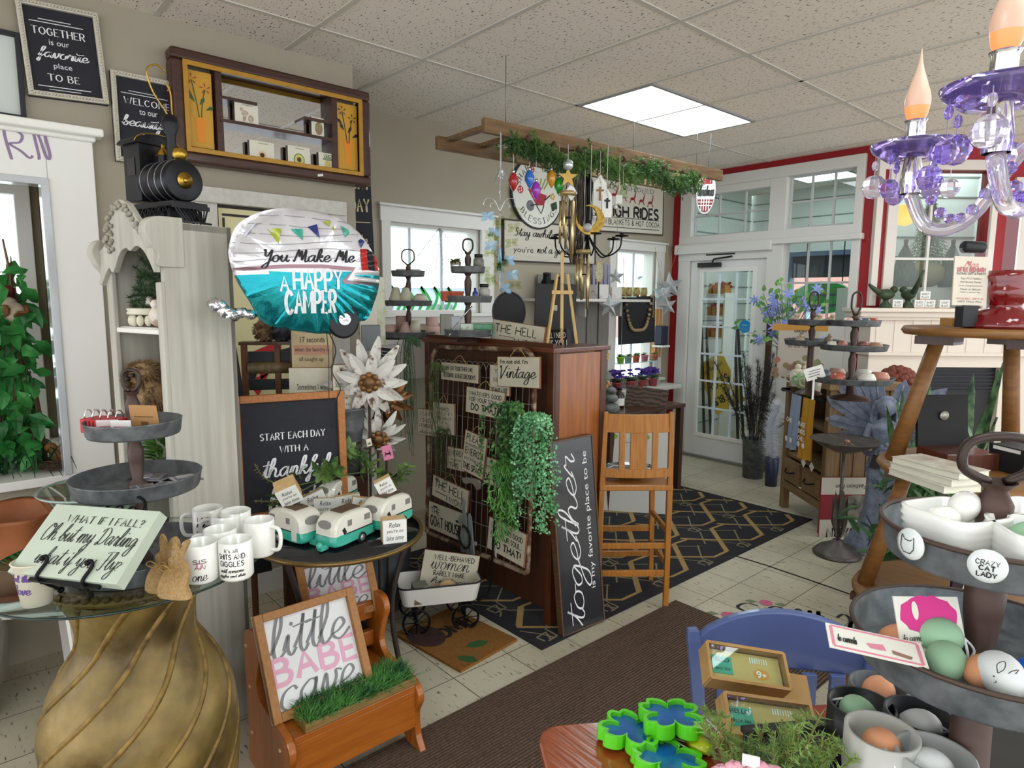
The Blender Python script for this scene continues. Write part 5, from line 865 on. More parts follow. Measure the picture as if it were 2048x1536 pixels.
pz=dp(620,735,2.98);r=boxsign('rustic sign about 17 seconds when the laundry is caught up',586,664,655,735,2.98,122,zv(pz.x,pz.y,736)+.002,[('17 seconds','sans',.52,.3,.6,.14),('when the laundry is','sans',.5,.56,.84,.14),('all caught up','sans',.48,.8,.6,.13)],mat('c9b994',.7,c2='a8946c',scale=9));b=MB();b.box((0,-.01,.0003),(.16,.045,.0006));b.o('salmon_band',mat('b98a72',.7),r)
bk=T('galvanized_bucket','ribbed galvanized bucket behind the black START sign','bucket',(lambda p:(p.x,p.y,.822))(dp(686,850,2.98)));b=MB();b.lathe([(0,0),(.075,0),(.08,.12),(.084,.125),(.082,.14),(.09,.2),(.095,.205),(.094,.22),(.1,.3),(.106,.305),(.1,.31),(.07,.02),(0,.02)],n=40);b.o('bucket',GALVD,bk)
rk=T('slatted_rack','brown ladder-back wooden rack with black slats behind the balloon','rack',(lambda p:(p.x,p.y,0))(dp(545,800,3.05)),-28)
for sy in(-.115,.03,.1):b=MB();b.box((0,sy,.71),(.03,.026,1.42));b.o('post',wood('6a3f1c','4a2a12',5),rk,bevel=.002)
for z in(1.35,1.22,1.08):b=MB();b.box((-.01,0,z),(.014,.2,.05));b.o('slat',mat('23282a',.5),rk)
b=MB();b.cyl((0,-.1,1.3),(0,.1,1.3),.028);b.o('roller',wood('7d6a4a','5a4a30',6),rk);b=MB();b.cyl((0,-.1,.98),(0,.03,.98),.045);b.o('roller',wood('8d8060','6a5c40',6),rk)
MB().box((0,0,1.415),(.1,.26,.014)).o('top',DKWOOD,rk)
for k,(u,m_)in enumerate(((530,mat('4a3426',.9,c2='8d7050',scale=40)),(566,mat('23232a',.8,c2='4a4a55',scale=40)))):
 p=dp(u,680,3.05);t=T('pinecone_ball',('brown pinecone ball on the rack, left of the dark one','dark grey pinecone ball on the rack under the balloon')[k],'ornament',(p.x,p.y,1.423));b=MB();b.sphere((0,0,.045),.045,12,9,.1);b.o('ball',m_,t);b=MB()
 for j in range(160):d=rv().normalized();b.add([Vector((0,0,.045))+d*.036+d.orthogonal()*.008,Vector((0,0,.045))+d*.036-d.orthogonal()*.008,Vector((0,0,.045))+d*.06],[(0,1,2)])
 b.o('scales',m_,t)
cbd=T('chalkboard_easel','narrow black folded chalkboard standing right beside the hutch','chalkboard',Mx=Matrix.Translation((lambda p:(p.x,p.y,.52))(dp(498,800,2.95)))@Rz(-20)@Matrix.Rotation(R(6),4,'X'));b=MB();b.box((0,0,.35),(.02,.1,1.06));b.o('board',mat('15151c',.6),cbd);b=MB();b.tube([(.014,.02,.86),(.014,.03,.1)],.003,5);b.o('chain',mat('8a8078',.4,.6),cbd)
WRUST=mat('cfccc4',.7,c2='6a4632',scale=22,amt=.62,sharp=.8,bump=.2)
def metal_flower(label,u,v,t_,rr,m_,n=13,rz=0,stem=True,tl=10):
 p=dp(u,v,t_);t=T('metal_flower',label,'metal flower',Mx=Matrix.Translation(p)@Matrix.Rotation(R(-28+rz),4,'Z')@Matrix.Rotation(R(90+tl),4,'Y'))
 for ring,(k0,q,tlt)in enumerate(((n,1.0,.12),(n-4,.72,.35))):
  b=MB()
  for k in range(k0):
   a=2*math.pi*k/k0+ring*.2;L_=rr*q*rnd.uniform(.88,1.08);d=Vector((math.cos(a),math.sin(a),0));s_=Vector((-math.sin(a),math.cos(a),0));rows=[]
   for i in range(7):f=i/6;w_=.135*rr*math.sin(math.pi*min(1,f*.86+.1))**.8;z=tlt*L_*f-.35*L_*f*f+.012*ring;c=d*(L_*f*.92+.02);rows.append([c-s_*w_+Vector((0,0,z+w_*.25)),c+Vector((0,0,z)),c+s_*w_+Vector((0,0,z+w_*.25))])
   for i in range(6):
    for j in(0,1):b.add([rows[i][j],rows[i][j+1],rows[i+1][j+1],rows[i+1][j]],[(0,1,2,3)],True)
  b.o('petals',m_,t)
 b=MB();b.sphere((0,0,.03),(.03,.03,.02),10,6)
 for k in range(8):b.sphere((.035*math.cos(k*.785),.035*math.sin(k*.785),.028),(.016,.016,.01),7,5)
 b.o('centre',mat('4a4038',.5,.6,c2='b07a3c',scale=30),t)
 if stem:iv=(Matrix.Rotation(R(-28+rz),4,'Z')@Matrix.Rotation(R(90+tl),4,'Y')).inverted();b=MB();b.tube([(0,0,-.01),iv@Vector((-.05,.02,-p.z+.01)).to_3d()],.006,6);b.o('stem',mat('4a3a30',.6,.5),t)
 return t
metal_flower('large rusty white metal flower standing beside the box signs',738,762,2.92,.19,WRUST);metal_flower('copper metal flower half hidden behind the white one',772,800,3.12,.13,mat('8d6238',.45,.6,c2='5a3a22',scale=18),11);metal_flower('lower white metal flower under the large one',756,872,3.05,.13,WRUST,10,tl=25)
for lb,u,v,t_,s_,m_ in(('pink paper tag hanging under the metal flowers',775,905,2.9,.055,mat('d07a98',.6)),('small cream price tag hanging from the white metal flower',738,885,2.88,.028,CREAM)):
 p=dp(u,v,t_);t=T('paper_tag',lb,'tag',Mx=Matrix.Translation(p)@Rz(-25)@Matrix.Rotation(R(12),4,'X'));b=MB();b.box((0,0,0),(.002,s_*.8,s_*1.2));b.o('tag',m_,t);b=MB();b.tube([(0,0,s_*.6),(.0,.0,s_*1.6)],.001,4);b.o('string',JUTE,t);b=MB();b.M=Matrix.Translation((.0018,0,0))@Matrix(((0,0,1),(1,0,0),(0,1,0))).to_4x4();letter(b,'family'if s_>.05 else 'sale','script',(-s_*.25,-s_*.3,s_*.25,s_*.1),0);b.o('lettering',INK,t)
 # ---- foil balloon
bl=T('camper_balloon','teal and white camper-shaped foil balloon floating in front of the wall','balloon',Mx=plq([(470,425),(752,425),(752,668),(470,668)],2.3,108)[0]);sc=2.3/FOC
def bp_(u,v):return((u-611)*sc*1.02,(546.5-v)*sc)
out=[bp_(*q)for q in((470,520),(472,490),(490,452),(540,425),(600,420),(660,430),(705,455),(735,495),(750,540),(748,575),(738,605),(722,640),(700,645),(690,660),(668,672),(645,668),(610,665),(560,655),(520,640),(500,600),(480,560))]
outl=[(p.x,p.y)for p in smooth_pts([(x,y,0)for x,y in out],4,True)]
FW=mat('cfccd0',.2,.25,coat=.6,bump=.5,bscale=9);FT=mat('1d8f98',.16,.75,bump=.6,bscale=11);FB=mat('121214',.2,.4)
def inside(x,y,P):
 c=False;j=len(P)-1
 for i in range(len(P)):
  if(P[i][1]>y)!=(P[j][1]>y)and x<(P[j][0]-P[i][0])*(y-P[i][1])/(P[j][1]-P[i][1])+P[i][0]:c=not c
  j=i
 return c
def bulge(x,y):
 """foil pillow height over the outline's plane"""
 r_=math.hypot(x/.255,y/.225);w_=.012*math.sin(38*math.atan2(y,x))*max(0,min(1,(r_-.55)*3))if r_>.1 else 0;return max(0,1-r_**2.6)**.62*.085+w_*(.4 if y>0 else 1)
b=MB();N_=96;rings=[0,.2,.4,.55,.7,.8,.88,.94,.975,1];pts=[outl[int(i*len(outl)/N_)]for i in range(N_)]
vs=[];fs=[];mi=[]
for side in(1,-1):
 o_=len(vs)
 for q in rings:vs+=[(x*q,y*q,side*(bulge(x*q,y*q)if q<1 else 0))for x,y in pts]
 for i in range(len(rings)-1):
  for k in range(N_):k2=(k+1)%N_;fs.append((o_+i*N_+k,o_+i*N_+k2,o_+(i+1)*N_+k2,o_+(i+1)*N_+k));cy=(vs[fs[-1][0]][1]+vs[fs[-1][2]][1])/2;mi.append(0 if cy>bp_(0,545)[1]else 1)
b.v=vs;b.f=fs;b.sm=[True]*len(fs);b.mi=mi;b.o('foil_body',[FW,FT],bl)
def on_foil(name,polys,m_,dz=.0015,sub=3):
 """print lying on the curved foil"""
 b=MB()
 def tri(p,q,r_,n):
  if n==0:b.add([(x,y,bulge(x,y)+dz)for x,y in(p,q,r_)],[(0,1,2)]);return
  a,c,d=[((m[0]+o_[0])/2,(m[1]+o_[1])/2)for m,o_ in((p,q),(q,r_),(r_,p))]
  for t3 in((p,a,d),(a,q,c),(d,c,r_),(a,c,d)):tri(*t3,n-1)
 for P in polys:
  for k in range(1,len(P)-1):tri(P[0],P[k],P[k+1],4)
 return b.o(name,m_,bl)
def foil_text(tx,st,box,m_,lw=None):
 q=MB();letter(q,tx,st,box,0,lw);b=MB();b.add([(x,y,bulge(x,y)+.003)for x,y,z in q.v],q.f);b.o('lettering',m_,bl)
x0,y0=bp_(524,537);x1,y1=bp_(697,500);foil_text('You Make Me','script',(x0,y0,x1,y1),INK,.07)
for tx,u0,v0,u1,v1 in(('A',555,581,569,553),('HAPPY',579,578,668,540),('CAMPER',563,624,654,580)):x0,y0=bp_(u0,v0);x1,y1=bp_(u1,v1);foil_text(tx,'heavy',(x0,y0,x1,y1),mat('d9d9dc',.3,coat=.4),.14)
def bq(*q):return[bp_(u,v)for u,v in q]
on_foil('stripe',[bq((474,536),(520,533),(520,540),(475,543)),bq((520,533),(570,530),(570,537),(520,540)),bq((570,530),(630,530),(630,537),(570,537)),bq((630,530),(697,535),(690,542),(630,537)),bq((697,535),(690,542),(668,562),(676,562)),bq((668,560),(705,563),(705,569),(672,567)),bq((705,563),(746,567),(744,573),(705,569))],mat('8d6d74',.25,.4))
on_foil('white_patch',[bq((697,535),(748,535),(747,566),(705,563),(678,560))],FW,.0008)
fl_=[((497,455,522,450,499,479),'d9dce8'),((538,462,563,462,556,492),'a9b23a'),((579,463,601,462,600,484),'3aa08c'),((610,458,628,452,631,479),'2a3278'),((640,446,656,444,662,465),'a9b23a'),((674,452,692,464,680,477),'3aa08c'),((704,472,720,482,711,497),'2a3278')]
for i,(q,c_)in enumerate(fl_):on_foil('pennant',[bq((q[0],q[1]),(q[2],q[3]),(q[4],q[5]))],mat(c_,.25,.2,coat=.4),.003)
on_foil('window_print',[bq((708,498),(722,497),(723,540),(709,541)),bq((738,505),(744,515),(747,540),(738,542))],mat('b3261f',.25,.2),.003);on_foil('window_print',[bq((722,497),(738,505),(738,542),(723,540))],mat('1c1c20',.2),.0032)
b=MB()
for k in range(6):y=bp_(0,440+16*k)[1];p=[(-.245+.49*i/30,y+.008*math.sin(i*.2+k))for i in range(31)];p=[q for q in p if inside(q[0],q[1],[(x*.985,y_*.985)for x,y_ in outl])];q=MB();q.rib(p,.0014,0,0);b.add([(x,y_,bulge(x,y_)+.002)for x,y_,z in q.v],q.f)
b.o('siding_line',mat('6a6670',.3),bl)
cx,cy=bp_(670,640);wp=[(cx+.06*math.cos(i*.2618)*.95,cy+.066*math.sin(i*.2618))for i in range(24)];b=MB();b.prism(wp,-.02,.052);b.o('wheel',FB,bl,bevel=.008);b=MB();b.prism([(cx+.004+.021*math.cos(i*.314),cy+.004+.021*math.sin(i*.314))for i in range(20)],.05,.057);b.o('hubcap',mat('cfcfd2',.15,.9,bump=.8,bscale=60),bl)
b=MB()
for(u,v,r_)in((500,625,.02),(485,622,.022),(468,625,.03),(455,618,.026),(442,606,.03)):x,y=bp_(u,v);b.sphere((x,y,0),(r_,r_*.8,r_*.5),12,8,.22)
b.o('tail_seal',mat('cfd0d6',.12,.95,bump=.6,bscale=40),bl);b=MB();x,y=bp_(640,668);b.tube(smooth_pts([(x,y,0),(x+.005,y-.1,-.02),(x+.0,y-.25,-.03),(x+.01,y-.36,-.06)],6),.0016,5);b.tube(smooth_pts([(x+.01,y,0),(x+.03,y-.06,-.01),(x+.015,y-.14,-.02),(x+.04,y-.2,-.01),(x+.02,y-.25,-.02)],6),.003,4);b.o('ribbon',mat('26262a',.4),bl)
# ---- tall oak cabinet seen from its back, with the salvaged gate leaning on it
cx0,cx1,cy0,cy1,cz=-.14,.945,.70,1.08,1.395
cb_=T('oak_cabinet','tall oak cabinet with its dark plank back toward us, hung with signs','cabinet',((cx0+cx1)/2,(cy0+cy1)/2,0));ox,oy=(cx0+cx1)/2,(cy0+cy1)/2
REDOAK=mat('a5622b',.35,0,c2='743c16',scale=5,stretch=(9,9,.7),coat=.4,bump=.05,amt=.52);BACKW=mat('4a2814',.5,0,c2='331a0c',scale=4,stretch=(10,10,.8),coat=.15)
b=MB()
for k in range(9):b.box((cx0-ox+.06+k*.121,cy0-oy+.008,cz/2+.03),(.119,.014,cz-.1))
b.o('back_boards',BACKW,cb_,bevel=.001);b=MB();b.box((cx1-ox-.012,.0,cz/2+.03),(.02,cy1-cy0-.04,cz-.12));b.o('side_panel',REDOAK,cb_);b=MB();b.box((cx0-ox+.012,.0,cz/2+.03),(.02,cy1-cy0-.04,cz-.12));b.o('side_panel',REDOAK,cb_)
for x in(cx0,cx1):
 for y in(cy0,cy1):b=MB();b.box((x-ox+(-.02 if x>0 else.02),y-oy+(.02 if y<.8 else-.02),cz/2-.01),(.045,.045,cz-.02));b.o('corner_post',wood('5a2c14','3f1d0c',4,coat=.3),cb_,bevel=.003)
b=MB();b.box((0,0,cz-.012),(cx1-cx0+.03,cy1-cy0+.03,.024));b.o('top',wood('6a351a','4a2210',4,ax=0,coat=.35),cb_,bevel=.004);b=MB();b.box((0,-.175,cz+.006),(cx1-cx0-.02,.02,.03));b.o('gallery_rail',wood('5a2c14','3f1d0c',4,ax=0),cb_)
pq=plq([(862,690),(1072,705),(1055,1143),(856,1068)],Vector((.45,.615,.8)),180,4);gq=pq[0];gw,gh=pq[1],pq[2]
ga=T('wire_gate','rusty pipe-framed wire gate leaning against the cabinet back, hung with signs','gate',Mx=gq);rc=.09;fp=[]
for cxx,cyy,a0 in((gw/2-rc,gh/2-rc,0),(-gw/2+rc,gh/2-rc,90),(-gw/2+.02,-gh/2+.02,180),(gw/2-.02,-gh/2+.02,270)):
 r_=rc if cyy>0 else.02
 for k in range(6):a=R(a0+18*k);fp.append((cxx+r_*math.cos(a),cyy+r_*math.sin(a),0))
b=MB();b.tube(fp,.013,8,True);b.o('pipe_frame',mat('5a3a26',.75,.3,c2='b7a58d',scale=16,amt=.56,sharp=.6,bump=.4),ga);WIRE=mat('8d8d86',.5,.6)
b=MB();n=18
for k in range(n):x=-gw/2+.03+k*(gw-.06)/(n-1);b.tube([(x,-gh/2+.01,.004),(x,gh/2-.12,.004)],.0022,5)
for k in range(0,n-2,1):x=-gw/2+.03+k*(gw-.06)/(n-1);d=2*(gw-.06)/(n-1);b.tube([(x+d/2-d/2*math.cos(R(a)),gh/2-.12+.05*math.sin(R(a)),.006)for a in range(0,181,20)],.0022,5)
for k in range(9):y=-gh/2+.05+k*(gh-.2)/8;b.tube([(-gw/2,y,.007),(gw/2,y,.007)],.002,5)
b.o('wire_mesh',WIRE,ga)
SGN=mat('c6c0ac',.65,c2='b6af99',scale=12);RUST=mat('7a4a30',.8)
def hang(name,label,pts,off,lines,roll=0,face=SGN,hook=True,tilt=3):
 r=sign(name,label,plq(pts,Vector((.45,.615-off,.8)),180,tilt),face,lines,thick=.008,edge=RUST,group='small signs hung on the wire gate');pq_=plq(pts,Vector((.45,.615-off,.8)),180,tilt)
 if hook:w_,h_=pq_[1],pq_[2];b=MB();b.tube(smooth_pts([(-w_*.2,h_/2-.005,.002),(-w_*.08,h_/2+.03,0),(0,h_/2+.042,-.006),(w_*.08,h_/2+.03,0),(w_*.2,h_/2-.005,.002)],4),.0022,5);b.o('jute_loop',JUTE,r)
 return r
C='caps'
hang('hanging_sign','cream sign about alcohol and bad decisions at upper left of the gate',[(885,724),(959,731),(955,767),(880,758)],.03,[('WE GO TOGETHER LIKE',C,.5,.3,.72,.22),('ALCOHOL & BAD DECISIONS',C,.5,.7,.86,.24)])
hang('hanging_sign',"cream sign reading I'm not old, I'm Vintage at upper right of the gate",[(996,713.6),(1081,714),(1078,777),(993.6,771.5)],.045,[("I'm not old. I'm",'bold',.4,.16,.66,.14),('Vintage','script',.5,.6,.86,.62,None,.055)])
hang('hanging_sign','narrow cream sign mostly hidden behind the Vintage sign',[(981,729),(1022,732),(1017,792),(978,788)],.025,[('YOU',C,.5,.2,.5,.14),('NEED',C,.5,.5,.6,.14),('TO HAVE A LOT',C,.5,.84,.8,.16)])
hang('hanging_sign',"cream sign reading WHATEVER'S GOOD FOR YOUR SOUL high on the gate",[(934,770),(1010.6,789),(1006.7,837),(930.6,825.6)],.035,[("WHATEVER'S GOOD",C,.5,.22,.84,.16),('FOR YOUR SOUL...',C,.48,.45,.78,.16),('DO THAT!','heavy',.5,.74,.7,.24,None,.2)])
hang('hanging_sign','cream sign starting I ASKED MYSELF at the left side of the gate',[(871,806),(916,811),(902,868),(860,861)],.045,[('I ASKED',C,.5,.2,.5,.1),('MYSELF IF I',C,.5,.35,.78,.1),('WAS CRAZY',C,.5,.5,.74,.1),('& WE ALL',C,.5,.65,.62,.1),('SAID NO.',C,.5,.8,.58,.1)])
hang('hanging_sign','cream sign tucked behind the I ASKED MYSELF sign',[(838,818),(878,822),(868,873),(834,866)],.022,[('I CAN',C,.4,.18,.5,.13),('I SAID',C,.42,.42,.55,.13),('I FORGOT',C,.45,.64,.7,.13),('what I said','script',.5,.86,.8,.16)])
hang('hanging_sign','tilted cream sign starting PLEASE be mindful of the ENERGY',[(936,862),(978,880),(961,958),(918,935)],.05,[('PLEASE',C,.5,.14,.8,.15),('be mindful of the','sans',.5,.3,.84,.08),('ENERGY',C,.5,.47,.8,.16),('you bring into','sans',.5,.66,.84,.1),('THIS SPACE',C,.5,.85,.88,.15)])
hang('hanging_sign','cream ENERGY sign half hidden behind the tilted PLEASE sign',[(896,893),(934,901),(924,942),(893,935)],.025,[('ENERGY',C,.55,.25,.9,.24),('you bring','sans',.5,.55,.6,.12),('THIS',C,.4,.82,.5,.22)],hook=False)
hang('hanging_sign','cream sign half covered by the hanging greenery in the middle of the gate',[(972,915),(1030,932),(1012,980),(963,960)],.03,[('for your soul','sans',.4,.35,.6,.2),('DO THAT!','heavy',.45,.75,.8,.26,None,.2)])
hang('hanging_sign','slanting cream sign reading THE HELL I WONT low on the gate',[(871.6,953),(943,986),(929,1022),(859,985)],.05,[('THE HELL','heavy',.48,.34,.84,.36,None,.13),('I WONT',C,.68,.8,.5,.26),('','line',.25,.72,.3,.03)])
hang('hanging_sign','cream sign reading THE GOAT HOUSE low on the left of the gate',[(858,1000),(932,1031),(920,1080),(857,1056)],.03,[('THE',C,.2,.3,.26,.2),('GOAT HOUSE','heavy',.5,.66,.86,.36,None,.15),('','line',.2,.14,.12,.06),('','line',.85,.36,.1,.08)],hook=False)
hang('hanging_sign',"lowest sign on the gate reading WHATEVER'S GOOD above its bottom rail",[(980,1034),(1053,1069),(1047,1136),(973,1094)],.035,[("WHATEVER'S GOOD",C,.5,.24,.84,.15),('FOR YOUR SOUL...',C,.5,.46,.84,.15),('DO THAT!','heavy',.52,.74,.76,.22,None,.2)])
fz_=T('picket_ornament','weathered white picket fence ornament with a dark wreath, low on the gate','ornament',Mx=plq([(912,1020),(962,1030),(955,1112),(910,1100)],Vector((.45,.55,.4)),180)[0]);
for k,(x,hh)in enumerate(((-.045,.2),(-.005,.3),(.04,.22))):b=MB();b.prism([(x-.014,-.11),(x+.014,-.11),(x+.014,hh-.13),(x,hh-.11),(x-.014,hh-.13)],0,.008);b.o('picket',mat('8f9794',.8,c2='6a716e',scale=14,stretch=(8,1,1)),fz_)
b=MB();b.box((0,-.05,-.006),(.13,.02,.008));b.o('rail',mat('8f9794',.8),fz_);b=MB();ring=[(.05*math.cos(i*.5236)-.005,-.02+.06*math.sin(i*.5236),.016)for i in range(13)];needles(b,ring,500,.022,.003);b.tube(ring[:12],.006,5,True);b.o('wreath',mat('1f221c',.9),fz_);b=MB();b.tube(smooth_pts([(-.005,.04,.03),(-.02,.05,.03),(-.005,.045,.03),(.01,.055,.03),(-.005,.04,.03),(-.003,.0,.03)],4),.002,5);b.o('jute_bow',JUTE,fz_)
br=T('wooden_bracket','weathered scalloped wooden bracket hanging under the PLEASE sign','ornament',Mx=plq([(922,950),(972,958),(970,982),(922,968)],Vector((.45,.56,.7)),180)[0]);b=MB();b.prism([(p.x,p.y)for p in smooth_pts([(-.06,.02,0),(.06,.02,0),(.065,-.02,0),(.05,-.03,0),(.03,-.005,0),(0,.0,0),(-.03,-.01,0),(-.06,-.005,0)],3,True)],0,.02);b.o('bracket',mat('8d8c84',.8,c2='6a5a4a',scale=10),br)
# hanging greenery on the gate
def hanging(name,label,base,n,spread,drop,kind,m_,t_dir=(.0,-.08)):
 t=T(name,label,'artificial greenery',base);b=MB();sb=MB()
 for k in range(n):
  a=rnd.uniform(-1,1);L_=drop*rnd.uniform(.45,1);x=a*spread;y=-abs(rnd.gauss(.03,.03));p=smooth_pts([(rnd.uniform(-.03,.03),0,rnd.uniform(-.02,.02)),(x*.6,y-.03,.03),(x,y-.03+rnd.uniform(-.03,.02),-L_*.45),(x*1.05+rnd.uniform(-.02,.02),y-.02,-L_)],6);sb.tube(p,.0012,4)
  if kind=='fern':
   for i in range(3,len(p)):
    for j in range(7):q=p[i]+rv(.016);d=rv().normalized();leaf(b,q,d,.014,.011,rv())
  elif kind=='bead':
   for i in range(2,len(p)):
    for j in range(5):leaf(b,p[i]+rv(.01),rv(),.019,.016,rv())
  elif kind=='blade':
   for i in range(2,len(p)):
    for j in range(3):d=(p[i]-p[i-1]).normalized()+rv(.8);leaf(b,p[i],d,.045,.006,rv())
  else:needles(b,p,60,.02,.0022,1,0)
 sb.o('stems',mat('3a4a26',.8),t);b.o('leaves',m_,t,kind='stuff')if False else b.o('leaves',m_,t);return t
P_=lambda u,v,o_=.06:onp(u,v,(.45,.615-o_,.8),Vector((0,1,0)))
hanging('trailing_plant','dark round-leaved trailing greenery hanging in the middle of the gate',P_(1040,825),24,.1,.42,'bead',leafy('2f5a30','5f8f4a',.45,.15,12));hanging('trailing_plant','strappy green foliage at the bottom of the dark greenery',P_(1030,935,.08),14,.05,.36,'blade',leafy('4a8a3c','7dbb62',.4,.2,10))
hanging('trailing_plant','bright green maidenhair-like fern spilling over the right gate corner',P_(1090,850,.09),26,.11,.5,'fern',leafy('5fa56a','93cf9c',.5,.15,12));hanging('trailing_plant','mossy olive greenery woven into the left of the gate',P_(888,740,.015),16,.05,.42,'moss',leafy('4d5f38','7a8a52',.7,.1,14));hanging('trailing_plant','long fine grassy green tassel hanging left of the gate',dp(838,690,3.35),26,.05,.62,'moss',leafy('35604a','5f9070',.5,.15,14));hanging('trailing_plant','low mossy greenery behind the ENERGY signs',P_(905,870,.015),12,.07,.3,'moss',leafy('2f4026','4a5c34',.7,.1,14))
sign('framed_sign','tall black framed sign reading together is my favorite place to be, leaning on cabinet',plq([(1126,1278),(1097,882),(1185,870),(1209,1237)],Vector((1.05,.8,.2)),96,6),mat('222227',.35,coat=.5),[('together','script',.47,.42,.9,.66,WI,.04),('is my','sans',.265,.8,.14,.12,WI),('favorite place to be','sans',.64,.78,.56,.14,WI)],frame=(.008,wood('6a4c34','4a3220',6)),thick=.035,fd=.004)
# signs on the cabinet top
sign('wooden_sign','slanting cream sign reading THE HELL I WONT lying on the cabinet top',plq([(987,636),(1090,657),(1086,700),(981,685)],Vector((.6,.78,1.45)),172,4),SGN,[('THE HELL','heavy',.46,.34,.8,.34,None,.13),('I WONT',C,.68,.8,.44,.24),('','line',.3,.66,.3,.02)],edge=RUST,thick=.012)
sign('block_sign','small black block sign reading ALL I NEED IS YOU beside the easel',plq([(1090,660),(1134,658),(1134,700),(1092,700)],Vector((.9,.95,1.42)),165),BLACK,[('ALL I NEED','bold',.5,.28,.9,.28,WI),('IS YOU','bold',.6,.7,.8,.4,WI)],thick=.04)
# ---- enamel wagon and what it carries
wa=T('toy_wagon','white enamel tray wagon with black rim and spoked black wheels on the doormat','wagon',(.555,.3,.0),63);b=MB()
def rrect(l,w_,r_,n=6):return[(sx*(l/2-r_)+r_*math.cos(R(a0+90*k/n)),sy*(w_/2-r_)+r_*math.sin(R(a0+90*k/n)))for sx,sy,a0 in((1,1,0),(-1,1,90),(-1,-1,180),(1,-1,270))for k in range(n+1)]
lo_,hi_=rrect(.37,.19,.04),rrect(.41,.22,.045);n=len(lo_);ENA=mat('dedcd6',.25,coat=.5,c2='d2cfc8',scale=5);inn=rrect(.40,.21,.043);ini=rrect(.36,.18,.04)
b.add([(x,y,.15)for x,y in lo_]+[(x,y,.245)for x,y in hi_]+[(x,y,.245)for x,y in inn]+[(x,y,.155)for x,y in ini],[tuple(range(n-1,-1,-1)),tuple(3*n+i for i in range(n))]+[(j*n+i,j*n+(i+1)%n,(j+1)*n+(i+1)%n,(j+1)*n+i)for j in range(3)for i in range(n)]);b.o('tray',ENA,wa)
b=MB();b.tube([(x,y,.246)for x,y in hi_],.004,6,True);b.o('black_rim',BLACK,wa)
for sx in(-.12,.12):
 b=MB();b.tube([(sx,-.1,.07),(sx,.1,.07)],.005,6);b.box((sx,0,.11),(.02,.12,.09));b.o('axle',BLACKM,wa)
 for sy in(-.1,.1):
  b=MB();b.M=Matrix.Translation((sx,sy,.07))@Matrix.Rotation(R(90),4,'X');b.tube([(.064*math.cos(i*.2618),.064*math.sin(i*.2618),0)for i in range(24)],.006,6,True)
  for k in range(4):a=k*.785;b.tube([(-.06*math.cos(a),-.06*math.sin(a),0),(.06*math.cos(a),.06*math.sin(a),0)],.0025,5)
  b.cyl((0,0,-.012),(0,0,.012),.011,n=10);b.o('wheel',BLACKM,wa)
b=MB();b.tube(smooth_pts([(.2,0,.1),(.26,0,.15),(.28,0,.4),(.29,.0,.58)],5),.006,6);b.tube([(.29,-.04,.58),(.29,.04,.58)],.006,6);hd_=b.o('handle',BLACKM,wa);b=MB();b.box((.29,-.01,.36),(.002,.035,.06));b.o('price_tag',WHITE,hd_)
n_=cd_(120);wc=Vector((.52,.315,.0));sign('hanging_sign','cream sign reading WELL-BEHAVED women RARELY MAKE history standing in the wagon',plq([(846,1100),(957,1110),(951,1188),(841,1172)],wc+Vector((0,0,.3)),118,10),SGN,[('WELL-BEHAVED',C,.55,.16,.72,.13),('women','script',.5,.38,.7,.2,None,.08),('RARELY MAKE',C,.5,.58,.56,.13),('history','script',.55,.8,.7,.24,None,.07)],thick=.008,edge=RUST)
for k,(dx,dy,lb)in enumerate(((-.12,-.04,'stack of small grey-edged wooden blocks in the wagon'),)):t=T('block_stack',lb,'block',(wc.x+.045,wc.y-.13,.157),-20);b=MB();[b.box((-.03+.018*j,0,.045),(.016,.07,.09))for j in range(4)];b.o('blocks',mat('7d7d78',.7),t);b=MB();b.box((.034,0,.045),(.004,.07,.085));b.o('face',mat('d9cfa4',.6,c2='6a5a3a',scale=50,amt=.4,sharp=.7),t)
t=T('wood_slice','round pale wood slice leaning in the wagon beside the blocks','wood slice',Mx=Matrix.Translation((wc.x+.09,wc.y-.0,.2))@Rz(-25)@Matrix.Rotation(R(80),4,'Y'));b=MB();b.cyl((0,0,-.008),(0,0,.008),.045,n=28);b.o('slice',mat('c9a878',.7),t)
t=T('wash_tub','grey galvanized round tub on the floor behind the enamel wagon','tub',(.12,.16,0));MB().lathe([(0,0),(.19,0),(.205,.15),(.215,.155),(.21,.17),(.225,.36),(.235,.37),(.22,.37),(.19,.02),(0,.02)],n=48).o('tub',mat('4a5058',.5,.45,c2='666c74',scale=9),t)
# ---- floor coverings
dm=T('doormat','brown coir doormat reading HOME with green leaves, under the wagon','doormat',(.725,.28,0),6);b=MB();b.box((0,0,.0065),(.47,.37,.013));b.o('mat',mat('8d5f24',.95,c2='6f4718',scale=90,bump=.6),dm);b=MB();b.M=Rz(90)@Matrix.Translation((-.0,-.06,.0135));letter(b,'HOME','heavy',(-.14,.08,.16,.17),0,.24);b.o('lettering',mat('1c1712',.95),dm)
for x,y,a,s_ in((.13,.02,1.2,1),(.19,-.1,.4,.9)):b=MB();b.M=Matrix.Translation((x,y,.0137))@Matrix.Rotation(a,4,'Z');b.flat([(-.06*s_,0),(-.03*s_,-.025*s_),(.02*s_,-.03*s_),(.06*s_,0),(.02*s_,.03*s_),(-.03*s_,.025*s_)]);b.o('leaf_print',mat('2f5228',.95),dm)
b=MB();b.flat([(-.1+.11*math.cos(i*.3),-.1+.085*math.sin(i*.3))for i in range(21)],.0136);b.o('flower_print',mat('241a17',.95,c2='4a2c2a',scale=40),dm)
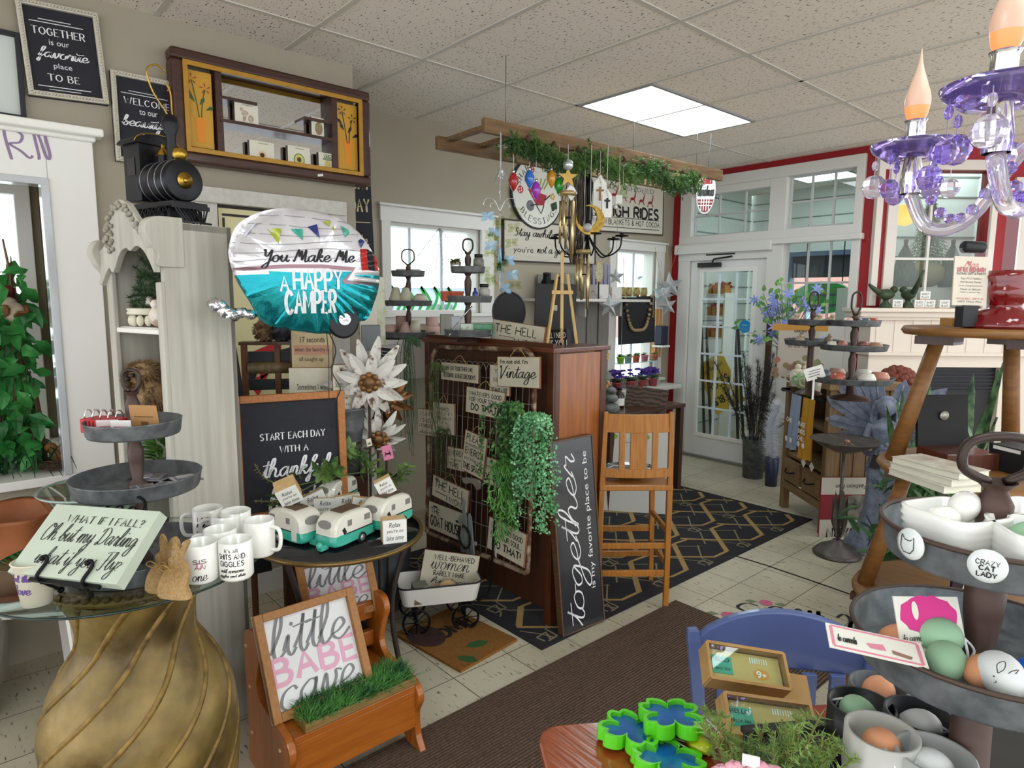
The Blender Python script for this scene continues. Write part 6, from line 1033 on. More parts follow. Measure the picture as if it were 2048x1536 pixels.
rg=T('patterned_rug','black outdoor rug with tan geometric lattice under the oak stool','rug',(.375,1.92,0));X0,X1,Y0,Y1=-.70,.70,-1.4,1.42;b=MB();b.box((0,(Y0+Y1)/2,.003),(X1-X0,Y1-Y0,.006));b.o('base',mat('1c1b20',.9,c2='25242a',scale=200),rg);TAN=mat('ab8c58',.95,c2='967848',scale=200);TAN2=mat('857a62',.95)
b=MB();b2=MB();ins=lambda q:all(X0+.03<x<X1-.03 and Y0+.03<y<Y1-.03 for x,y in q)
def lat(bb,q,w_,z):
 q=[(q[k][0]+(q[k+1][0]-q[k][0])*f/6,q[k][1]+(q[k+1][1]-q[k][1])*f/6)for k in range(len(q)-1)for f in range(6)]+[q[-1]];run=[]
 for p in q+[None]:
  if p and ins([p]):run.append(p)
  else:
   if len(run)>1:bb.rib(run,w_,z,0)
   run=[]
for i in range(-4,4):
 for j in range(-7,3):
  x,y=.315-.375+.38*i,3.033-1.92+.46*j;z=.0066+1e-5*(i+8)+2e-5*(j+9);lat(b,[(x,y),(x+.3,y-.3)],.034,z)
  lat(b,[(x+.3,y-.3),(x+.3,y-.45),(x+.12,y-.66),(x-.03,y-.80)],.02,z+.0004);lat(b,[(x,y),(x+.01,y+.15),(x+.15,y+.29)],.02,z+.0006)
  cx_,cy_=x+.32,y-.1;lat(b2,[(cx_-.2,cy_+.2),(cx_-.06,cy_+.03),(cx_+.02,cy_+.03),(cx_+.03,cy_-.05),(cx_-.03,cy_-.06),(cx_-.04,cy_+.01),(cx_+.05,cy_-.03),(cx_+.2,cy_-.2)],.01,z+.0008);lat(b2,[(cx_-.22,cy_-.14),(cx_-.04,cy_-.02),(cx_+.05,cy_+.02),(cx_+.2,cy_+.2)],.008,z+.001)
b.o('lattice',TAN,rg);b2.o('fine_lattice',TAN2,rg)
rn=T('ribbed_runner','brown ribbed carpet runner along the shop aisle','runner',(1.62,-.6,0));b=MB();RW,RL=.87,4.05;b.box((0,0,.003),(RW,RL,.006));b.o('base',mat('3a2a22',.95,c2='2c1f19',scale=220),rn);b=MB()
for k in range(int(RW/.0135)):x=-RW/2+.008+k*.0135;b.box((x,0,.0075),(.0075,RL-.01,.004))
b.o('ribs',mat('6b5546',.95,c2='47352b',scale=160,amt=.5,sharp=.4),rn)
# ---- oak stool with a slatted back
F0,F1=Vector((1.207,1.307,0)),Vector((.983,1.03,0));fx=(F0-F1).normalized();ang=math.degrees(math.atan2(fx.y,fx.x));sw=(F0-F1).length/2
sl=T('oak_stool','tall golden oak counter chair with slatted back, standing on the patterned rug','chair',(F0+F1)/2,ang);ST=.66
for sx in(-1,1):
 b=MB();b.tube([(sx*(sw+.005),.03,0),(sx*sw,.02,ST),(sx*(sw-.01),.0,1.06)],[.019,.02,.015],4);b.o('rear_leg',OAK,sl,bevel=.002);b=MB();b.tube([(sx*(sw+.01),.36,0),(sx*(sw-.01),.33,ST-.01)],[.017,.02],4);b.o('front_leg',OAK,sl,bevel=.002)
b=MB();b.box((0,.185,ST),(2*sw+.03,.37,.03));b.o('seat',OAK,sl,bevel=.006);arc=[(x*sw,-.028*(1-x*x))for x in(-1,-.6,-.2,.2,.6,1)]
def arcrail(z0,z1,nm):
 b=MB();v=[];f=[]
 for x,y in arc:v+=[(x,y-.009+.01,z0),(x,y+.009+.01,z0),(x,y+.009+.01,z1),(x,y-.009+.01,z1)]
 for i in range(len(arc)-1):
  for k in range(4):f.append((i*4+k,i*4+(k+1)%4,(i+1)*4+(k+1)%4,(i+1)*4+k))
 b.add(v,f);b.o(nm,OAK,sl,bevel=.002)
arcrail(.955,1.05,'top_rail');arcrail(.72,.765,'lower_rail')
for x,w_ in((-.085,.03),(0,.085),(.085,.03)):b=MB();b.box((x,-.014,.86),(w_,.014,.2));b.o('back_slat',OAK,sl,bevel=.002)
for z,y in((.34,.03),(.19,.03)):b=MB();b.box((0,y,z),(2*sw,.018,.032));b.o('rung',OAK,sl,bevel=.003);b=MB();b.box((0,.35,z-.02),(2*sw,.018,.032));b.o('rung',OAK,sl,bevel=.003)
for sx in(-1,1):
 for z in(.42,.24):b=MB();b.box((sx*sw,.19,z),(.018,.33,.03));b.o('rung',OAK,sl,bevel=.003)
sp_=T('silver_platter','oval shiny silver platter with a dark foot on the oak stool seat','platter',sl.matrix_basis@Vector((0,0,0))if False else((F0+F1)/2+Matrix.Rotation(R(ang),3,'Z')@Vector((0,.18,ST+.0165))),ang);b=MB();b.lathe([(0,.02),(.08,.02),(.11,.03),(.15,.045),(.152,.048),(.11,.036),(0,.025)],n=40,sy=.8,twist=lambda a,z,i:1+.03*math.sin(a*12)*(z>.03));b.o('platter',mat('c4c6cc',.1,1),sp_);b=MB();b.lathe([(0,0),(.06,0),(.055,.012),(.05,.02),(0,.02)],n=24,sy=.8);b.o('foot',BLACK,sp_)
# ================================================================ BACK WALL: WINDOW STANDS, LADDER WITH HANGING THINGS, WALL SIGNS
Fl=lambda u,v,t_:dp(u,v,t_)
# ---- wall signs
rs=T('round_sign','round white garden sign about blessings with a red wheelbarrow, on back wall','sign',Mx=plq([(1022,320),(1126,320),(1126,452),(1022,452)],Vector((XB+.03,2.44,2.5)),90)[0]);q_=plq([(1022,320),(1126,320),(1126,452),(1022,452)],Vector((XB+.03,2.44,2.5)),90);rr=.30
b=MB();b.prism([(rr*math.cos(i*.1309),rr*math.sin(i*.1309))for i in range(48)],-.012,0);b.o('black_rim',BLACK,rs);b=MB();b.prism([(.285*math.cos(i*.1309),.285*math.sin(i*.1309))for i in range(48)],-.005,.002);b.o('board',mat('d6d3ca',.6),rs)
b=MB()
for tx,a0,da,sg in(('SHARE YOUR',160,-14,1),('BLESSINGS',215,13.5,-1)):
 for k,ch in enumerate(tx):
  if ch==' ':continue
  a=R(a0+da*k);m_=MB();m_.M=Matrix.Translation((.232*math.cos(a),.232*math.sin(a),0))@Matrix.Rotation(a-sg*math.pi/2,4,'Z');letter(m_,ch,'serif',(-.018,-.024,.018,.024),.003);b.add(m_.v,m_.f)
b.o('lettering',INK,rs);b=MB();b.flat([(-.12,.04),(.1,-.02),(.06,-.1),(-.03,-.1)],.003);b.o('painted_wheelbarrow',mat('9c1f32',.5),rs)
b=MB();b.flat([(-.1+.045*math.cos(i*.3),-.1+.045*math.sin(i*.3))for i in range(21)],.003);b.o('painted_barrow_wheel',mat('6a6a6e',.6),rs);b=MB();b.rib([(-.03,-.1),(.02,-.17),(.06,-.1)],.012,.0034,0);b.rib([(.07,-.06),(.14,-.02)],.012,.0034,0);b.rib([(-.1,-.1),(-.02,-.09)],.01,.0034,0);b.o('painted_legs',INK,rs)
for x,y in((-.2,.03),(-.06,.19)):b=MB();b.flat([(x+.034*math.cos(i*.4),y+.03*math.sin(i*.4))for i in range(16)],.003);b.o('painted_ladybird',RED,rs);b=MB();[b.flat([(x+dx+.007*math.cos(i),y+dy+.007*math.sin(i))for i in range(6)],.0036)for dx,dy in((-.015,.008),(.012,-.008),(.01,.012),(-.01,-.014))];b.o('painted_dots',WHITE,rs)
b=MB();b.flat([(.15,-.15),(.22,-.13),(.215,-.07),(.14,-.09)],.003);b.o('painted_pot',mat('2c3f30',.6),rs);b=MB();[b.flat([(.17+.02*math.cos(i*1.25)+.012*math.cos(k),-.03+.02*math.sin(i*1.25)+.012*math.sin(k))for k in range(6)],.003+1e-5*i)for i in range(5)];b.o('painted_flower',mat('c9901c',.6),rs);b=MB();[b.rib([(-.08+.03*k,.03),(-.1+.05*k,.12)],.016,.0032,0)for k in range(6)];b.o('painted_vegetables',mat('8d9a4a',.6),rs)
Bk=lambda p4,off=.02:plq(p4,Vector((XB+off,3,2)),90)
REDD=mat('8d2026',.6);sr=sign('framed_sign','white sign advertising old fashioned SLEIGH RIDES with red reindeer, on back wall',Bk([(1180,352),(1329,368),(1325,474),(1172,458)]),mat('cfc9bc',.6),[('OLD FASHIONED','serif',.5,.16,.7,.08),('SLEIGH RIDES','heavy',.5,.6,.84,.2,None,.24),('WARM BLANKETS & HOT COCOA','caps',.5,.8,.88,.1,None,.13),('','line',.5,.715,.88,.012),('','line',.5,.9,.88,.012)],frame=(.012,mat('3a3634',.6)),thick=.015,fd=.004)
for k in range(6):
 x=-.35+.14*k;b=MB();b.M=Matrix.Translation((x,.1-.03*k*.3,.002));b.flat([(-.045,0),(-.02,.02),(.02,.02),(.03,.05),(.05,.055),(.045,.035),(.03,.0),(.05,-.03),(.04,-.035),(.018,-.005),(-.02,-.005),(-.04,-.04),(-.05,-.035),(-.03,0)]);b.rib([(.04,.055),(.03,.085)],.006,.0002,0);b.rib([(.045,.055),(.055,.085)],.006,.0003,0);b.o('painted_reindeer',REDD,sr)
sign('wooden_sign',"wide white plank sign reading stay awhile you're not a guest, on back wall",Bk([(1006,437),(1192,455),(1190,531),(1006,522)]),mat('c6bfb2',.6,c2='b7afa2',scale=5,stretch=(1,8,8)),[('Stay awhile,','script',.32,.32,.42,.3,None,.07),('enjoy','sans',.72,.34,.2,.16),("you're",'sans',.2,.72,.2,.18),('not a guest','script',.52,.72,.36,.28,None,.07),('here','sans',.82,.72,.14,.14)],frame=(.012,mat('2c2826',.6)),thick=.015,fd=.006)
# ---- ladder hung from the ceiling with a garland
la0,la1=dp(968,245,3.45),dp(1440,350,5.6);LZ=2.53
A0=fl(966,250,LZ);A1=fl(1442,352,LZ)
ladir=(A1-A0);LL=ladir.length;lx=ladir.normalized();ly=Vector((-lx.y,lx.x,0));B0=fl(873,285,LZ);
off_=(B0-A0)-lx*((B0-A0).dot(lx));wl=off_.length;ly=off_.normalized()
ld=T('hanging_ladder','weathered wooden ladder hung flat under the ceiling above the gift display','ladder',Mx=Matrix.Translation(A0)@Matrix((lx,Vector((0,0,1)).cross(lx),Vector((0,0,1)))).transposed().to_4x4());sgn=1 if Vector((0,0,1)).cross(lx).dot(ly)>0 else-1;sh=(B0-A0).dot(lx)
LW_=wood('8d6f4c','5a4028',4,.7,ax=0);b=MB();b.box((LL/2,0,0),(LL,.035,.075));b.o('rail',LW_,ld,bevel=.004);b=MB();b.box((LL/2+sh,sgn*wl,0),(LL,.035,.075));b.o('rail',LW_,ld,bevel=.004)
nr=9
for k in range(nr):x=.1+(LL-.25)*k/(nr-1);b=MB();b.box((x,sgn*wl/2,.025),(.05,wl+.04,.022));b.o('rung',LW_,ld,bevel=.002)
for x in(.15,LL*.55,LL-.3):
 b=MB();b.tube([(x,0,.03),(x,0,CH-LZ)],.0022,5);b.o('hanging_wire',mat('6a6a6a',.4,.6),ld)
def lp(f,dz=0,side=0):return A0+lx*(LL*f)+ly*(wl*side)+Vector((0,0,dz))
gd=T('garland','evergreen pine garland draped along the front rail of the hanging ladder','garland',A0);b=MB();sb=MB();core=[]
for k in range(120):
 f=.08+.77*k/119;c=lp(f,-.085+.02*math.sin(k*.9)+(.03*math.sin(k*.17)),-.05)-A0;core.append(c)
 for j in range(8):
  d=Vector((rnd.gauss(0,1),rnd.gauss(0,1),rnd.gauss(-.25,1))).normalized();L_=rnd.uniform(.04,.1);q=smooth_pts([c,c+d*L_*.6,c+d*L_+Vector((0,0,-.015))],3);needles(b,q,26,.022,.007)
sb.tube(core,.008,5);sb.o('wire_core',mat('3a3a22',.8),gd);b.o('needles',leafy('2c5226','6f9444',.5,.2,3),gd)
for k in range(9):q=lp(.12+.09*k,-.04,-.12);t=T('pine_cone','small brown pine cone wired into the garland','pine cone',q,0,'cones in the ladder garland');b=MB();b.lathe([(0,-.02),(.014,-.01),(.016,0),(.008,.016),(0,.02)],n=10,twist=lambda a,z,i:1+.15*math.sin(a*5+z*300));b.o('cone',mat('4a3020',.8),t)
def drop(name,label,cat,u,v,t_,ztop=None,group=None,mt_=None):
 """something hung on a thread: the root is where it hangs, the thread runs up to the ladder"""
 p=dp(u,v,t_);t=T(name,label,cat,p,0,group);zt=LZ-.03 if ztop is None else ztop
 b=MB();b.tube([(0,0,.0),(0,0,max(.01,zt-p.z))],.0015,4);b.o('thread',mat('c9c9c9',.5),t);return t
tl=lambda u:(dp(u,300,1)-CAM)
def tlad(u):
 """depth at which the ladder's front rail crosses pixel column u"""
 for k in range(200):
  f=k/199;q=pxy(lp(f))
  if q[0]>=u:return q[2]
 return q[2]
cols={'red':'a8161c','blue':'2a6ac9','purple':'9a2ab0','yellow':'c98d12','green':'1f9a2c'}
for u,v,c_ in((1027,360,'red'),(1059,355,'blue'),(1072,378,'purple'),(1103,355,'yellow'),(1118,370,'green')):
 t=drop('bulb_ornament',c_+' glossy faceted bulb ornament hanging before the round sign','ornament',u,v-14,tlad(u),group='coloured bulb ornaments under the ladder');m_=mat(cols[c_],.12,coat=.8);b=MB();b.lathe([(0,-.1),(.012,-.085),(.026,-.055),(.028,-.035),(.018,-.01),(.01,0),(0,.003)],n=8);b.o('bulb',m_,t);b=MB();b.cyl((0,0,0),(0,0,.016),.008,n=10);b.o('cap',CHROME,t)
t=drop('crystal_drop','clear crystal drop on a silver wire triangle, left end of the ladder','ornament',1002,338,tlad(1000));b=MB();b.lathe([(0,-.07),(.014,-.045),(.02,-.03),(.01,-.005),(0,0)],n=8);b.o('crystal',mat('dfe3ec',.05,trans=.8,ior=1.5),t);b=MB();b.tube([(-.04*_r.x,-.04*_r.y,-.075),(0,0,.02),(.04*_r.x,.04*_r.y,-.075)],.002,5,True);b.o('wire_triangle',SILVER,t)
# twisted-wire butterfly mobile
t=drop('butterfly_mobile','hanging mobile of clear and blue butterflies on twisted silver wire','mobile',1000,420,tlad(1000));b=MB();b.tube([(.006*math.cos(k*1.2),.006*math.sin(k*1.2),.0+.012*k-.02)for k in range(22)],.0016,4)
for sx in(-1,1):
 for s_ in(1,.6):b.tube(smooth_pts([(0,0,-.01),(sx*.03*_r.x*s_,sx*.03*_r.y*s_,.05*s_),(sx*.07*_r.x*s_,sx*.07*_r.y*s_,.06*s_),(sx*.09*_r.x*s_,sx*.09*_r.y*s_,.03*s_),(sx*.075*_r.x*s_,sx*.075*_r.y*s_,.02*s_)],5),.002,5)
b.tube([(0,0,0),(0,0,-.42)],.0015,4);b.o('wire',SILVER,t);CW=thin_glass('butterfly_wing','dfe6c8',2.2);CB=mat('8db9dc',.15,alpha=.75,coat=.5)
for k in range(22):
 c=Vector((0,0,-.02-.019*k))+_r.xyz*rnd.uniform(-.09,.09)+Vector((rnd.uniform(-.03,.03),rnd.uniform(-.03,.03),0));b=MB()
 for sx in(-1,1):
  for up in(.6,-.5):d=(_r*sx*.8+Vector((0,0,up))+rv(.3)).normalized();leaf(b,c,d,.042,.03,(.8,-.5,.2))
 b.o('butterfly',CB if k%4==1 else CW,t)
b=MB();[b.tube([(0,0,-.2),(.01*math.cos(k),.01*math.sin(k),-.2-.06*(1+k%3))],.006,5)for k in range(5)];b.o('blue_tassel',mat('9cc4e6',.3),t)
# wind chimes
def chime(label,u,v,t_,n,L_,r_,plate):
 t=drop('wind_chime',label,'wind chime',u,v,t_);b=MB();b.lathe([(0,0),(plate,0),(plate,.022),(0,.022)],n=28);b.o('top_disc',mat('8d7646',.35,.5,c2='c9b27a',scale=12),t)
 for k in range(n):a=k*2*math.pi/n;x,y=plate*.8*math.cos(a),plate*.8*math.sin(a);l=L_*(1-.09*k);b=MB();b.cyl((x,y,-.03),(x,y,-.03-l),r_,n=12);b.tube([(x,y,-.03),(x,y,0)],.001,4);b.o('chime_tube',mat('d9c08d',.25,.85),t)
 b=MB();b.cyl((0,0,-.12),(0,0,-.128),plate*.5,n=18);b.tube([(0,0,0),(0,0,-.12)],.001,4);b.o('striker',BLACK,t);return t
t=chime('gold wind chime with crackle glass ball and star, in front of the round sign',1135,391,tlad(1130)-.05,5,.33,.0075,.05);b=MB();b.sphere((0,0,.17),.032,12,9);b.o('glass_ball',mat('cfd3d6',.1,.5),t);b=MB();b.M=Matrix.Translation((0,0,.1))@Rz(-30)@Matrix(((0,0,1),(1,0,0),(0,1,0))).to_4x4();sp5=lambda r1,r2:[((r1 if i%2==0 else r2)*math.sin(i*math.pi/5),(r1 if i%2==0 else r2)*math.cos(i*math.pi/5))for i in range(10)];b.prism(sp5(.06,.025),-.006,.006);b.o('gold_star',mat('a8864a',.3,.8),t);MB().box((.01,.02,.02),(.004,.07,.07),Matrix.Rotation(R(45),3,'X')).o('paper_tag',WHITE,t)
chime('gold wind chime with long tubes above the easel',1167,507,3.9,5,.3,.0085,.045)
# moon hanging and black chandelier
t=drop('moon_ornament','gold crescent moon ornament holding a clear crackle ball','ornament',1180,440,3.75);b=MB();b.M=Rz(-32)@Matrix(((0,0,1),(1,0,0),(0,1,0))).to_4x4();oc=[(.085*math.cos(R(a)),.085*math.sin(R(a)))for a in range(-230,131,12)];ic=[(-.028+.066*math.cos(R(a)),.012+.066*math.sin(R(a)))for a in range(112,-213,-12)];cp=[(-.085*math.cos(R(a))*-1,.085*math.sin(R(a)))for a in range(-200,121,10)];ci=[(-.02+.062*math.cos(R(a)),.016+.062*math.sin(R(a)))for a in range(118,-205,-10)];b.prism(cp+ci,-.008,.008);b.o('crescent',mat('a8873c',.35,.8,c2='6a5322',scale=50),t);b=MB();b.sphere((.0,-.02,-.045),.026,12,9);b.o('crackle_ball',mat('dfe6ea',.05,trans=.6),t)
c4=dp(1175,490,4.0);bc=T('candle_chandelier','black wrought iron candle chandelier with curved arms hanging under the ladder','chandelier',c4);b=MB();b.lathe([(.012,.04),(.02,.1),(.03,.18),(.018,.25),(.022,.3),(.03,.36),(.012,.42),(0,.43)],n=14);b.tube([(0,0,.4),(0,0,LZ-c4.z-.03)],.004,5);b.tube([(0,0,.06),(0,0,-.1)],.008,6);b.o('stem',BLACKM,bc)
for k in range(6):a=k*1.047+.4;ca,sa=math.cos(a),math.sin(a);b=MB();b.tube(smooth_pts([(.01*ca,.01*sa,.05),(.05*ca,.05*sa,-.01),(.12*ca,.12*sa,-.07),(.2*ca,.2*sa,-.03),(.215*ca,.215*sa,.04)],5),.005,6);b.lathe([(0,0),(.04,.004),(.042,.01),(.036,.012),(0,.008)],(.215*ca,.215*sa,.04),18);b.cyl((.215*ca,.215*sa,.045),(.215*ca,.215*sa,.062),.012,n=10);b.o('arm',BLACKM,bc)
t=drop('gnarled_vine','bundle of dark grapevine twigs hanging under the ladder','twig bundle',1157,345,tlad(1157)+.1);b=MB()
for k in range(40):x,y=rnd.gauss(0,.03),rnd.gauss(0,.03);b.tube(smooth_pts([(x,y,.05),(x+rnd.uniform(-.03,.03),y+rnd.uniform(-.03,.03),-.25),(x*.6+rnd.uniform(-.03,.03),y*.6,-.55)],4),.003,4)
b.o('twigs',mat('4a3f38',.9,c2='6f6258',scale=20),t)
for k,(u,v,s_)in enumerate(((1200,365,1),(1214,392,.72))):
 t=drop('house_tag',('larger white wooden house-shaped tag with a bead cross','smaller white wooden house-shaped tag with a black bow')[k],'ornament',u,v-8,tlad(1205)-.12*k-.1);b=MB();b.M=Rz(-35)@Matrix(((0,0,1),(1,0,0),(0,1,0))).to_4x4();b.prism([(-.04*s_,-.2*s_),(.04*s_,-.2*s_),(.04*s_,-.03*s_),(0,.02*s_),(-.04*s_,-.03*s_)],-.008,.008);b.o('tag',WHITE,t);b=MB();b.M=Rz(-35);b.box((.012,0,-.09*s_),(.008,.01,.08*s_));b.box((.012,0,-.07*s_),(.008,.045*s_,.01));b.o('cross',mat('8d6f46',.7)if k==0 else BLACK,t);b=MB();[b.sphere((.012,.004*j-.01,.0-.012*j),.006,8,6)for j in range(5)];b.o('beads',WHITE,t)
t=drop('tree_ornament','small plaid fabric tree ornament on the ladder garland','ornament',1246,372,tlad(1246)-.05);b=MB();b.M=Rz(-38)@Matrix(((0,0,1),(1,0,0),(0,1,0))).to_4x4();b.prism([(-.03,-.07),(.03,-.07),(.016,-.04),(.024,-.04),(.008,-.01),(.012,-.01),(0,.02),(-.012,-.01),(-.008,-.01),(-.024,-.04),(-.016,-.04)],-.006,.006);b.o('tree',mat('a9b38d',.8,c2='6a8a5a',scale=60),t)
t=drop('heart_ornament','small white metal tag ornament next to the plaid tree','ornament',1238,392,tlad(1240)-.1);b=MB();b.M=Rz(-38);b.box((0,0,-.02),(.006,.04,.05));b.sphere((0,-.02,-.065),.014,8,6);b.o('tag',WHITE,t)
MC=plq([(1394,342),(1430,342),(1430,428),(1394,428)],4.9,150);t=T('oval_christmas_sign','oval MERRY Christmas sign with red plaid base, hanging at right end of ladder','sign',Mx=MC[0]);w_,h_=MC[1]*1.05,MC[2];b=MB();b.prism([(w_/2*math.cos(i*.1571),h_/2*math.sin(i*.1571))for i in range(40)],-.012,0);b.o('board',mat('d9d6d2',.6),t)
b=MB();b.flat([(w_*.46*math.cos(R(a)),h_*.46*math.sin(R(a)))for a in range(200,341,10)],.001);b.o('plaid',mat('9c4a4e',.7,c2='7a2a30',scale=60),t);b=MB();[b.box((x*w_,-.28*h_,.0016),(.006,h_*.28,.0006))for x in(-.2,-.07,.07,.2)];[b.box((0,y*h_,.002),(w_*.76,.006,.0006))for y in(-.22,-.3)];b.o('plaid_line',WHITE,t);b=MB();letter(b,'MERRY','heavy',(-.3*w_,.2*h_,.3*w_,.36*h_),.0012);b.o('lettering',REDD,t);b=MB();letter(b,'Christmas','script',(-.42*w_,-.08*h_,.42*w_,.2*h_),.0012);b.o('lettering',GREYT,t);b=MB();b.tube([(0,h_/2-.01,-.01),(0,h_/2+.27,-.01)],.002,5);b.o('hanging_wire',GREYT,t)
# ---- tiered stands at the left window, on the window bench
wbn=T('window_bench','white-painted narrow display bench below the left window','bench',(-.62,1.35,0));b=MB();b.box((0,-.13,1.36),(.62,1.6,.03));b.o('top',mat('c6c3bc',.5),wbn,bevel=.004)
MB().box((.295,-.13,1.24),(.02,1.58,.22)).o('apron',mat('c6c3bc',.5),wbn)
for sx in(-.28,.28):
 for sy in(-.9,.62):b=MB();b.box((sx,sy,.672),(.045,.045,1.344));b.o('leg',mat('c6c3bc',.5),wbn)
p=fl(818,676,1.376);gx_,gy_=p.x,p.y;tz=lambda v:zv(gx_,gy_,v)
st1=tier_stand('tiered_tray','three-tier galvanized tray of pink and cream vases in front of the left window',gx_,gy_,[(tz(553),.105,.032),(tz(612),.15,.032),(tz(674),.19,.035)],tz(528),(.075,.09),0,.014,gm=GALVD)
p=fl(930,684,1.396);hx_,hy_=p.x,p.y+.02;tq=lambda v:zv(hx_,hy_,v)
st2=tier_stand('tiered_tray','three-tier galvanized tray with terracotta and tins, standing on the oak cabinet',hx_,hy_,[(tq(546),.092,.03),(tq(605),.13,.032),(tq(672),.135,.035)],tq(505),(.05,.07),0,.016,gm=GALVD,base=1.396)
VP=mat('c9a99f',.5,c2='bb988d',scale=6);VC=mat('c4bfab',.5)
def ont(u,cx,cy,dy=0):uc,_,t_=pxy((cx,cy,1.5));q=Vector((cx,cy,0))+_r*((u-uc)*t_/FOC)+Vector((_r.y,-_r.x,0))*dy;return q
def vase(label,u,v,t_or,prof,m_,z,name='vase',cat='vase',grp=None,n=28):
 p=ont(u,gx_,gy_,-.05 if 'back'in label else(.03 if 'cone'not in label else.01));t=T(name,label,cat,(p.x,p.y,z),0,grp);b=MB();b.lathe(prof,n=n);b.o('body',m_,t);return t
z3_,z2_,z1_=tz(674)+.007,tz(612)+.007,tz(553)+.007
for u,lb,pf in((778,'straight pink vase at the left of the bottom tier',[(0,0),(.042,0),(.043,.07),(.04,.07),(.038,.005)]),(802,'taller pink vase at the back of the bottom tier',[(0,0),(.042,0),(.042,.125),(.039,.125),(.037,.005)]),(812,'pink bottle vase with narrow neck on the bottom tier',[(0,0),(.042,.0),(.046,.02),(.02,.075),(.018,.09),(.015,.09),(.012,.005)]),(832,'ribbed cream-pink tapered vase on the bottom tier',[(0,0),(.04,0),(.028,.1),(.025,.1),(.03,.005)]),(862,'tall pink vase at the right back of the bottom tier',[(0,0),(.04,0),(.04,.12),(.037,.12),(.035,.005)]),(866,'short pink vase at the right front of the bottom tier',[(0,0),(.045,0),(.045,.065),(.042,.065),(.04,.005)])):
 vase(lb,u,668 if 'back'not in lb else 663,0,pf,VC if 'cream'in lb else VP,z3_,grp='vases on the bottom tier of the window tray')
for u,lb in((793,'cream cone vase at the left of the middle tier'),(813,'cream cone vase in the middle of the middle tier')):vase(lb,u,607,0,[(0,0),(.05,0),(.045,.03),(.02,.105),(.012,.11),(.01,.1),(.03,.01)],VC,z2_)
vase('cream round vase at the right of the middle tier',842,607,0,[(0,0),(.03,0),(.048,.03),(.04,.055),(.02,.07),(.018,.06),(.03,.01)],VC,z2_)
p=fl(822,546,z1_);t=T('cream_box','low cream box on the top tier of the window tray','box',(gx_,gy_-.0,z1_),-30);b=MB()
for sy in(-1,1):b.box((.0,sy*.045,.02),(.07,.06,.036))
b.o('box',VC,t,bevel=.004)
zq2,zq1,zq3=tq(605)+.007,tq(546)+.007,tq(672)+.007;TER=mat('b3553a',.7,c2='9c452c',scale=10)
for k,(u,lb)in enumerate(((898,'terracotta planter box at the left of the middle tier'),(915,'terracotta planter box beside the post of the middle tier'))):p=ont(u,hx_,hy_,.05);t=T('terracotta_box',lb,'planter',(p.x,p.y,zq2),-30);b=MB();[b.box(c,d)for c,d in(((0,0,.005),(.05,.06,.01)),((.025,0,.025),(.006,.06,.05)),((-.025,0,.025),(.006,.06,.05)),((0,.03,.025),(.05,.006,.05)),((0,-.03,.025),(.05,.006,.05)),((0,0,.045),(.062,.072,.012)))];b.o('box',TER,t,bevel=.002)
def plantpot(label,loc,pr,m_,lm,n,sp,ls,flower=None,name='potted_plant',cat='potted plant',grp=None,s=1):
 t=T(name,label,cat,loc,0,grp);b=MB();b.lathe([(r_*s,z*s)for r_,z in pr],n=20);b.o('pot',m_,t);b=MB();zt=max(z for r_,z in pr)*s
 for k in range(n):a=rnd.uniform(0,6.28);e=rnd.uniform(.1,1);leaf(b,(rnd.uniform(-.01,.01),rnd.uniform(-.01,.01),zt),(math.cos(a)*sp,math.sin(a)*sp,e),ls*rnd.uniform(.7,1.1),ls*.55)
 b.o('leaves',lm,t)
 if flower:
  b=MB()
  for k in range(flower[1]):a=rnd.uniform(0,6.28);r_=rnd.uniform(0,.05)*s*1.2;c=Vector((r_*math.cos(a),r_*math.sin(a),zt+rnd.uniform(.03,.07)*s*1.2));[leaf(b,c,(math.cos(j*1.26+k),math.sin(j*1.26+k),.3),.018*s*1.2,.016*s*1.2,(.8,-.5,.4))for j in range(5)]
  b.o('flowers',flower[0],t)
 return t
PT=[(0,0),(.03,0),(.036,.05),(.04,.052),(.04,.065),(.035,.065),(.03,.01)]
plantpot('young begonia in a silver pot on the top tier beside the post',(*ont(912,hx_,hy_,.02).xy,zq1),[(0,0),(.024,0),(.03,.05),(.027,.05),(.0,.04)],SILVER,leafy('4a6a2a','8d8a3c',.5,.3),26,1,.035)
for lb,u,v,z,r_,h_,m_ in(('clear jar with black lid on the top tier right of the begonia',957,543,zq1,.028,.075,mat('8d8a80',.2,c2='3a3a36',scale=25)),('clear jar with black lid on the middle tier',968,601,zq2,.03,.075,mat('b9b6ac',.2,c2='8a877c',scale=25))):
 p=ont(u,hx_,hy_,0);t=T('glass_jar',lb,'jar',(p.x,p.y,z));b=MB();b.lathe([(0,0),(r_,0),(r_,h_*.8),(r_*.7,h_),(0,h_)],n=20);b.o('jar',m_,t);b=MB();b.cyl((0,0,h_),(0,0,h_+.016),r_*.8,n=18);b.o('lid',BLACK,t)
p=ont(951,hx_,hy_,.04);t=T('blue_bottle','small cobalt blue bottle on the middle tier','bottle',(p.x,p.y,zq2));b=MB();b.lathe([(0,0),(.014,0),(.014,.045),(.006,.055),(.006,.07),(0,.07)],n=14);b.o('bottle',mat('1a2f8a',.1,coat=.6),t)
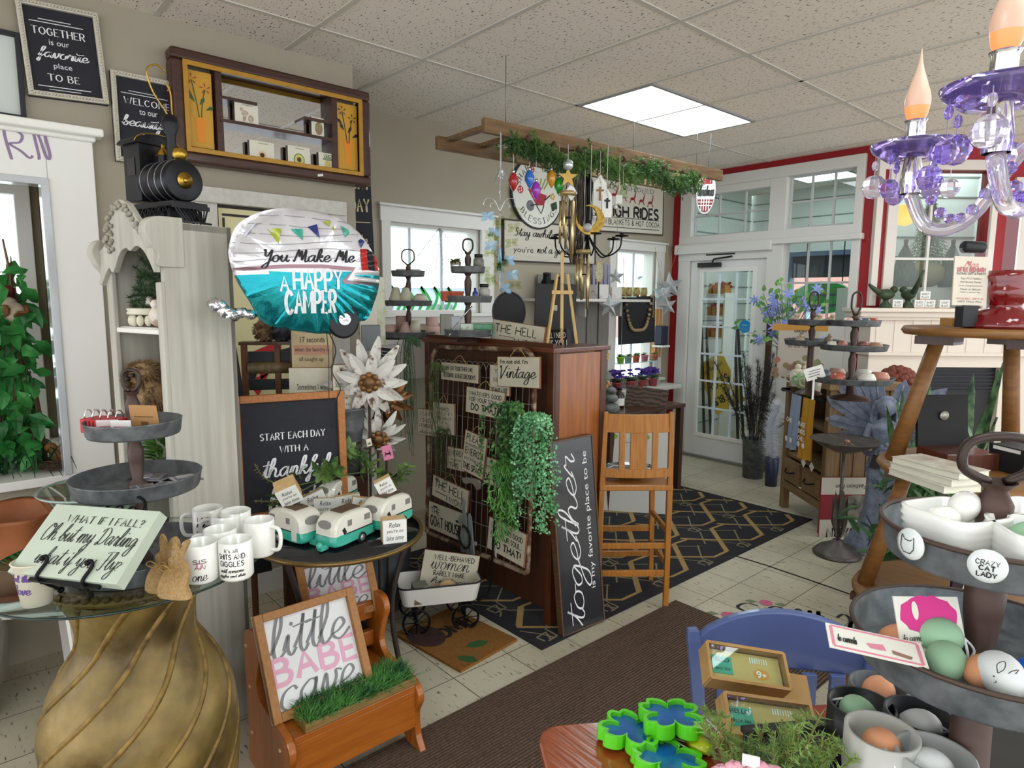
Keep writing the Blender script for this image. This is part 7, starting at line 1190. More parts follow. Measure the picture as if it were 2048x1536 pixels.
for lb,u,v,m_,d in(('grey wooden slat box at the left of the bottom tier',895,668,wood('8a8780','6a675f',6),(.06,.07,.11)),('grey metal tin beside the slat box on the bottom tier',912,669,mat('8d8f90',.4,.4),(.05,.05,.1)),('white box printed with green leaves on the bottom tier',936,668,mat('c9d0c4',.6,c2='4a8a5a',scale=30,amt=.6,sharp=.5),(.05,.08,.06)),('bright green foil packet on the right of the bottom tier',966,668,mat('1f8a4a',.25,c2='0f5a3a',scale=25,coat=.5),(.05,.1,.06))):
 p=ont(u,hx_,hy_,.03);t=T('gift_box',lb,'box',(p.x,p.y,zq3),-32);b=MB();b.box((0,0,d[2]/2),d);b.o('box',m_,t,bevel=.003)
p=ont(916,hx_,hy_,.07);t=T('watering_spout','long thin metal watering can spout leaning over the bottom tier','watering can',(p.x,p.y,zq3));b=MB();b.tube(smooth_pts([(0,-.05,.0),(-.01,.05,.1),(.0,.1,.15)],4),.004,6);b.o('spout',SILVER,t)
t=T('window_chain','decorative silver chains draped across the left window from a hook','chain',(XB+.06,wx(870,458,XB).y,2.15));b=MB()
for(dy,dz,n)in((-.3,-.33,14),(.34,-.33,14),(-.035,-.3,10),(.03,-.34,11)):
 for k in range(n):f=(k+.5)/n;c=Vector((0,dy*f,dz*f));d=Vector((0,dy,dz)).normalized();s_=Vector((0,-d.z,d.y))if k%2 else Vector((1,0,0));b.tube([c+d*.014*math.cos(j*.785)+s_*.007*math.sin(j*.785)for j in range(8)],.0018,4,True)
b.o('links',mat('8d8d8d',.3,.8),t)
# items left of that stand
for lb,u,v,t_,d,m_ in(('tall cream pillar box left of the window',738,690,3.6,(.07,.09,.34),mat('cfcaba',.6)),('floral paper sack behind the balloon tail',756,690,3.75,(.05,.08,.36),mat('c9c9b4',.6,c2='7a9a5a',scale=20,amt=.6,sharp=.5)),('grey canister below the pillar box',742,700,3.5,(.09,.09,.12),mat('6a6f70',.5))):
 p=fl(u,v,1.376);t=T('display_box',lb,'box',(p.x,p.y,1.376),-28);b=MB();b.box((0,0,d[2]/2),d);b.o('box',m_,t,bevel=.004)
p=fl(738,690,1.376);t=T('candle_tin','small dark tin with a cream candle on the pillar box','candle',(p.x,p.y,1.716));b=MB();b.lathe([(0,0),(.035,0),(.035,.03),(.03,.03),(0,.02)],n=18);b.o('tin',GALVD,t);b=MB();b.lathe([(.025,.022),(.01,.05),(.0,.06)],n=10);b.o('candle',mat('c9a06a',.5),t)
cs=T('chalkboard_sign','small black chalkboard sign with tiny writing below the window trays','sign',Mx=plq([(757,695),(790,698),(788,738),(760,735)],Vector((-.285,.6,1.25)),90)[0]);q=plq([(757,695),(790,698),(788,738),(760,735)],Vector((-.285,.6,1.25)),90);b=MB();b.box((0,0,0),(q[1],q[2],.01));b.o('board',CHALK,cs);b=MB();[letter(b,'fresh and local','sans',(-q[1]*.4,q[2]*(.3-.16*k),q[1]*.4,q[2]*(.38-.16*k)),.006)for k in range(5)];b.o('lettering',WI,cs)
# ---- easel, tray backs and boxes on the shelf between the windows
shf=T('wall_shelf','white shelf board between the windows holding trays, jars and fruit boxes','wall shelf',(-.86,2.95,zv(-.86,2.95,598)));b=MB();b.box((0,0,-.012),(.34,1.35,.024));b.o('board',mat('c9c6c0',.5),shf,bevel=.003);shz=shf.location.z
for sy in(-.5,.0,.5):b=MB();b.box((-.1,sy,-.09),(.12,.02,.14));b.o('bracket',mat('c9c6c0',.5),shf)
wp_=T('fence_board','weathered grey picket panel standing behind the shelf','fence panel',(XB+.035,2.9,0));
for k in range(6):b=MB();b.box((0,-.4+.16*k,.92),(.016,.14,1.84+.05*math.sin(k)));b.o('plank',mat('8d8a84',.8,c2='6f6a62',scale=8,stretch=(1,8,.6)),wp_)
es=T('tabletop_easel','pale pine artist easel standing on the oak cabinet top','easel',(lambda p:(p.x,p.y,1.408))(Vector((.87,.83,1.408))),-36);es.scale=(.74,.74,.74);EP=wood('c9a86a','b08d4e',6)
for sy in(-1,1):b=MB();b.bar((0,sy*.1,0),(-.03,sy*.035,.46),.02,.016);b.o('front_leg',EP,es,bevel=.002)
b=MB();b.bar((-.12,.02,0),(-.03,0,.4),.018,.014);b.o('rear_leg',EP,es);b=MB();b.bar((-.02,0,.1),(-.045,0,.6),.02,.014);b.o('mast',EP,es);b=MB();b.box((-.012,0,.34),(.016,.14,.024));b.o('crossbar',EP,es)
p=fl(1130,700,1.408);t=T('black_tray','large black tray seen from behind, standing behind the easel','tray',Mx=plq([(1068,568),(1150,568),(1152,695),(1070,690)],Vector(es.location)+Vector((-.3,.38,.2)),130,0)[0]);q=plq([(1068,568),(1150,568),(1152,695),(1070,690)],Vector(es.location)+Vector((-.3,.38,.2)),130,0);b=MB();b.box((0,0,0),(q[1],q[2],.014));b.o('board',BLACK,t,bevel=.003);MB().box((0,q[2]*.12,.009),(.02,.03,.002)).o('label_tag',mat('a8a59c',.6),t)
t=T('oval_tray','black oval tray propped behind the THE HELL sign','tray',Mx=plq([(988,592),(1048,592),(1048,655),(988,655)],4.0,135)[0]);b=MB();b.prism([(.1*math.cos(i*.196),.12*math.sin(i*.196))for i in range(32)],-.01,0);b.o('tray',mat('2a2a2e',.5),t);b=MB();b.tube([(.1*math.cos(i*.196),.12*math.sin(i*.196),0)for i in range(32)],.006,6,True);b.o('rim',mat('4a4a4e',.5,.3),t)
for lb,u,v,d,m_ in(('white box printed with dark plums, left of its pair',1192,596,(.16,.16,.13),mat('cfc9c6',.5,c2='7a2a4a',scale=14,amt=.66,sharp=.7)),('white box printed with dark plums, right of its pair',1222,596,(.14,.14,.11),mat('cdc8c4',.5,c2='8a3050',scale=14,amt=.66,sharp=.7))):
 p=onp(u,v,(0,0,shz),Vector((0,0,1)));p=wx(u,v,-.84);t=T('fruit_box',lb,'box',(-.84,p.y,shz));b=MB();b.box((0,0,d[2]/2),d);b.o('box',m_,t,bevel=.004)
for lb,u,m_,h_ in(('copper-lidded dark jar at the left of the shelf',1108,mat('3a2a26',.4),.14),('dark bottle with pale label on the shelf',1120,mat('4a4440',.4),.17),('brown round caddy on the shelf beside the easel mast',1140,mat('7a5a3c',.5),.11),('black wire lantern on the left of the shelf',1092,BLACKM,.2)):
 p=wx(u,598,-.86);t=T('shelf_jar',lb,'jar',(-.86,p.y,shz));b=MB();b.lathe([(0,0),(.045,0),(.045,h_*.7),(.028,h_*.85),(.028,h_),(0,h_)],n=18);b.o('jar',m_,t);b=MB();b.lathe([(0,h_),(.03,h_),(.03,h_+.015),(0,h_+.02)],n=14);b.o('lid',BLACK,t)
sf=T('sunflower_plaque','yellow petalled oval garden plaque standing on the fruit boxes','plaque',Mx=plq([(1188,520),(1208,520),(1208,568),(1188,568)],Vector((-.72,3,1.8)),110)[0]);b=MB()
for k in range(20):a=k*.314;b.flat([(.032*math.cos(a-.14),.075*math.sin(a-.14)),(.05*math.cos(a),.105*math.sin(a)),(.032*math.cos(a+.14),.075*math.sin(a+.14))],.002)
MB().box((0,-.16,-.006),(.012,.2,.004)).o('stand',BLACKM,sf);b.o('petals',mat('c9a01c',.5),sf);b=MB();b.prism([(.034*math.cos(i*.314),.08*math.sin(i*.314))for i in range(20)],-.004,.003);b.o('plaque',mat('b9b29a',.6,c2='8d8a6a',scale=30),sf)
mk=mat('8d8aa0',.6);t=T('picket_trellis','small lilac-grey picket trellis behind the sunflower plaque','trellis',Mx=plq([(1180,528),(1225,528),(1225,572),(1180,572)],Vector((-.97,3.1,1.8)),100)[0]);[MB().box((-.09+.045*k,-.05,0),(.03,.29+.02*(k%2),.008)).o('picket',mk,t)for k in range(5)];MB().box((0,0,-.006),(.22,.02,.006)).o('rail',mk,t)
# stars, bead garland on black board, tin box on the corner post
def star(label,u,v,x_,r_,rz=0,up=.3):
 p=wx(u,v,x_);t=T('tin_star',label,'star ornament',Mx=Matrix.Translation(p)@Rz(-38)@Matrix.Rotation(R(rz),4,'X'),group='dimensional tin stars hung by the door');b=MB();o_=[(0,(r_ if i%2==0 else r_*.42)*math.sin(i*math.pi/5),(r_ if i%2==0 else r_*.42)*math.cos(i*math.pi/5))for i in range(10)];b.add(o_+[(r_*.3,0,0),(-r_*.3,0,0)],[(i,(i+1)%10,10)for i in range(10)]+[((i+1)%10,i,11)for i in range(10)]);b.o('star',mat('dcdfe4',.28,.6,c2='b5b9bf',scale=14),t);b=MB();b.tube([(0,0,r_),(0,.0,up)],.002,4);b.o('jute_cord',JUTE,t)
star('larger tin star hanging at the top right of its cluster',1340,572,-.86,.15,6,.5);star('smaller tin star hanging left of the larger star',1324,590,-.92,.125,-18,.5);star('lowest tin star of the cluster by the door frame',1334,612,-.8,.11,14,.6);star('small tin star hanging over the fruit boxes',1232,553,-.78,.085,0,1.0);star('tin star hanging below the white shelf',1218,612,-.675,.11,0,.22)
bb_=T('black_board','plain black board standing on the glass shelf in the right window','board',Mx=plq([(1238,594),(1310,592),(1308,684),(1236,690)],Vector((XB+.12,3.9,1.5)),100,0)[0]);q=plq([(1238,594),(1310,592),(1308,684),(1236,690)],Vector((XB+.12,3.9,1.5)),100,0);b=MB();b.box((0,0,0),(q[1],q[2],.012));b.o('board',BLACK,bb_)
bg=T('bead_garland','natural wooden bead garland looped over the black board','bead garland',Mx=q[0]);b=MB();w_,h_=q[1],q[2];n=34
for k in range(n):f=k/(n-1);x=-.36*w_+.72*w_*f;y=h_*.5-(h_*.7)*(1-(2*f-1)**4)*1.02;b.sphere((x,y,.024),.0175,9,7)
for k in range(12):b.sphere((.37*w_+.02+.004*math.sin(k),h_*.5-.018*k-.01,.024),.009,7,5)
b.o('beads',wood('b59a74','8d7450',10),bg)
gs=T('glass_shelf','pale green glass shelves across the right window','shelf',(XB+.03,(w2y0+w2y1)/2,1.18));zz1=wx(1275,594,XB+.05).z;zz2=wx(1265,725,XB+.05).z
for z in(zz1,zz2):b=MB();b.box((0,0,z-1.18),(.13,w2y1-w2y0-.01,.008));b.o('glass_shelf',mat('bfe6e2',.1,coat=.5),gs)
b=MB()
for y in(-.3,.3):b.tube([(.05,y,-.3),(.05,y,.85)],.003,4)
b.o('hanging_chain',mat('9a9a9a',.4,.6),gs)
for u,lb in((1243,'mosaic glass votive at the left of the upper glass shelf'),(1257,'mosaic glass votive, second on the upper glass shelf'),(1272,'mosaic glass votive, third on the upper glass shelf'),(1287,'mosaic glass votive at the right of the upper glass shelf')):
 p=wx(u,583,XB+.05);t=T('votive_cup',lb,'votive cup',(XB+.05,p.y,zz1+.004),0,'mosaic votive cups');b=MB();b.lathe([(0,0),(.03,0),(.04,.03),(.035,.09),(.032,.09),(.03,.01)],n=20);b.o('cup',mat('a5a86a',.3,c2='8a4a2a',scale=45,sharp=.3,emit=0),t)
GL=leafy('3f6a3a','8db07a',.5,.3)
for u,v,c_,lb,lf in((1241,722,'8dc83a','lime green pot with a seedling on the lower glass shelf',18),(1256,722,'8a9a96','grey-blue pot with a seedling on the lower glass shelf',14),(1272,720,'c8543a','orange pot with a succulent on the lower glass shelf',18),(1289,720,'c06a80','pink rounded pot with a seedling on the lower glass shelf',10),(1308,716,'b5664a','little terracotta pot at the right of the lower glass shelf',8)):
 p=wx(u,v,XB+.06);plantpot(lb,(XB+.06,p.y,zz2+.004),PT,mat(c_,.5),GL,lf,1,.05,grp='small pots on the lower glass shelf')
sill=T('plant_shelf','white sill shelf holding the African violets under the right window','shelf',(XB+.1,(w2y0+w2y1)/2+.03,.74));b=MB();b.box((.02,0,.0),(.26,w2y1-w2y0+.3,.04));b.box((-.03,0,-.12),(.1,w2y1-w2y0+.2,.2));b.o('board',TRIM,sill,bevel=.005)
for u,v,lb in((1232,757,'African violet with purple flowers in red pot, leftmost on the sill'),(1258,762,'African violet with few flowers in pink-red pot on the sill'),(1282,757,'African violet with purple flowers in red pot, third on the sill'),(1303,755,'African violet with dense purple flowers, rightmost on the sill')):
 p=wx(u,v,XB+.12);plantpot(lb,(XB+.14,p.y,.76),PT,mat('a8464a',.5),leafy('5a6a5a','a9b8a0',.5,.3),40,1,.085,(mat('4a2a8d',.6),26 if 'few'not in lb else 6),'african_violet','potted plant','African violets on the sill',1.25)
tb=T('tin_canister','dark blue tin canister on a wooden post bracket beside the door frame','canister',(lambda p:(p.x,p.y,p.z))(wx(1322,690,-.93)));b=MB();b.box((0,0,.1),(.1,.11,.2));b.o('tin',mat('23263a',.35,.3),tb,bevel=.012);MB().box((0,0,-.01),(.13,.13,.02)).o('bracket',WHITE,tb);b=MB();b.box((-.075,.02,.12),(.05,.1,.5));b.o('post',PINE,tb)
# stuff on the low table behind the oak stool
lt_=T('low_table','small dark wooden display table behind the oak stool','table',(-.34,2.8,0));b=MB();b.box((0,0,.735),(.6,1.0,.03));b.o('top',DKWOOD,lt_,bevel=.004)
for sx in(-.27,.27):
 for sy in(-.46,.46):b=MB();b.box((sx,sy,.36),(.05,.05,.72));b.o('leg',DKWOOD,lt_)
def ontab(u,v,z=.751):p=fl(u,v,z);return(p.x,p.y,z)
t=T('carved_panel','dark swirled wood-grain board standing on the low table','board',Mx=plq([(1252,770),(1335,780),(1334,832),(1250,820)],Vector((-.3,2.8,.8)),140,6)[0]);q=plq([(1252,770),(1335,780),(1334,832),(1250,820)],Vector((-.3,2.8,.8)),140,6);x_=max(0,q[0].translation.z-q[2]/2-.752);b=MB();b.box((0,-x_/2,0),(q[1],q[2]+x_,.014));b.o('board',mat('5a4030',.5,c2='2a1c14',scale=9,wave='Y',amt=.5),t)
t=T('seed_tray_box','white carton printed with green peas standing on the table behind the stool','carton',Mx=plq([(1202,858),(1338,862),(1334,900),(1200,896)],Vector((.02,2.42,.6)),142,4)[0]);q=plq([(1202,858),(1338,862),(1334,900),(1200,896)],Vector((.02,2.42,.6)),142,4);x_=q[0].translation.z-q[2]/2-.002;b=MB();b.box((0,-x_/2,-.05),(q[1],q[2]+x_,.1));b.o('carton',mat('d4d2cc',.6),t);b=MB();[b.flat([(-.15+.24*k+.03*math.cos(i*.5),.02+.02*math.sin(i*.5))for i in range(12)],.001)for k in range(2)];b.o('pea_print',mat('8db03a',.6),t);b=MB();letter(b,'Garden Peas','sans',(-.1,-.03,.1,-.015),.001);b.o('lettering',GREYT,t)
t=T('brown_bottle','brown pharmacy bottle with white label on the low table','bottle',ontab(1238,815));b=MB();b.lathe([(0,0),(.04,0),(.042,.1),(.018,.13),(.018,.15),(0,.15)],n=20);b.o('bottle',mat('2c1a12',.15,coat=.5),t);b=MB();b.lathe([(.043,.02),(.0435,.08)],n=20);b.o('label',WHITE,t);b=MB();b.cyl((0,0,.15),(0,0,.17),.02,n=14);b.o('cap',BLACK,t)
t=plantpot('bunch of small peach flowers on the table behind the cabinet',ontab(1202,812),PT,mat('8a8d8a',.6),leafy('4f7a3c','86a85a'),60,1,.07,(mat('c98d6a',.6),22),'flower_bunch','flowers',None,1.4)
for k,(u,v,r_)in enumerate(((1190,862,.07),(1192,835,.055),(1190,812,.04))):t=T('cairn_stone',('lowest grey stone of the stacked cairn','middle grey stone of the stacked cairn','topmost grey stone of the stacked cairn')[k],'stone',(-.1,2.38,.751+(0,.09,.16)[k]),0,'stacked garden stones');b=MB();b.sphere((0,0,r_*.65),(r_,r_,r_*.65));b.o('stone',mat('7d7f7c',.8,c2='5f615f',scale=30),t)
for lb,u,v in(('white ceramic bird figurine left of its pair',1276,808),('white ceramic hen figurine right of its pair',1300,806)):t=bird('ceramic_bird',lb,Vector(ontab(u,v))+Vector((0,0,.02)),200,1.6,WHITEG,WHITEG);t['category']='figurine'
for k,(u,v)in enumerate(((1186,715),(1199,713))):
 p=dp(u,v,4.3);t=T('sunflower',('yellow metal sunflower stake, left of two above the watering pots','yellow metal sunflower stake, right of two above the watering pots')[k],'garden stake',Mx=Matrix.Translation(p)@Rz(-38)@Matrix.Rotation(R(90),4,'Y'));b=MB();[leaf(b,(.02*math.cos(a),.02*math.sin(a),0),(math.cos(a),math.sin(a),.1),.05,.025,(0,0,1))for a in[i*.45 for i in range(14)]];b.o('petals',mat('d0a020',.5),t);b=MB();b.sphere((0,0,.005),(.024,.024,.012),12,6);b.o('centre',mat('4a2c16',.8),t);iv=(Rz(-38)@Matrix.Rotation(R(90),4,'Y')).inverted().to_3x3();b=MB();b.tube([(0,0,-.004),iv@Vector((0,.0,-p.z))],.003,5);b.o('stake',mat('3a4a2a',.6),t)
for k,(u,v,c_)in enumerate(((1189,750,'7d8f90'),(1205,755,'5f8a6a'))):p=dp(u,v,4.25);t=T('hanging_can',('grey tin watering pot hooked by the cabinet side','green tin watering pot hooked by the cabinet side')[k],'watering can',p);b=MB();b.lathe([(0,-.04),(.03,-.04),(.034,.03),(.03,.03),(.027,-.03)],n=18);b.o('can',mat(c_,.4,.4),t);b=MB();b.tube([(0,.03*math.cos(R(a)),.03+.04*math.sin(R(a)))for a in range(0,181,20)],.003,5);b.tube([(0,0,.07),(0,0,.14)],.002,4);b.o('handle',GALVD,t)
# ================================================================ RIGHT SIDE: RUSTIC CABINET, STATUE, MANTEL, PLANT STAND
def Q(name,label,cat,loc,*parts,rz=0,group=None,Mx=None):
 t=T(name,label,cat,loc,rz,group,Mx)
 for pn,m_,fn in parts:b=MB();fn(b);b.o(pn,m_,t)
 return t
RUS=wood('8f7350','6a5034',5,.7);RUSX=wood('8f7350','6a5034',5,.7,ax=0);KZ=1.08
rc_=T('rustic_cabinet','rustic pine cabinet with two drawers and hanging tea towels near the door','cabinet',Mx=Matrix.Translation((1.258,3.065,0))@Matrix(((.77,.63,0),(-.63,.77,0),(0,0,1))).to_4x4())
def rb(n,c,d,m_=None,bv=.004):return MB().box(c,d).o(n,m_ or RUS,rc_,bevel=bv)
rb('top',(-.32,.23,KZ-.025),(.74,.54,.05),RUSX);rb('side_panel',(-.012,.23,.62),(.022,.4,.86))
for k in range(3):rb('panel_groove',(.001,.1+.09*k,.6),(.002,.004,.8),mat('3a2a1a',.8),0)
for x in(-.02,-.63):
 for y in(.02,.44):rb('leg',(x,y,.52),(.055,.055,1.04))
rb('side_panel',(-.64,.23,.62),(.022,.4,.86));rb('back_panel',(-.32,.43,.62),(.6,.02,.86),mat('4a3826',.8));rb('shelf',(-.32,.23,.44),(.62,.42,.03),RUSX);rb('shelf',(-.32,.23,.72),(.6,.4,.02),RUSX);rb('apron',(-.32,.0,.2),(.6,.025,.06),RUSX)
for x in(-.17,-.47):
 d=rb('drawer',(x,-.004,.33),(.25,.03,.17),RUSX);MB().tube(smooth_pts([(x-.07,-.022,.34),(x-.03,-.05,.325),(x+.03,-.05,.325),(x+.07,-.022,.34)],4),.006,6).o('handle',BLACKM,d);MB().box((x,-.02,.33),(.19,.006,.11)).o('raised_panel',RUS,d)
MB().tube([(-.62,-.06,.95),(-.02,-.06,.95)],.007,7).o('towel_bar',BLACKM,rc_);[rb('bar_bracket',(x,-.035,.95),(.02,.06,.03),BLACKM)for x in(-.6,-.05)]
RM=Matrix.Translation((1.258,3.065,0))@Matrix(((.77,.63,0),(-.63,.77,0),(0,0,1))).to_4x4()
def towel(label,x,w_,z0,c_,txt):
 t=T('tea_towel',label,'tea towel',Mx=RM@Matrix.Translation((x,-.075,.95)));b=MB();n=12;vs=[(-w_/2+w_*i/n,.006*math.sin(i*1.3)*k-.004*k-.012,-z0*k/5)for k in range(6)for i in range(n+1)];b.add(vs,[(k*(n+1)+i,k*(n+1)+i+1,(k+1)*(n+1)+i+1,(k+1)*(n+1)+i)for k in range(5)for i in range(n)],True);b.o('cloth',mat(c_,.9,bump=.2,bscale=200),t);b=MB();b.M=Matrix.Translation((0,-.055,0))@Matrix.Rotation(R(90),4,'X')
 for k,s_ in enumerate(txt):letter(b,s_,'heavy',(-w_*.28,-.2-.05*k,w_*.28,-.17-.05*k),0)
 for x_ in(-.035,.035):b.flat([(x_+.02*math.cos(i*.6),-.33+.022*math.sin(i*.6))for i in range(10)])
 b.o('print',WHITE,t);MB().tube([(-w_*.4,-.004,.0),(0,-.006,.02),(w_*.4,-.004,.0)],.003,5).o('hanger',BLACKM,t)
towel('yellow tea towel reading raise chicks and chill, hanging on the rustic cabinet',-.12,.17,.43,'b98624',['RAISE','CHICKS','CHILL']);towel('pale blue tea towel hanging behind the yellow one',-.31,.15,.4,'8d9ab0',['CHIC'])
for x,lb in((-.2,'white price tag hanging under the pale blue towel'),(-.08,'white price tag hanging under the yellow towel')):Q('price_tag',lb,'tag',None,('tag',WHITE,lambda b:b.box((0,0,0),(.05,.002,.05),Matrix.Rotation(.7,3,'Y'))),Mx=RM@Matrix.Translation((x,-.06,.47)))
def onk(u,v):p=fl(u,v,KZ);return Vector((p.x,p.y,KZ))
p=onk(1690,800);kx,ky=p.x,p.y+.06;kz=lambda v:zv(kx,ky,v)
tier_stand('tiered_tray','front three-tier galvanized tray of soaps on the rustic cabinet',kx,ky,[(kz(652),.13,.03),(kz(700),.175,.03),(kz(764),.215,.03)],kz(628),(.05,.12),0,.017,base=KZ)
p2=Vector((kx-.02,ky,0))-_r*.13+Vector((-.28,.25,0))*.5;ex_,ey_=p2.x,p2.y;ez_=lambda v:zv(ex_,ey_,v)
tier_stand('tiered_tray','back galvanized tray stand half hidden behind the front one',ex_,ey_,[(ez_(650),.14,.03),(ez_(690),.15,.03)],ez_(618),(.05,.1),0,.016,base=KZ)
cols_=('c98a74','d9d6c8','cfa79a','5f6670','a9563f','e0ddd4','b98d6a','8d5a4a')
for k in range(14):
 tr_,r_,zz=((0,.14,kz(764)),(1,.11,kz(700)),(2,.08,kz(652)))[0 if k<6 else 1 if k<10 else 2];a=k*1.05+.4;x,y=kx+r_*math.cos(a),ky+r_*math.sin(a);s_=.05 if k<6 else.035
 Q('soap_bar','small wrapped soap in muted colours on the %s tier of the front cabinet tray'%('bottom','middle','top')[tr_],'soap',(x,y,zz+.007),('soap',mat(cols_[k%8],.35,coat=.4),lambda b:b.lathe([(0,0),(s_,0),(s_*1.05,s_*.6),(s_*.8,s_*1.1),(0,s_*1.15)],n=14,sy=.75)),rz=k*31,group='soaps on the %s tier of the front cabinet tray'%('bottom','middle','top')[tr_])
for k in range(7):a=k*.9;Q('stone_figurine','small pebble-like figurine on the back tray stand','figurine',(ex_+.1*math.cos(a),ey_+.1*math.sin(a),(ez_(650),ez_(690))[k%2]+.007),('figure',mat('8d7a5f',.6,c2='c9bba5',scale=40),lambda b:(b.sphere((0,0,.022),(.025,.02,.022)),b.sphere((.01,0,.048),.013))),group='figurines on the back tray stand')
gf=sign('garden_flag','GARDEN FLAG package with rooster and flowers standing on the rustic cabinet',plq([(1557,657),(1640,657),(1638,758),(1553,752)],onk(1590,775)+Vector((-.05,.1,.1)),155),mat('bdb4a8',.6),[('GARDEN FLAG','bold',.62,.055,.5,.05),('WELCOME','serif',.55,.24,.6,.1),('to our home','sans',.55,.36,.6,.06)],thick=.006)
MB().box((0,.166,.0006),(.33,.043,.0006)).o('header_card',mat('c08d3c',.6),gf);b=MB();[b.flat([(x+.02*math.cos(i*.7),y+.02*math.sin(i*.7))for i in range(9)],.0012+1e-5*j)for j,(x,y)in enumerate([(rnd.uniform(-.14,.14),rnd.uniform(-.19,-.02))for k in range(26)])];b.o('flower_print',mat('a56a60',.6,c2='7a8a5a',scale=12,sharp=.5),gf);b=MB();b.flat([(.0,-.15),(.06,-.15),(.07,-.1),(.1,-.07),(.06,-.08),(.02,-.1),(-.02,-.06)],.003);b.o('rooster_print',mat('4a4a55',.6,c2='8d4a30',scale=20),gf)
for k,(u,v,c_,lb)in enumerate(((1594,772,'cdc9bd','cream mug with animal lid left of the cabinet-top trio'),(1609,776,'8fb878','green mug in the middle of the cabinet-top trio'),(1625,782,'c9c2ad','cream bowl-like mug right of the cabinet-top trio'))):p=onk(u,v);Q('lidded_mug',lb,'mug',p,('body',mat(c_,.3,coat=.4),lambda b:b.lathe([(0,0),(.045,0),(.05,.09),(.045,.09),(.04,.01)],n=20)),('lid',CREAM,lambda b:(b.sphere((0,0,.09),(.042,.042,.025)),b.sphere((0,0,.125),(.02,.02,.02)))),('handle',mat(c_,.3,coat=.4),lambda b:b.tube(smooth_pts([(-.045,0,.075),(-.08,0,.06),(-.075,0,.03),(-.045,0,.02)],4),.006,6)))
Q('note_card','white handwritten card leaning on the lidded mugs','card',onk(1622,800)+Vector((0,.02,0)),('card',WHITE,lambda b:(b.box((0,0,.15),(.1,.002,.07),Matrix.Rotation(-.35,3,'Y')),b.box((0,.002,.0625),(.01,.002,.125)))),('print',INK,lambda b:[b.box((0,-.002,.165-.015*k),(.06,.001,.003),Matrix.Rotation(-.35,3,'Y'))for k in range(3)]),rz=30)
fv=T('blue_flowers','bunch of blue artificial clematis flowers behind the garden flag','flowers',onk(1560,740)+Vector((-.05,.15,0)));b,b3=MB(),MB();b3.lathe([(0,0),(.05,0),(.06,.18),(.055,.18),(0,.02)],n=20)
for k in range(75):
 d=Vector((rnd.gauss(0,.13),rnd.gauss(0,.12),rnd.uniform(.2,.68)));b3.tube([(0,0,.15),d],.002,4)
 if k%3==0:b2=MB();[leaf(b2,d,_r*math.cos(j*.9)+Vector((0,0,math.sin(j*.9))),.055,.018,(.5,-.8,.1))for j in range(7)];b2.o('bloom',mat('6a7cc0',.7,c2='9aa6d9',scale=20),fv)
 else:[leaf(b,d+rv(.03),rv(),.06,.035,(.5,-.8,.4))for j in range(2)]
b.o('leaves',leafy('3f7a3c','7fae5a',.5,.3),fv);b3.o('vase_and_stems',mat('5a6a4a',.7),fv)
# dark branches in a tall bucket by the door, feather plume
bk2=T('tall_bucket','tall galvanized florist bucket of dark glittered branches beside the door','bucket',(.17,4.12,0));MB().lathe([(0,0),(.09,0),(.105,.36),(.108,.365),(.1,.365),(.085,.01)],n=32).o('bucket',GALV,bk2)
br2=T('dark_branches','bunch of black glittered branches standing in the tall bucket','branches',(.17,4.12,.02));b=MB();b2=MB()
for k in range(30):d=Vector((rnd.gauss(0,.16),rnd.gauss(-.06,.06),rnd.uniform(.6,1.15)));q=smooth_pts([(rnd.uniform(-.05,.05),rnd.uniform(-.05,.05),0),d*.5+Vector((0,0,.1)),d],4);b.tube(q,.003,4);needles(b2,q[4:],170,.07,.003)
b.o('stems',mat('3a332c',.8),br2);b2.o('feathery_tips',mat('17161a',.7,c2='3a3836',scale=20),br2)
MB().box((0,0,.8),(.055,.012,1.6)).o('wooden_lath',wood('4a2c20','331d14',6),T('wooden_lath','dark brown wooden lath standing behind the black branches','lath',(.12,4.38,0)))
fp_=T('feather_plume','white feather plume standing between the bucket and rustic cabinet','feather',(.42,3.98,0));b=MB();needles(b,smooth_pts([(0,0,.25),(-.02,0,.5),(.03,0,.72)],4),1500,.11,.004,1.2,.2);b.o('plume',mat('dfe2ea',.9),fp_);MB().lathe([(0,0),(.05,0),(.06,.26),(.05,.26),(0,.02)],n=16).o('pot',mat('2c3350',.4),fp_)
# statue of a winged lady
ST_=mat('565d70',.75,c2='8d94a8',scale=26,bump=.3,amt=.5);fs=T('fairy_statue','slate-blue garden statue of a winged lady holding a bird, beside the rustic cabinet','statue',(1.62,3.04,0),12);b=MB()
b.lathe([(p.x,p.y)for p in smooth_pts([(0,0,0),(.18,0,0),(.19,.02,0),(.17,.07,0),(.12,.16,0),(.09,.3,0),(.085,.48,0),(.095,.56,0),(.075,.64,0),(.058,.7,0),(.075,.77,0),(.085,.82,0),(.06,.86,0),(.028,.88,0),(.026,.91,0)],5)],n=40,sy=.72,twist=lambda a,z,i:1+.05*math.sin(a*6+z*9)*max(0,1-z/.5));b.sphere((0,-.01,.955),(.048,.055,.062),16,12);b.sphere((0,-.064,.95),(.007,.01,.009),8,6)
for sx in(-1,1):b.tube(smooth_pts([(sx*.075,0,.84),(sx*.105,-.02,.74),(sx*.09,-.06,.66),(sx*.02 if sx<0 else.14,-.12 if sx<0 else-.05,.68 if sx<0 else.5)],5),[.026-.0007*i for i in range(16)],8);q=Vector((sx*.02 if sx<0 else.14,-.12 if sx<0 else-.05,.68 if sx<0 else.5));[b.tube([q,q+Vector((.02+.004*j,-.012+.006*j,.02-.012*j if sx<0 else-.035-.003*j))],[.007,.004],6)for j in range(5)]
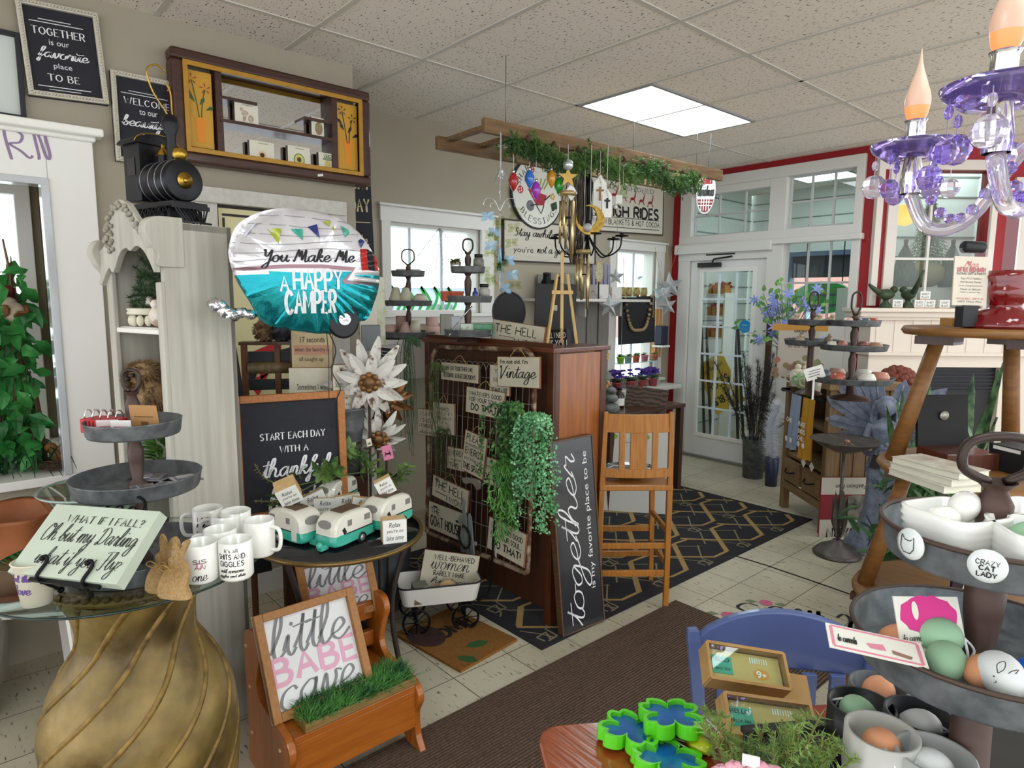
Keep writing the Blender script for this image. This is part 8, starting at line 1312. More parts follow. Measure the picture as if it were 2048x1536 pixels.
b.o('body',ST_,fs);b=MB();b.sphere((0,.01,.965),(.062,.06,.066),16,12);[b.tube(smooth_pts([(x,.02,.99),(x*1.5,.03,.9),(x*1.3,.02,.8+.02*abs(x)*20)],4),.016,6)for x in(-.055,-.042,.042,.055)];[b.v.__setitem__(i,(v[0],max(v[1],-.022),v[2]))for i,v in enumerate(b.v)];b.o('hair',ST_,fs)
b=MB()
for sx in(-1,1):
 for k,(a,L_)in enumerate(((80,.36),(64,.42),(48,.43),(30,.41),(8,.36),(-16,.3))):
  d=Vector((sx*math.cos(R(a)),.0,math.sin(R(a))));c=Vector((sx*.02,.07+.006*k,.78));s_=Vector((-d.z,0,d.x));pts=[c+d*L_*f+s_*w_*.045 for f,w_ in((.15,.3),(.5,.9),(.85,.9),(1,0),(.85,-.9),(.5,-.9),(.15,-.3))];b.add(pts+[p_+Vector((0,.014,0))for p_ in pts],[tuple(range(7)),tuple(range(13,6,-1))]+[(i,(i+1)%7,7+(i+1)%7,7+i)for i in range(7)]);b.tube([c+d*L_*.15+Vector((0,-.004,0)),c+d*L_*.9+Vector((0,-.004,0))],.005,5)
b.o('wings',ST_,fs);b=MB();b.sphere((.0,-.14,.72),(.035,.02,.02),10,8);b.sphere((.03,-.145,.74),.014,8,6);b.o('bird',ST_,fs);b=MB()
for x0,z0,h in((-.04,.03,.22),(.03,.04,.3),(.07,.05,.16)):b.tube(smooth_pts([(x0,-.14+z0*.3,z0),(x0+.03,-.10,z0+h*.6),(x0-.02,-.075,z0+h)],4),.003,5)
for j in range(6):b.tube([(.0,-.072,.46),(.035*math.cos(j),-.075,.46+.035*math.sin(j))],.003,4)
b.o('incised_flowers',mat('2a2d38',.8),fs);MB().box((-.02,-.13,.62),(.06,.004,.09),Matrix.Rotation(.2,3,'Y')).o('black_tag',BLACK,fs)
ln=T('small_lantern','small dark lantern hanging from the statue hand','lantern',fs.matrix_basis@Vector((0,0,0))if False else(1.79,3.0,.30));[MB().box(*q).o(n,BLACKM,ln)for n,q in(('base',((0,0,.0),(.12,.12,.02))),('roof',((0,0,.17),(.15,.15,.02))))];[MB().box((x*.05,y*.05,.085),(.012,.012,.16)).o('bar',BLACKM,ln)for x in(-1,1)for y in(-1,1)];MB().lathe([(0,.01),(.03,.01),(.03,.1),(0,.1)],n=14).o('glass',CLEAR,ln);MB().tube([(0,0,.18),(0,0,.24)],.003,5).o('hook',SILVER,ln);MB().box((0,0,-.155),(.16,.16,.29)).o('box',wood('7a5636','5a3c24',5),T('wooden_box','low wooden box under the small lantern','box',(1.79,3.0,0.0))).location=(0,0,.3)
PEW=mat('4a4340',.5,.5,c2='6f6864',scale=18);bbz=zv(1.49,2.78,885)
Q('bird_bath','dark pewter bird bath on a stem of metal leaves, beside the statue','bird bath',(1.48,2.78,0),('base',PEW,lambda b:b.lathe([(0,0),(.14,0),(.145,.012),(.13,.03),(.12,.034),(.11,.05),(.04,.085),(.03,.1),(0,.1)],n=36)),('stem',PEW,lambda b:b.cyl((0,0,.09),(0,0,bbz-.06),.01,n=10)),('bowl',PEW,lambda b:b.lathe([(0,bbz-.07),(.06,bbz-.06),(.14,bbz-.025),(.2,bbz+.012),(.205,bbz+.018),(.195,bbz+.014),(.13,bbz-.012),(0,bbz-.04)],n=44)),('leaf_spray',PEW,lambda b:[leaf(b,(.012*math.cos(a),.012*math.sin(a),.1+.03*(a%3)),(.16*math.cos(a),.16*math.sin(a),1),.2+.05*(a%2),.05,(math.cos(a),math.sin(a),0),.02)for a in[i*.9 for i in range(9)]]),('insect_ornament',mat('a5826a',.5,.4),lambda b:(b.sphere((.02,-.02,bbz+.01),(.02,.014,.014)),[b.tube([(.02,-.02,bbz+.01),(.02+.05*math.cos(j),-.02+.05*math.sin(j),bbz-.01)],.002,4)for j in range(6)])))
bs=sign('barn_sign','upside-down red and cream THE BARN sign on the floor behind the bird bath',plq([(1782,1085),(1640,1086),(1640,955),(1782,955)],Vector((1.285,3.043,.25)),129,2),mat('b9b3a4',.6),[('','line',.5,.55,1,.38,mat('7d1a22',.6)),('THE BARN','serif',.5,.16,.8,.14),('Old Fashion Fun','ital',.5,.86,.6,.07)],edge=mat('8a1c24',.6));MB().flat([(.13*math.cos(i*.3),-.02+.09*math.sin(i*.3))for i in range(21)],.002).o('barn_vignette',mat('8d8474',.6,c2='2c3034',scale=14,sharp=.5),bs)
# mantel ornaments
AMp=lambda s_,d,z:AM@Vector((s_,d,z));MZ=zs+.022
BRZ=mat('2f3a2a',.5,.4,c2='4a5a3c',scale=20)
for u,rz,lb in((1768,60,'bronze-green bird figure with long tail, left on the mantel'),(1812,140,'bronze-green bird figure with raised tail, right of the first on the mantel')):
 s_=aw(u,610,.1).x;Q('mantel_bird',lb,'bird figure',AMp(s_,.12,MZ),('body',BRZ,lambda b:(b.sphere((0,0,.11),(.075,.045,.045)),b.sphere((.07,0,.15),.03),b.tube([(.09,0,.15),(.12,0,.145)],[.01,.001],6),b.tube([(-.06,0,.12),(-.13,0,.16 if u<1800 else.22),(-.17,0,.19 if u<1800 else.3)],[.025,.018,.01],6))),('base',BRZ,lambda b:b.lathe([(0,0),(.05,0),(.045,.02),(.02,.05),(.02,.08),(0,.08)],n=16)),rz=rz)
for k,(u,z,lb)in enumerate(((1787,0,'small white word block between the two mantel birds'),(1830,0,'small white word block right of the second bird'),(1851,0,'small white word block under the stacked one on the mantel'),(1840,.068,'small white word block stacked on two others on the mantel'),(1880,0,'small white word block standing alone at the right'))):
 s_=aw(u,610,.1).x;t=Q('word_block',lb,'word block',None,('block',WHITE,lambda b:b.box((0,.02,.034),(.082,.04,.068))),('wood_edge',PINE,lambda b:b.box((0,.02,.003),(.084,.042,.006))),Mx=Matrix.Translation(AMp(s_,.16,MZ+z))@Matrix.Rotation(math.atan2(AX.y,AX.x),4,'Z')@Matrix.Rotation(0,4,'Z'));b=MB();b.M=Matrix.Translation((0,-.002,.034))@Matrix.Rotation(R(90),4,'X');letter(b,'SWEET','caps',(-.028,.004,.028,.02),0);letter(b,'PLANT','caps',(-.028,-.022,.028,-.006),0);b.o('lettering',GREYT,t)
 # what stands in the display window behind the glass: frosted tree on a stone pot, dry cones, wires, amber lamp
FROST=mat('6a7362',.8,c2='a3a894',scale=14);zb_=aw(1890,575,-.6).z
Q('display_ledge','snowy ledge inside the display window','ledge',AMp(.85,-.65,0),('ledge',mat('cfcfca',.8),lambda b:b.box((0,0,zb_/2-.003),(1.4,.38,zb_-.01))),rz=48.6)
Q('frosted_tree','frosted miniature fir tree in a round stone pot behind the display glass','tree',AMp(aw(1850,560,-.6).x,-.6,zb_),('pot',mat('a39678',.8,c2='8a7d62',scale=10),lambda b:b.sphere((0,0,.12),(.17,.17,.12),20,12)),('branches',FROST,lambda b:[needles(b,[(0,0,.24+.03*k),(.2*(1-k/22)*math.cos(k*2.4+j*1.26),.2*(1-k/22)*math.sin(k*2.4+j*1.26),.2+.03*k)],46,.035,.009)for k in range(22)for j in range(5)]),('trunk',mat('8a7a5a',.8),lambda b:b.cyl((0,0,.2),(0,0,.85),.03,.006)))
for u,lb in((1806,'grey dried cone bundle left of the frosted tree'),(1900,'grey dried cone bundle right of the frosted tree')):Q('dried_cone',lb,'dried bundle',AMp(aw(u,560,-.5).x,-.5,zb_),('bundle',mat('7d7a72',.9,c2='5a5750',scale=9,stretch=(6,6,1)),lambda b:b.lathe([(0,0),(.09,0),(.1,.12),(.05,.3),(.015,.38),(.02,.42),(0,.43)],n=18)))
al=T('amber_lamp','small glowing amber faceted hanging lamp seen through the display window','lamp',AMp(aw(1810,430,-.5).x,-.5,aw(1810,430,-.5).z));MB().lathe([(0,-.1),(.06,-.08),(.1,0),(.09,.08),(0,.1)],n=10).o('shade',mat('f0b860',.3,emit=.7),al);MB().tube([(0,0,.1),(0,0,.9)],.004,5).o('cord',BLACK,al)
Q('display_lamp','lit troffer light of the display space behind the window','ceiling light',AMp(1.0,-.7,CH-.01),('diffuser',mat('e4f4f6',.4,emit=3.0,name='lit_diffuser'),lambda b:b.box((0,0,0),(1.0,.5,.01))),rz=48.6)
# seated woman beyond the plants
wp=dp(1800,775,4.75);pe=T('person','seated person with auburn curly hair and a floral blouse beyond the snake plants','person',(wp.x,wp.y,0),46)
def skin(name,V,E,rad,m_,par,sub=2):
 me=bpy.data.meshes.new(name);me.from_pydata(V,E,[]);ob=bpy.data.objects.new(name,me);COL.objects.link(ob);ob.parent=par;md=ob.modifiers.new('skin','SKIN');md.use_smooth_shade=True
 for i,r_ in enumerate(rad):me.skin_vertices[0].data[i].radius=(r_,r_)
 me.skin_vertices[0].data[0].use_root=True;ss=ob.modifiers.new('sub','SUBSURF');ss.levels=ss.render_levels=sub;me.materials.append(m_);return ob
hz_=wp.z;BV=[(0,0,hz_-.62),(-.03,0,hz_-.4),(-.02,0,hz_-.2),(.01,0,hz_-.1),(.02,0,hz_-.03),(.03,0,hz_+.04),(-.02,.17,hz_-.24),(.03,.22,hz_-.46),(.22,.12,hz_-.5),(-.02,-.17,hz_-.24),(.03,-.22,hz_-.46),(.22,-.12,hz_-.5),(.36,.09,hz_-.62),(.38,.1,.12),(.36,-.09,hz_-.62),(.38,-.1,.12)]
BE=[(0,1),(1,2),(2,3),(3,4),(4,5),(2,6),(6,7),(7,8),(2,9),(9,10),(10,11),(0,12),(12,13),(0,14),(14,15)]
SK=mat('c98d74',.5);skin('body',BV,BE,[.14,.13,.12,.05,.075,.085,.06,.045,.03,.06,.045,.03,.085,.05,.085,.05],SK,pe)
skin('blouse',BV[:12],[e for e in BE if max(e)<12 and e not in((3,4),(4,5))],[.155,.15,.135,.075,.01,.01,.075,.06,.045,.075,.06,.045],mat('b5ab88',.8,c2='8a4a44',scale=14,amt=.6,sharp=.55),pe);MB().lathe([(.2,hz_-.62),(.19,hz_-.75),(0,hz_-.78)],n=16).o('trousers',mat('3a3c48',.8),pe)
b=MB();b.sphere((.135,0,hz_+.0),(.022,.014,.018),8,6);b.sphere((.115,0,hz_-.045),(.014,.02,.008),8,6);[b.sphere((.02,s_*.085,hz_+.0),(.016,.008,.026),8,6)for s_ in(-1,1)];b.o('nose_mouth_and_ears',SK,pe);b=MB();[b.sphere((.112,s_*.032,hz_+.022),(.008,.011,.007),8,6)for s_ in(-1,1)];b.o('eyes',mat('2c221c',.3),pe)
b=MB()
for k in range(240):d=rv().normalized();p=Vector((-.02+d.x*.1,d.y*.1,hz_+.055+d.z*.085));(p.x<.07 or p.z>hz_+.08)and b.sphere(p,rnd.uniform(.018,.032),7,5)
b.o('hair',mat('5a2418',.6,c2='7d3a22',scale=30),pe)
ac=T('armchair','floral upholstered armchair the person sits in, behind the statue','armchair',(wp.x,wp.y,0),46);FLO=mat('b3a486',.9,c2='8a5a52',scale=9,amt=.6,sharp=.5);[MB().box(*q).o(n,FLO,ac,bevel=.04)for n,q in(('seat',((.1,0,hz_-.88),(.5,.5,.2))),('backrest',((-.22,0,hz_-.6),(.1,.5,.7))),('armrest',((.08,.27,hz_-.7),(.5,.1,.26))),('armrest',((.08,-.27,hz_-.7),(.5,.1,.26))))];[MB().cyl((x,y,0),(x,y,hz_-.97),.025).o('leg',DKWOOD,ac)for x in(-.2,.32)for y in(-.26,.26)]
# snake plants
SNK=leafy('1f3a2a','5a7a4c',.4,.1,16)
def snake(label,u,t_,zb,n,L_,sp=.35):
 p=dp(u,900,t_);t=T('snake_plant',label,'potted plant',(p.x,p.y,zb));MB().lathe([(0,0),(.1,0),(.13,.2),(.12,.2),(0,.17)],n=20).o('pot',mat('3a2c24',.6),t);b=MB()
 for k in range(n):
  a=k*2.4;d=Vector((math.cos(a)*sp*rnd.uniform(.3,1),math.sin(a)*sp*rnd.uniform(.3,1),1)).normalized();s_=Vector((-math.sin(a),math.cos(a),0));l=L_*rnd.uniform(.65,1.05);q=[Vector((.03*math.cos(a),.03*math.sin(a),.15))+d*l*f+Vector((d.x,d.y,0))*l*.15*f*f for f in(0,.3,.6,.85,1)];w_=(.02,.032,.034,.022,.001);n_=s_.cross(d)*.012
  for i in range(4):b.add([q[i]-s_*w_[i],q[i]-n_,q[i]+s_*w_[i],q[i+1]-s_*w_[i+1],q[i+1]-n_,q[i+1]+s_*w_[i+1]],[(0,1,4,3),(1,2,5,4)],True)
 b.o('leaves',SNK,t)
snake('tall snake plant beside the seated person',1835,3.6,.2,9,.85,.3);snake('broad snake plant behind the plant stand',1925,3.9,.25,9,.85,.3);snake('snake plant at the right edge behind the plant stand',2040,3.5,.2,8,.8,.4)
t=T('leafy_floor_plant','dark bushy floor plant under the plant stand','potted plant',dp(1900,1000,3.2));t.location.z=.0;MB().lathe([(0,0),(.12,0),(.14,.2),(0,.2)],n=20).o('pot',BLACK,t);b=MB();[leaf(b,(rnd.gauss(0,.15),rnd.gauss(0,.15),rnd.uniform(.2,.75)),rv(),.13,.04)for k in range(260)];b.o('leaves',leafy('1f4024','3f6a34',.5,.2),t)
# three-tier round plant stand
RDW=wood('8a5f30','6a4420',4,.5,ax=0);sc_=dp(1990,655,2.25);sX,sY=sc_.x,sc_.y;za,zb2,zc=sc_.z,zv(sX,sY,935),zv(sX,sY,1200)
ps_=T('plant_stand','three-tier round wooden display stand with splayed turned legs at the right','plant stand',(sX,sY,0))
for z,r_ in((za,.28),(zb2,.325),(zc,.375)):MB().lathe([(0,z-.028),(r_-.01,z-.028),(r_,z-.014),(r_-.008,z),(0,z)],n=56).o('round_shelf',RDW,ps_)
for z0,z1,r0,r1 in((zb2,za-.028,.27,.16),(zc,zb2-.028,.33,.22),(0,zc-.028,.36,.3)):
 for k in range(3):a=k*2.094+3.55;MB().tube([(r0*math.cos(a),r0*math.sin(a),z0),(r1*math.cos(a),r1*math.sin(a),z1)],[.03,.024],12).o('leg',RDW,ps_);MB().box((r1*math.cos(a),r1*math.sin(a),z1-.02),(.12,.12,.03)).o('leg_block',DKWOOD,ps_)
def ons(u,z,d=0):
 q=Vector((sX,sY,z))+Vector((_r.y,-_r.x,0))*d;uc,_,t_=pxy(q);return q+_r*((u-uc)*t_/FOC)
RG=mat('7a0a14',.08,trans=.25,coat=.8)
Q('ruby_lamp','ruby red ribbed glass lamp base on the top shelf of the stand','lamp',ons(2005,za,.08),('base',RG,lambda b:b.lathe([(0,0),(.115,0),(.118,.01),(.1,.05),(.05,.065),(.05,.08),(.068,.1),(.07,.13),(.06,.15),(.075,.17),(.06,.19),(0,.19)],n=60,twist=lambda a,z,i:1+.02*math.sin(a*24)*(z<.06))));MB().box((0,0,.3),(.035,.02,.22)).o('stem',RG,bpy.data.objects['ruby_lamp'])
Q('wooden_riser','yellow pine riser block on the top shelf','riser',ons(1945,za,-.12),('block',wood('c08d3c','a8752c',5,ax=0),lambda b:b.box((0,0,.014),(.18,.09,.028))),rz=40)
fq=plq([(1912,512),(1980,514),(1972,612),(1902,610)],2.14,130,4);fy=sign('flyer_holder',"clear acrylic stand holding a printed shop flyer under a black clip",fq,mat('c9bca8',.5),[("Mo's",'script',.5,.15,.4,.12,RED),('LITTLE RED BARN','heavy',.5,.27,.8,.09,mat('a8323a',.5)),('FLORAL GIFT & PARTY','bold',.5,.35,.85,.045),('Your PTO Teleflora','ital',.5,.45,.6,.04),('Full Service Florist','ital',.5,.52,.6,.04),('From Congratulations','ital',.5,.6,.7,.035),('Made to Bloom','ital',.5,.67,.6,.035),('make a special day','ital',.5,.73,.6,.035),('432-556-0362 - 1000 W 4th','ital',.5,.86,.8,.04,RED),('1002 West Pine','ital',.5,.92,.7,.035)],thick=.006);h_=fq[2];MB().box((0,-h_/2-.035,-.01),(.05,.07,.04)).o('black_foot',BLACK,fy);MB().cyl((-.035,h_/2+.03,0),(.035,h_/2+.03,0),.02,n=16).o('black_clip',BLACK,fy,bevel=.006);MB().box((0,.01,.006),(fq[1]+.01,h_+.03,.002)).o('acrylic_sheet',thin_glass('acrylic','ffffff',.1),fy)
for k in range(3):Q('white_book',('lowest white book in the stack on the stand','middle white book in the stack on the stand','topmost floral-covered book in the stack on the stand')[k],'book',ons(1865+6*k,zb2+.022*k,.2),('pages',mat('cfccbb',.7),lambda b:b.box((0,0,.01),(.13,.23,.017))),('cover',mat('c9c5b8',.5,c2='8d6a5a'if k==2 else 'b9b5a8',scale=18,amt=.6),lambda b:(b.box((0,0,.0205),(.135,.235,.002)),b.box((0,0,.001),(.135,.235,.002)))),rz=58+5*k)
jb=T('keepsake_box','open black-lined keepsake box with a small silver medallion on the middle shelf','box',ons(1912,zb2,-.02),-35);MB().box((0,0,.03),(.15,.2,.06)).o('box',wood('5a2814','3f1a0c',5,coat=.4),jb,bevel=.003);lid=MB().box((-.085,0,.15),(.012,.2,.19),Matrix.Rotation(-.12,3,'Y')).o('lid',mat('100f10',.7),jb);MB().cyl((-.077,0,.17),(-.073,0,.17),.017,n=18).o('medallion',mat('a5a090',.4,.5),lid)
Q('black_box','plain black gift box at the right end of the middle shelf','box',ons(2040,zb2,.05),('box',mat('1a1a1e',.5),lambda b:b.box((0,0,.045),(.13,.13,.09))),('label_stripe',WHITE,lambda b:b.box((-.0,-.066,.08),(.1,.002,.012))),rz=-30)
COP=mat('b5733a',.25,.9)
for k,(u,lb)in enumerate(((1780,'copper and steel tea infuser ball, left on the low shelf'),(1822,'copper and steel tea infuser ball behind the stand leg'))):Q('tea_infuser',lb,'tea infuser',ons(u,zc,.22-.1*k),('copper_ball',COP,lambda b:b.sphere((0,0,.065),.042,16,12)),('steel_foot',SILVER,lambda b:(b.lathe([(0,0),(.03,0),(.034,.02),(.02,.03),(0,.03)],n=16),b.sphere((.0,-.03,.045),.012))))
for k,(u,lb)in enumerate(((1838,'rabbit-ear steel cookie cutter on the low shelf'),(1872,'wide steel cookie cutter holding a purple scoop on the low shelf'))):b=MB();w_=.05+.03*k;q=[(p.x,p.y)for p in smooth_pts([(-w_,-.03,0),(-w_,.03,0),(-w_*.5,.06,0),(0,.03,0),(w_*.5,.06,0),(w_,.03,0),(w_,-.03,0)],4,True)];n=len(q);b.add([(x,y,0)for x,y in q]+[(x,y,.05)for x,y in q],[(i,(i+1)%n,n+(i+1)%n,n+i)for i in range(n)],True);b.o('cutter',SILVER,T('cookie_cutter',lb,'cookie cutter',ons(u,zc,.28)))
Q('purple_scoop','small shiny purple heart-topped scoop lying in the cookie cutter','scoop',ons(1876,zc,.27),('scoop',mat('b048c8',.15,coat=.6),lambda b:(b.sphere((.012,0,.045),.018),b.sphere((-.012,0,.045),.018),b.box((0,-.02,.03),(.05,.015,.03)))))
sign('wooden_sign','dark purple sign with pale script reading darling under the tiered tray',plq([(1908,1140),(2020,1140),(2012,1215),(1900,1210)],ons(1960,zc,.1)+Vector((0,0,.1)),130),mat('22151f',.6),[('Darling','script',.55,.5,.8,.5,CREAM),],thick=.012)
# ================================================================ FOREGROUND: TABLE, BLUE CHAIR, EASTER TRAYS, CHANDELIER
FT_=Matrix.Translation((2.24,-.61,0))@Matrix(((.56,.83,0),(.83,-.56,0),(0,0,1))).to_4x4();TB_=.75
CHERRY=wood('9a4a20','7a3414',4,.2,ax=0,coat=.5)
tt=T('wooden_table','cherry wooden table with rounded corners in the right foreground','table',(2.24,-.61,0));b=MB();rq=rrect(.95,.72,.05);b.prism([(x+.46,y+.345)for x,y in rq],TB_-.03,TB_);b.M=Matrix();b.v=[tuple(Matrix(((.56,.83,0),(.83,-.56,0),(0,0,1)))@Vector(v))for v in b.v];b.o('top',CHERRY,tt,bevel=.008)
for x in(.06,.86):
 for y in(.06,.62):q=Matrix(((.56,.83,0),(.83,-.56,0),(0,0,1)))@Vector((x,y,0));MB().cyl((q.x,q.y,0),(q.x,q.y,TB_-.03),.02,.03).o('leg',CHERRY,tt)
 # blue chair on the far side of the table
BLUE=mat('4f5e8e',.35,c2='465482',scale=5,coat=.25);cA,cB=dp(1385,1262,1.55),dp(1745,1292,1.52);cxv=(cB-cA);cxv.z=0;cw=cxv.length;cxv.normalize();cyv=Vector((-cxv.y,cxv.x,0));cm_=(cA+cB)/2
ch_=T('blue_chair','slate-blue painted wooden chair with arched slatted back at the table','chair',Mx=Matrix.Translation((cm_.x,cm_.y,0))@Matrix((cxv,cyv,Vector((0,0,1)))).transposed().to_4x4());zt=(cA.z+cB.z)/2
for sx in(-1,1):MB().tube(smooth_pts([(sx*(cw/2-.02),-.02,0),(sx*(cw/2-.03),-.05,.42),(sx*(cw/2-.018),-.02,.65),(sx*cw/2,.0,zt+.015)],5),[.021]*15+[.018],4).o('back_post',BLUE,ch_,bevel=.003);MB().cyl((sx*(cw/2-.04),-.4,0),(sx*(cw/2-.04),-.38,.43),.015,.02,12).o('front_leg',BLUE,ch_)
b=MB();n=16;vs=[]
for i in range(n+1):x=-1+2*i/n;hh_=zt+.06*(1-x*x)**.8;y=.025*(1-x*x);zl=zt-.085+.0*x;vs+=[(x*(cw/2-.012),y-.012,zl),(x*(cw/2-.012),y+.012,zl),(x*(cw/2-.012),y+.012,hh_),(x*(cw/2-.012),y-.012,hh_)]
b.add(vs,[(i*4+k,i*4+(k+1)%4,i*4+4+(k+1)%4,i*4+4+k)for i in range(n)for k in range(4)]);b.o('crest_rail',BLUE,ch_,bevel=.006)
for k in range(5):x=-.13+.065*k;MB().box((x,.012-.02,(zt-.08+.45)/2),(.034,.014,zt-.08-.45)).o('back_slat',BLUE,ch_,bevel=.002)
MB().box((0,-.21,.44),(cw-.02,.4,.025)).o('seat',BLUE,ch_,bevel=.008)
# kraft boxes with clear windows
def kraft(label,q4,t_,dpth):
 Mx,w,h=plq(q4,t_,118,52);t=T('window_box',label,'box',Mx=Mx);KR=mat('a5804f',.8,c2='8d6a3c',scale=14,amt=.62,sharp=.6);b=MB();[b.box(c,d)for c,d in(((0,0,-dpth),(w,h,.004)),((w/2,0,-dpth/2),(.006,h,dpth)),((-w/2,0,-dpth/2),(.006,h,dpth)),((0,h/2,-dpth/2),(w,.006,dpth)),((0,-h/2,-dpth/2),(w,.006,dpth)))];b.o('carton',KR,t);MB().box((0,0,-.02),(w-.012,h-.012,.004)).o('insert_card',mat('c9aa6a',.7),t);MB().box((0,0,-.001),(w-.01,h-.01,.001)).o('clear_window',GLASS,t)
 b=MB();b.box((-.32*w,0,-.0175),(.3*w,.5*h,.001));b.o('green_label',mat('3fa08a',.6),t);b=MB();letter(b,'HELLO','bold',(-.44*w,.08*h,-.2*w,.2*h),-.0165);letter(b,'plant kit','sans',(-.44*w,-.18*h,-.2*w,-.05*h),-.0165);b.o('lettering',INK,t);b=MB();b.flat([(.2*w+.1*w*math.cos(i*.5),-.12*h+.16*h*math.sin(i*.5))for i in range(13)],-.0174);b.o('orange_badge',mat('d98a2a',.6),t);b=MB();letter(b,'9+','heavy',(.14*w,-.2*h,.26*w,-.04*h),-.0165);[b.box((.08*w+.03*w*k,.25*h,-.0174),(.01*w,.16*h,.0006))for k in range(8)];b.o('print',WHITE,t)
kraft('upper kraft box with clear window and green label, in front of the blue chair',[(1422,1284),(1570,1307),(1580,1378),(1416,1352)],1.33,.045);kraft('lower kraft box with clear window, behind the cedar sprigs',[(1462,1385),(1628,1412),(1632,1482),(1450,1462)],1.22,.045)
MB().box((0,0,.03),(.17,.16,.06)).o('carton',mat('a5804f',.8),T('kraft_carton','closed kraft carton lying under the two window boxes','box',(fl(1530,1430,TB_).x,fl(1530,1430,TB_).y,TB_),30))
# shamrock light strings
LG=mat('57c81c',.25,coat=.5);SB=mat('1f78c0',.12,c2='0d3f86',scale=18,coat=.7)
def shamrock(label,u,v,z,rz):
 p=fl(u,v,z);t=T('shamrock_light',label,'novelty light',Mx=Matrix.Translation((p.x,p.y,z))@Rz(rz)@Matrix.Rotation(R(-8),4,'X'),group='shamrock lights')
 def ol(k,q=0):return[((.072*(.5+.5*abs(math.sin(2*a))**.55)*(1-.17*math.exp(-((((a%1.5708)-.7854)/.13)**2)))-q)*math.cos(a),(.072*(.5+.5*abs(math.sin(2*a))**.55)*(1-.17*math.exp(-((((a%1.5708)-.7854)/.13)**2)))-q)*math.sin(a))for a in[2*math.pi*i/96 for i in range(96)]]
 A_,B_=ol(1),ol(1,.0095);n=len(A_);b=MB();b.add([(x,y,0)for x,y in A_]+[(x,y,.026)for x,y in A_]+[(x,y,.026)for x,y in B_]+[(x,y,.016)for x,y in B_],[(j*n+i,j*n+(i+1)%n,(j+1)*n+(i+1)%n,(j+1)*n+i)for j in range(3)for i in range(n)]+[tuple(range(n-1,-1,-1))]);b.o('green_frame',LG,t,bevel=.002);b=MB();b.add([(x,y,.017)for x,y in B_],[tuple(range(n))]);b.o('blue_lens',SB,t)
for q in((1262,1478,.752,20,'shamrock light at the left of the green cluster'),(1342,1450,.772,48,'shamrock light at the top of the green cluster, overlapping the left one'),(1335,1538,.752,5,'shamrock light at the bottom edge of the green cluster')):shamrock(q[4],*q[:4])
t=T('light_cord','tangle of thin white and clear light-string cord beside the shamrocks','cord',(fl(1400,1480,TB_).x,fl(1400,1480,TB_).y,TB_));b=MB();b.tube(smooth_pts([(rnd.uniform(-.05,.05),rnd.uniform(-.05,.05),.004+.002*k)for k in range(14)],5),.0018,5);b.o('cord',WHITE,t);MB().sphere((.02,-.03,.016),(.03,.02,.014),10,7,.15).o('yellow_plug',mat('b8c81c',.2,trans=.3),t)
# cedar sprigs and pink blossoms in the near foreground
ce=T('cedar_sprigs','bushy green artificial cedar sprigs in the near foreground','greenery',dp(1555,1545,.93));b=MB();sb=MB()
for k in range(20):
 d=(_r*rnd.uniform(-.12,.11)+Vector((rnd.uniform(-.03,.03),rnd.uniform(-.03,.03),rnd.uniform(.02,.1))));p=smooth_pts([Vector((0,0,-.06))+_r*d.dot(_r)*.4,Vector((0,0,-.03))+d*.6,d],5);sb.tube(p,.0016,5);needles(b,p[2:],60,.018,.0022)
 for j in range(7):q=p[3+j];e=q+(rv()+Vector((0,0,.7))).normalized()*rnd.uniform(.02,.035);needles(b,[q,e],26,.011,.0022);sb.tube([q,e],.001,4)
b.o('needles',leafy('4f7034','94b25c',.5,.25,14),ce);sb.o('stems',mat('6a6a3a',.7),ce)
pb_=T('pink_blossoms','pale pink fluffy blossoms with a white tag at the bottom edge','flowers',dp(1500,1552,.86));b=MB();[b.sphere(_r*(.018*k-.04)+Vector((0,0,.006*(k%2))),.014,10,8,.12)for k in range(5)];b.o('petals',mat('c98696',.8,c2='dba9b4',scale=60),pb_);MB().box((0,-.0,.016),(.022,.003,.026),Matrix.Rotation(.5,3,'Z')).o('white_tag',WHITE,pb_)
MB().lathe([(0,-.14),(.05,-.14),(.06,-.03),(0,-.04)],n=20).o('pot',mat('8a8d8a',.6),ce)
# black crate with planters and eggs
kb_=T('black_crate','black-stained wooden mould crate under the small planters and tiered tray','crate',(2.24,-.61,0));b=MB();b.v=[];CT2=.875
for c,d in(((.62,.44,.81),(.62,.44,.12)),((.62,.22,.875),(.62,.02,.012)),((.93,.44,.87),(.02,.44,.02)),((.62,.44,.874),(.02,.44,.01))):b.box(c,d)
b.v=[tuple(Matrix(((.56,.83,0),(.83,-.56,0),(0,0,1)))@Vector(v))for v in b.v];b.o('crate',mat('17140f',.6,c2='2c261f',scale=10),kb_,bevel=.003)
def egg(label,loc,s,c_,rz=0,ribbon=True,tilt=60):
 t=T('wooden_egg',label,'egg ornament',Mx=Matrix.Translation(loc)@Rz(rz)@Matrix.Rotation(R(tilt),4,'Y'));b=MB();b.lathe([(s*math.sin(a)*(1-.12*math.cos(a)),-s*1.32*math.cos(a))for a in[math.pi*i/14 for i in range(15)]],n=22);b.o('egg',c_,t)
 if ribbon:b=MB();b.tube(smooth_pts([(0,0,s*1.3),(s*.8,s*.3,s*1.7),(s*1.4,0,s*1.2),(s*.7,-s*.4,s*1.35),(0,0,s*1.3)],5),s*.07,5);b.o('ribbon',mat('dfe0e4',.4),t)
 return t
PEA=mat('d99a74',.7,c2='cf8d66',scale=20);MINT=mat('93b897',.6,c2='88ad8c',scale=20);WEG=mat('d6d8d8',.5)
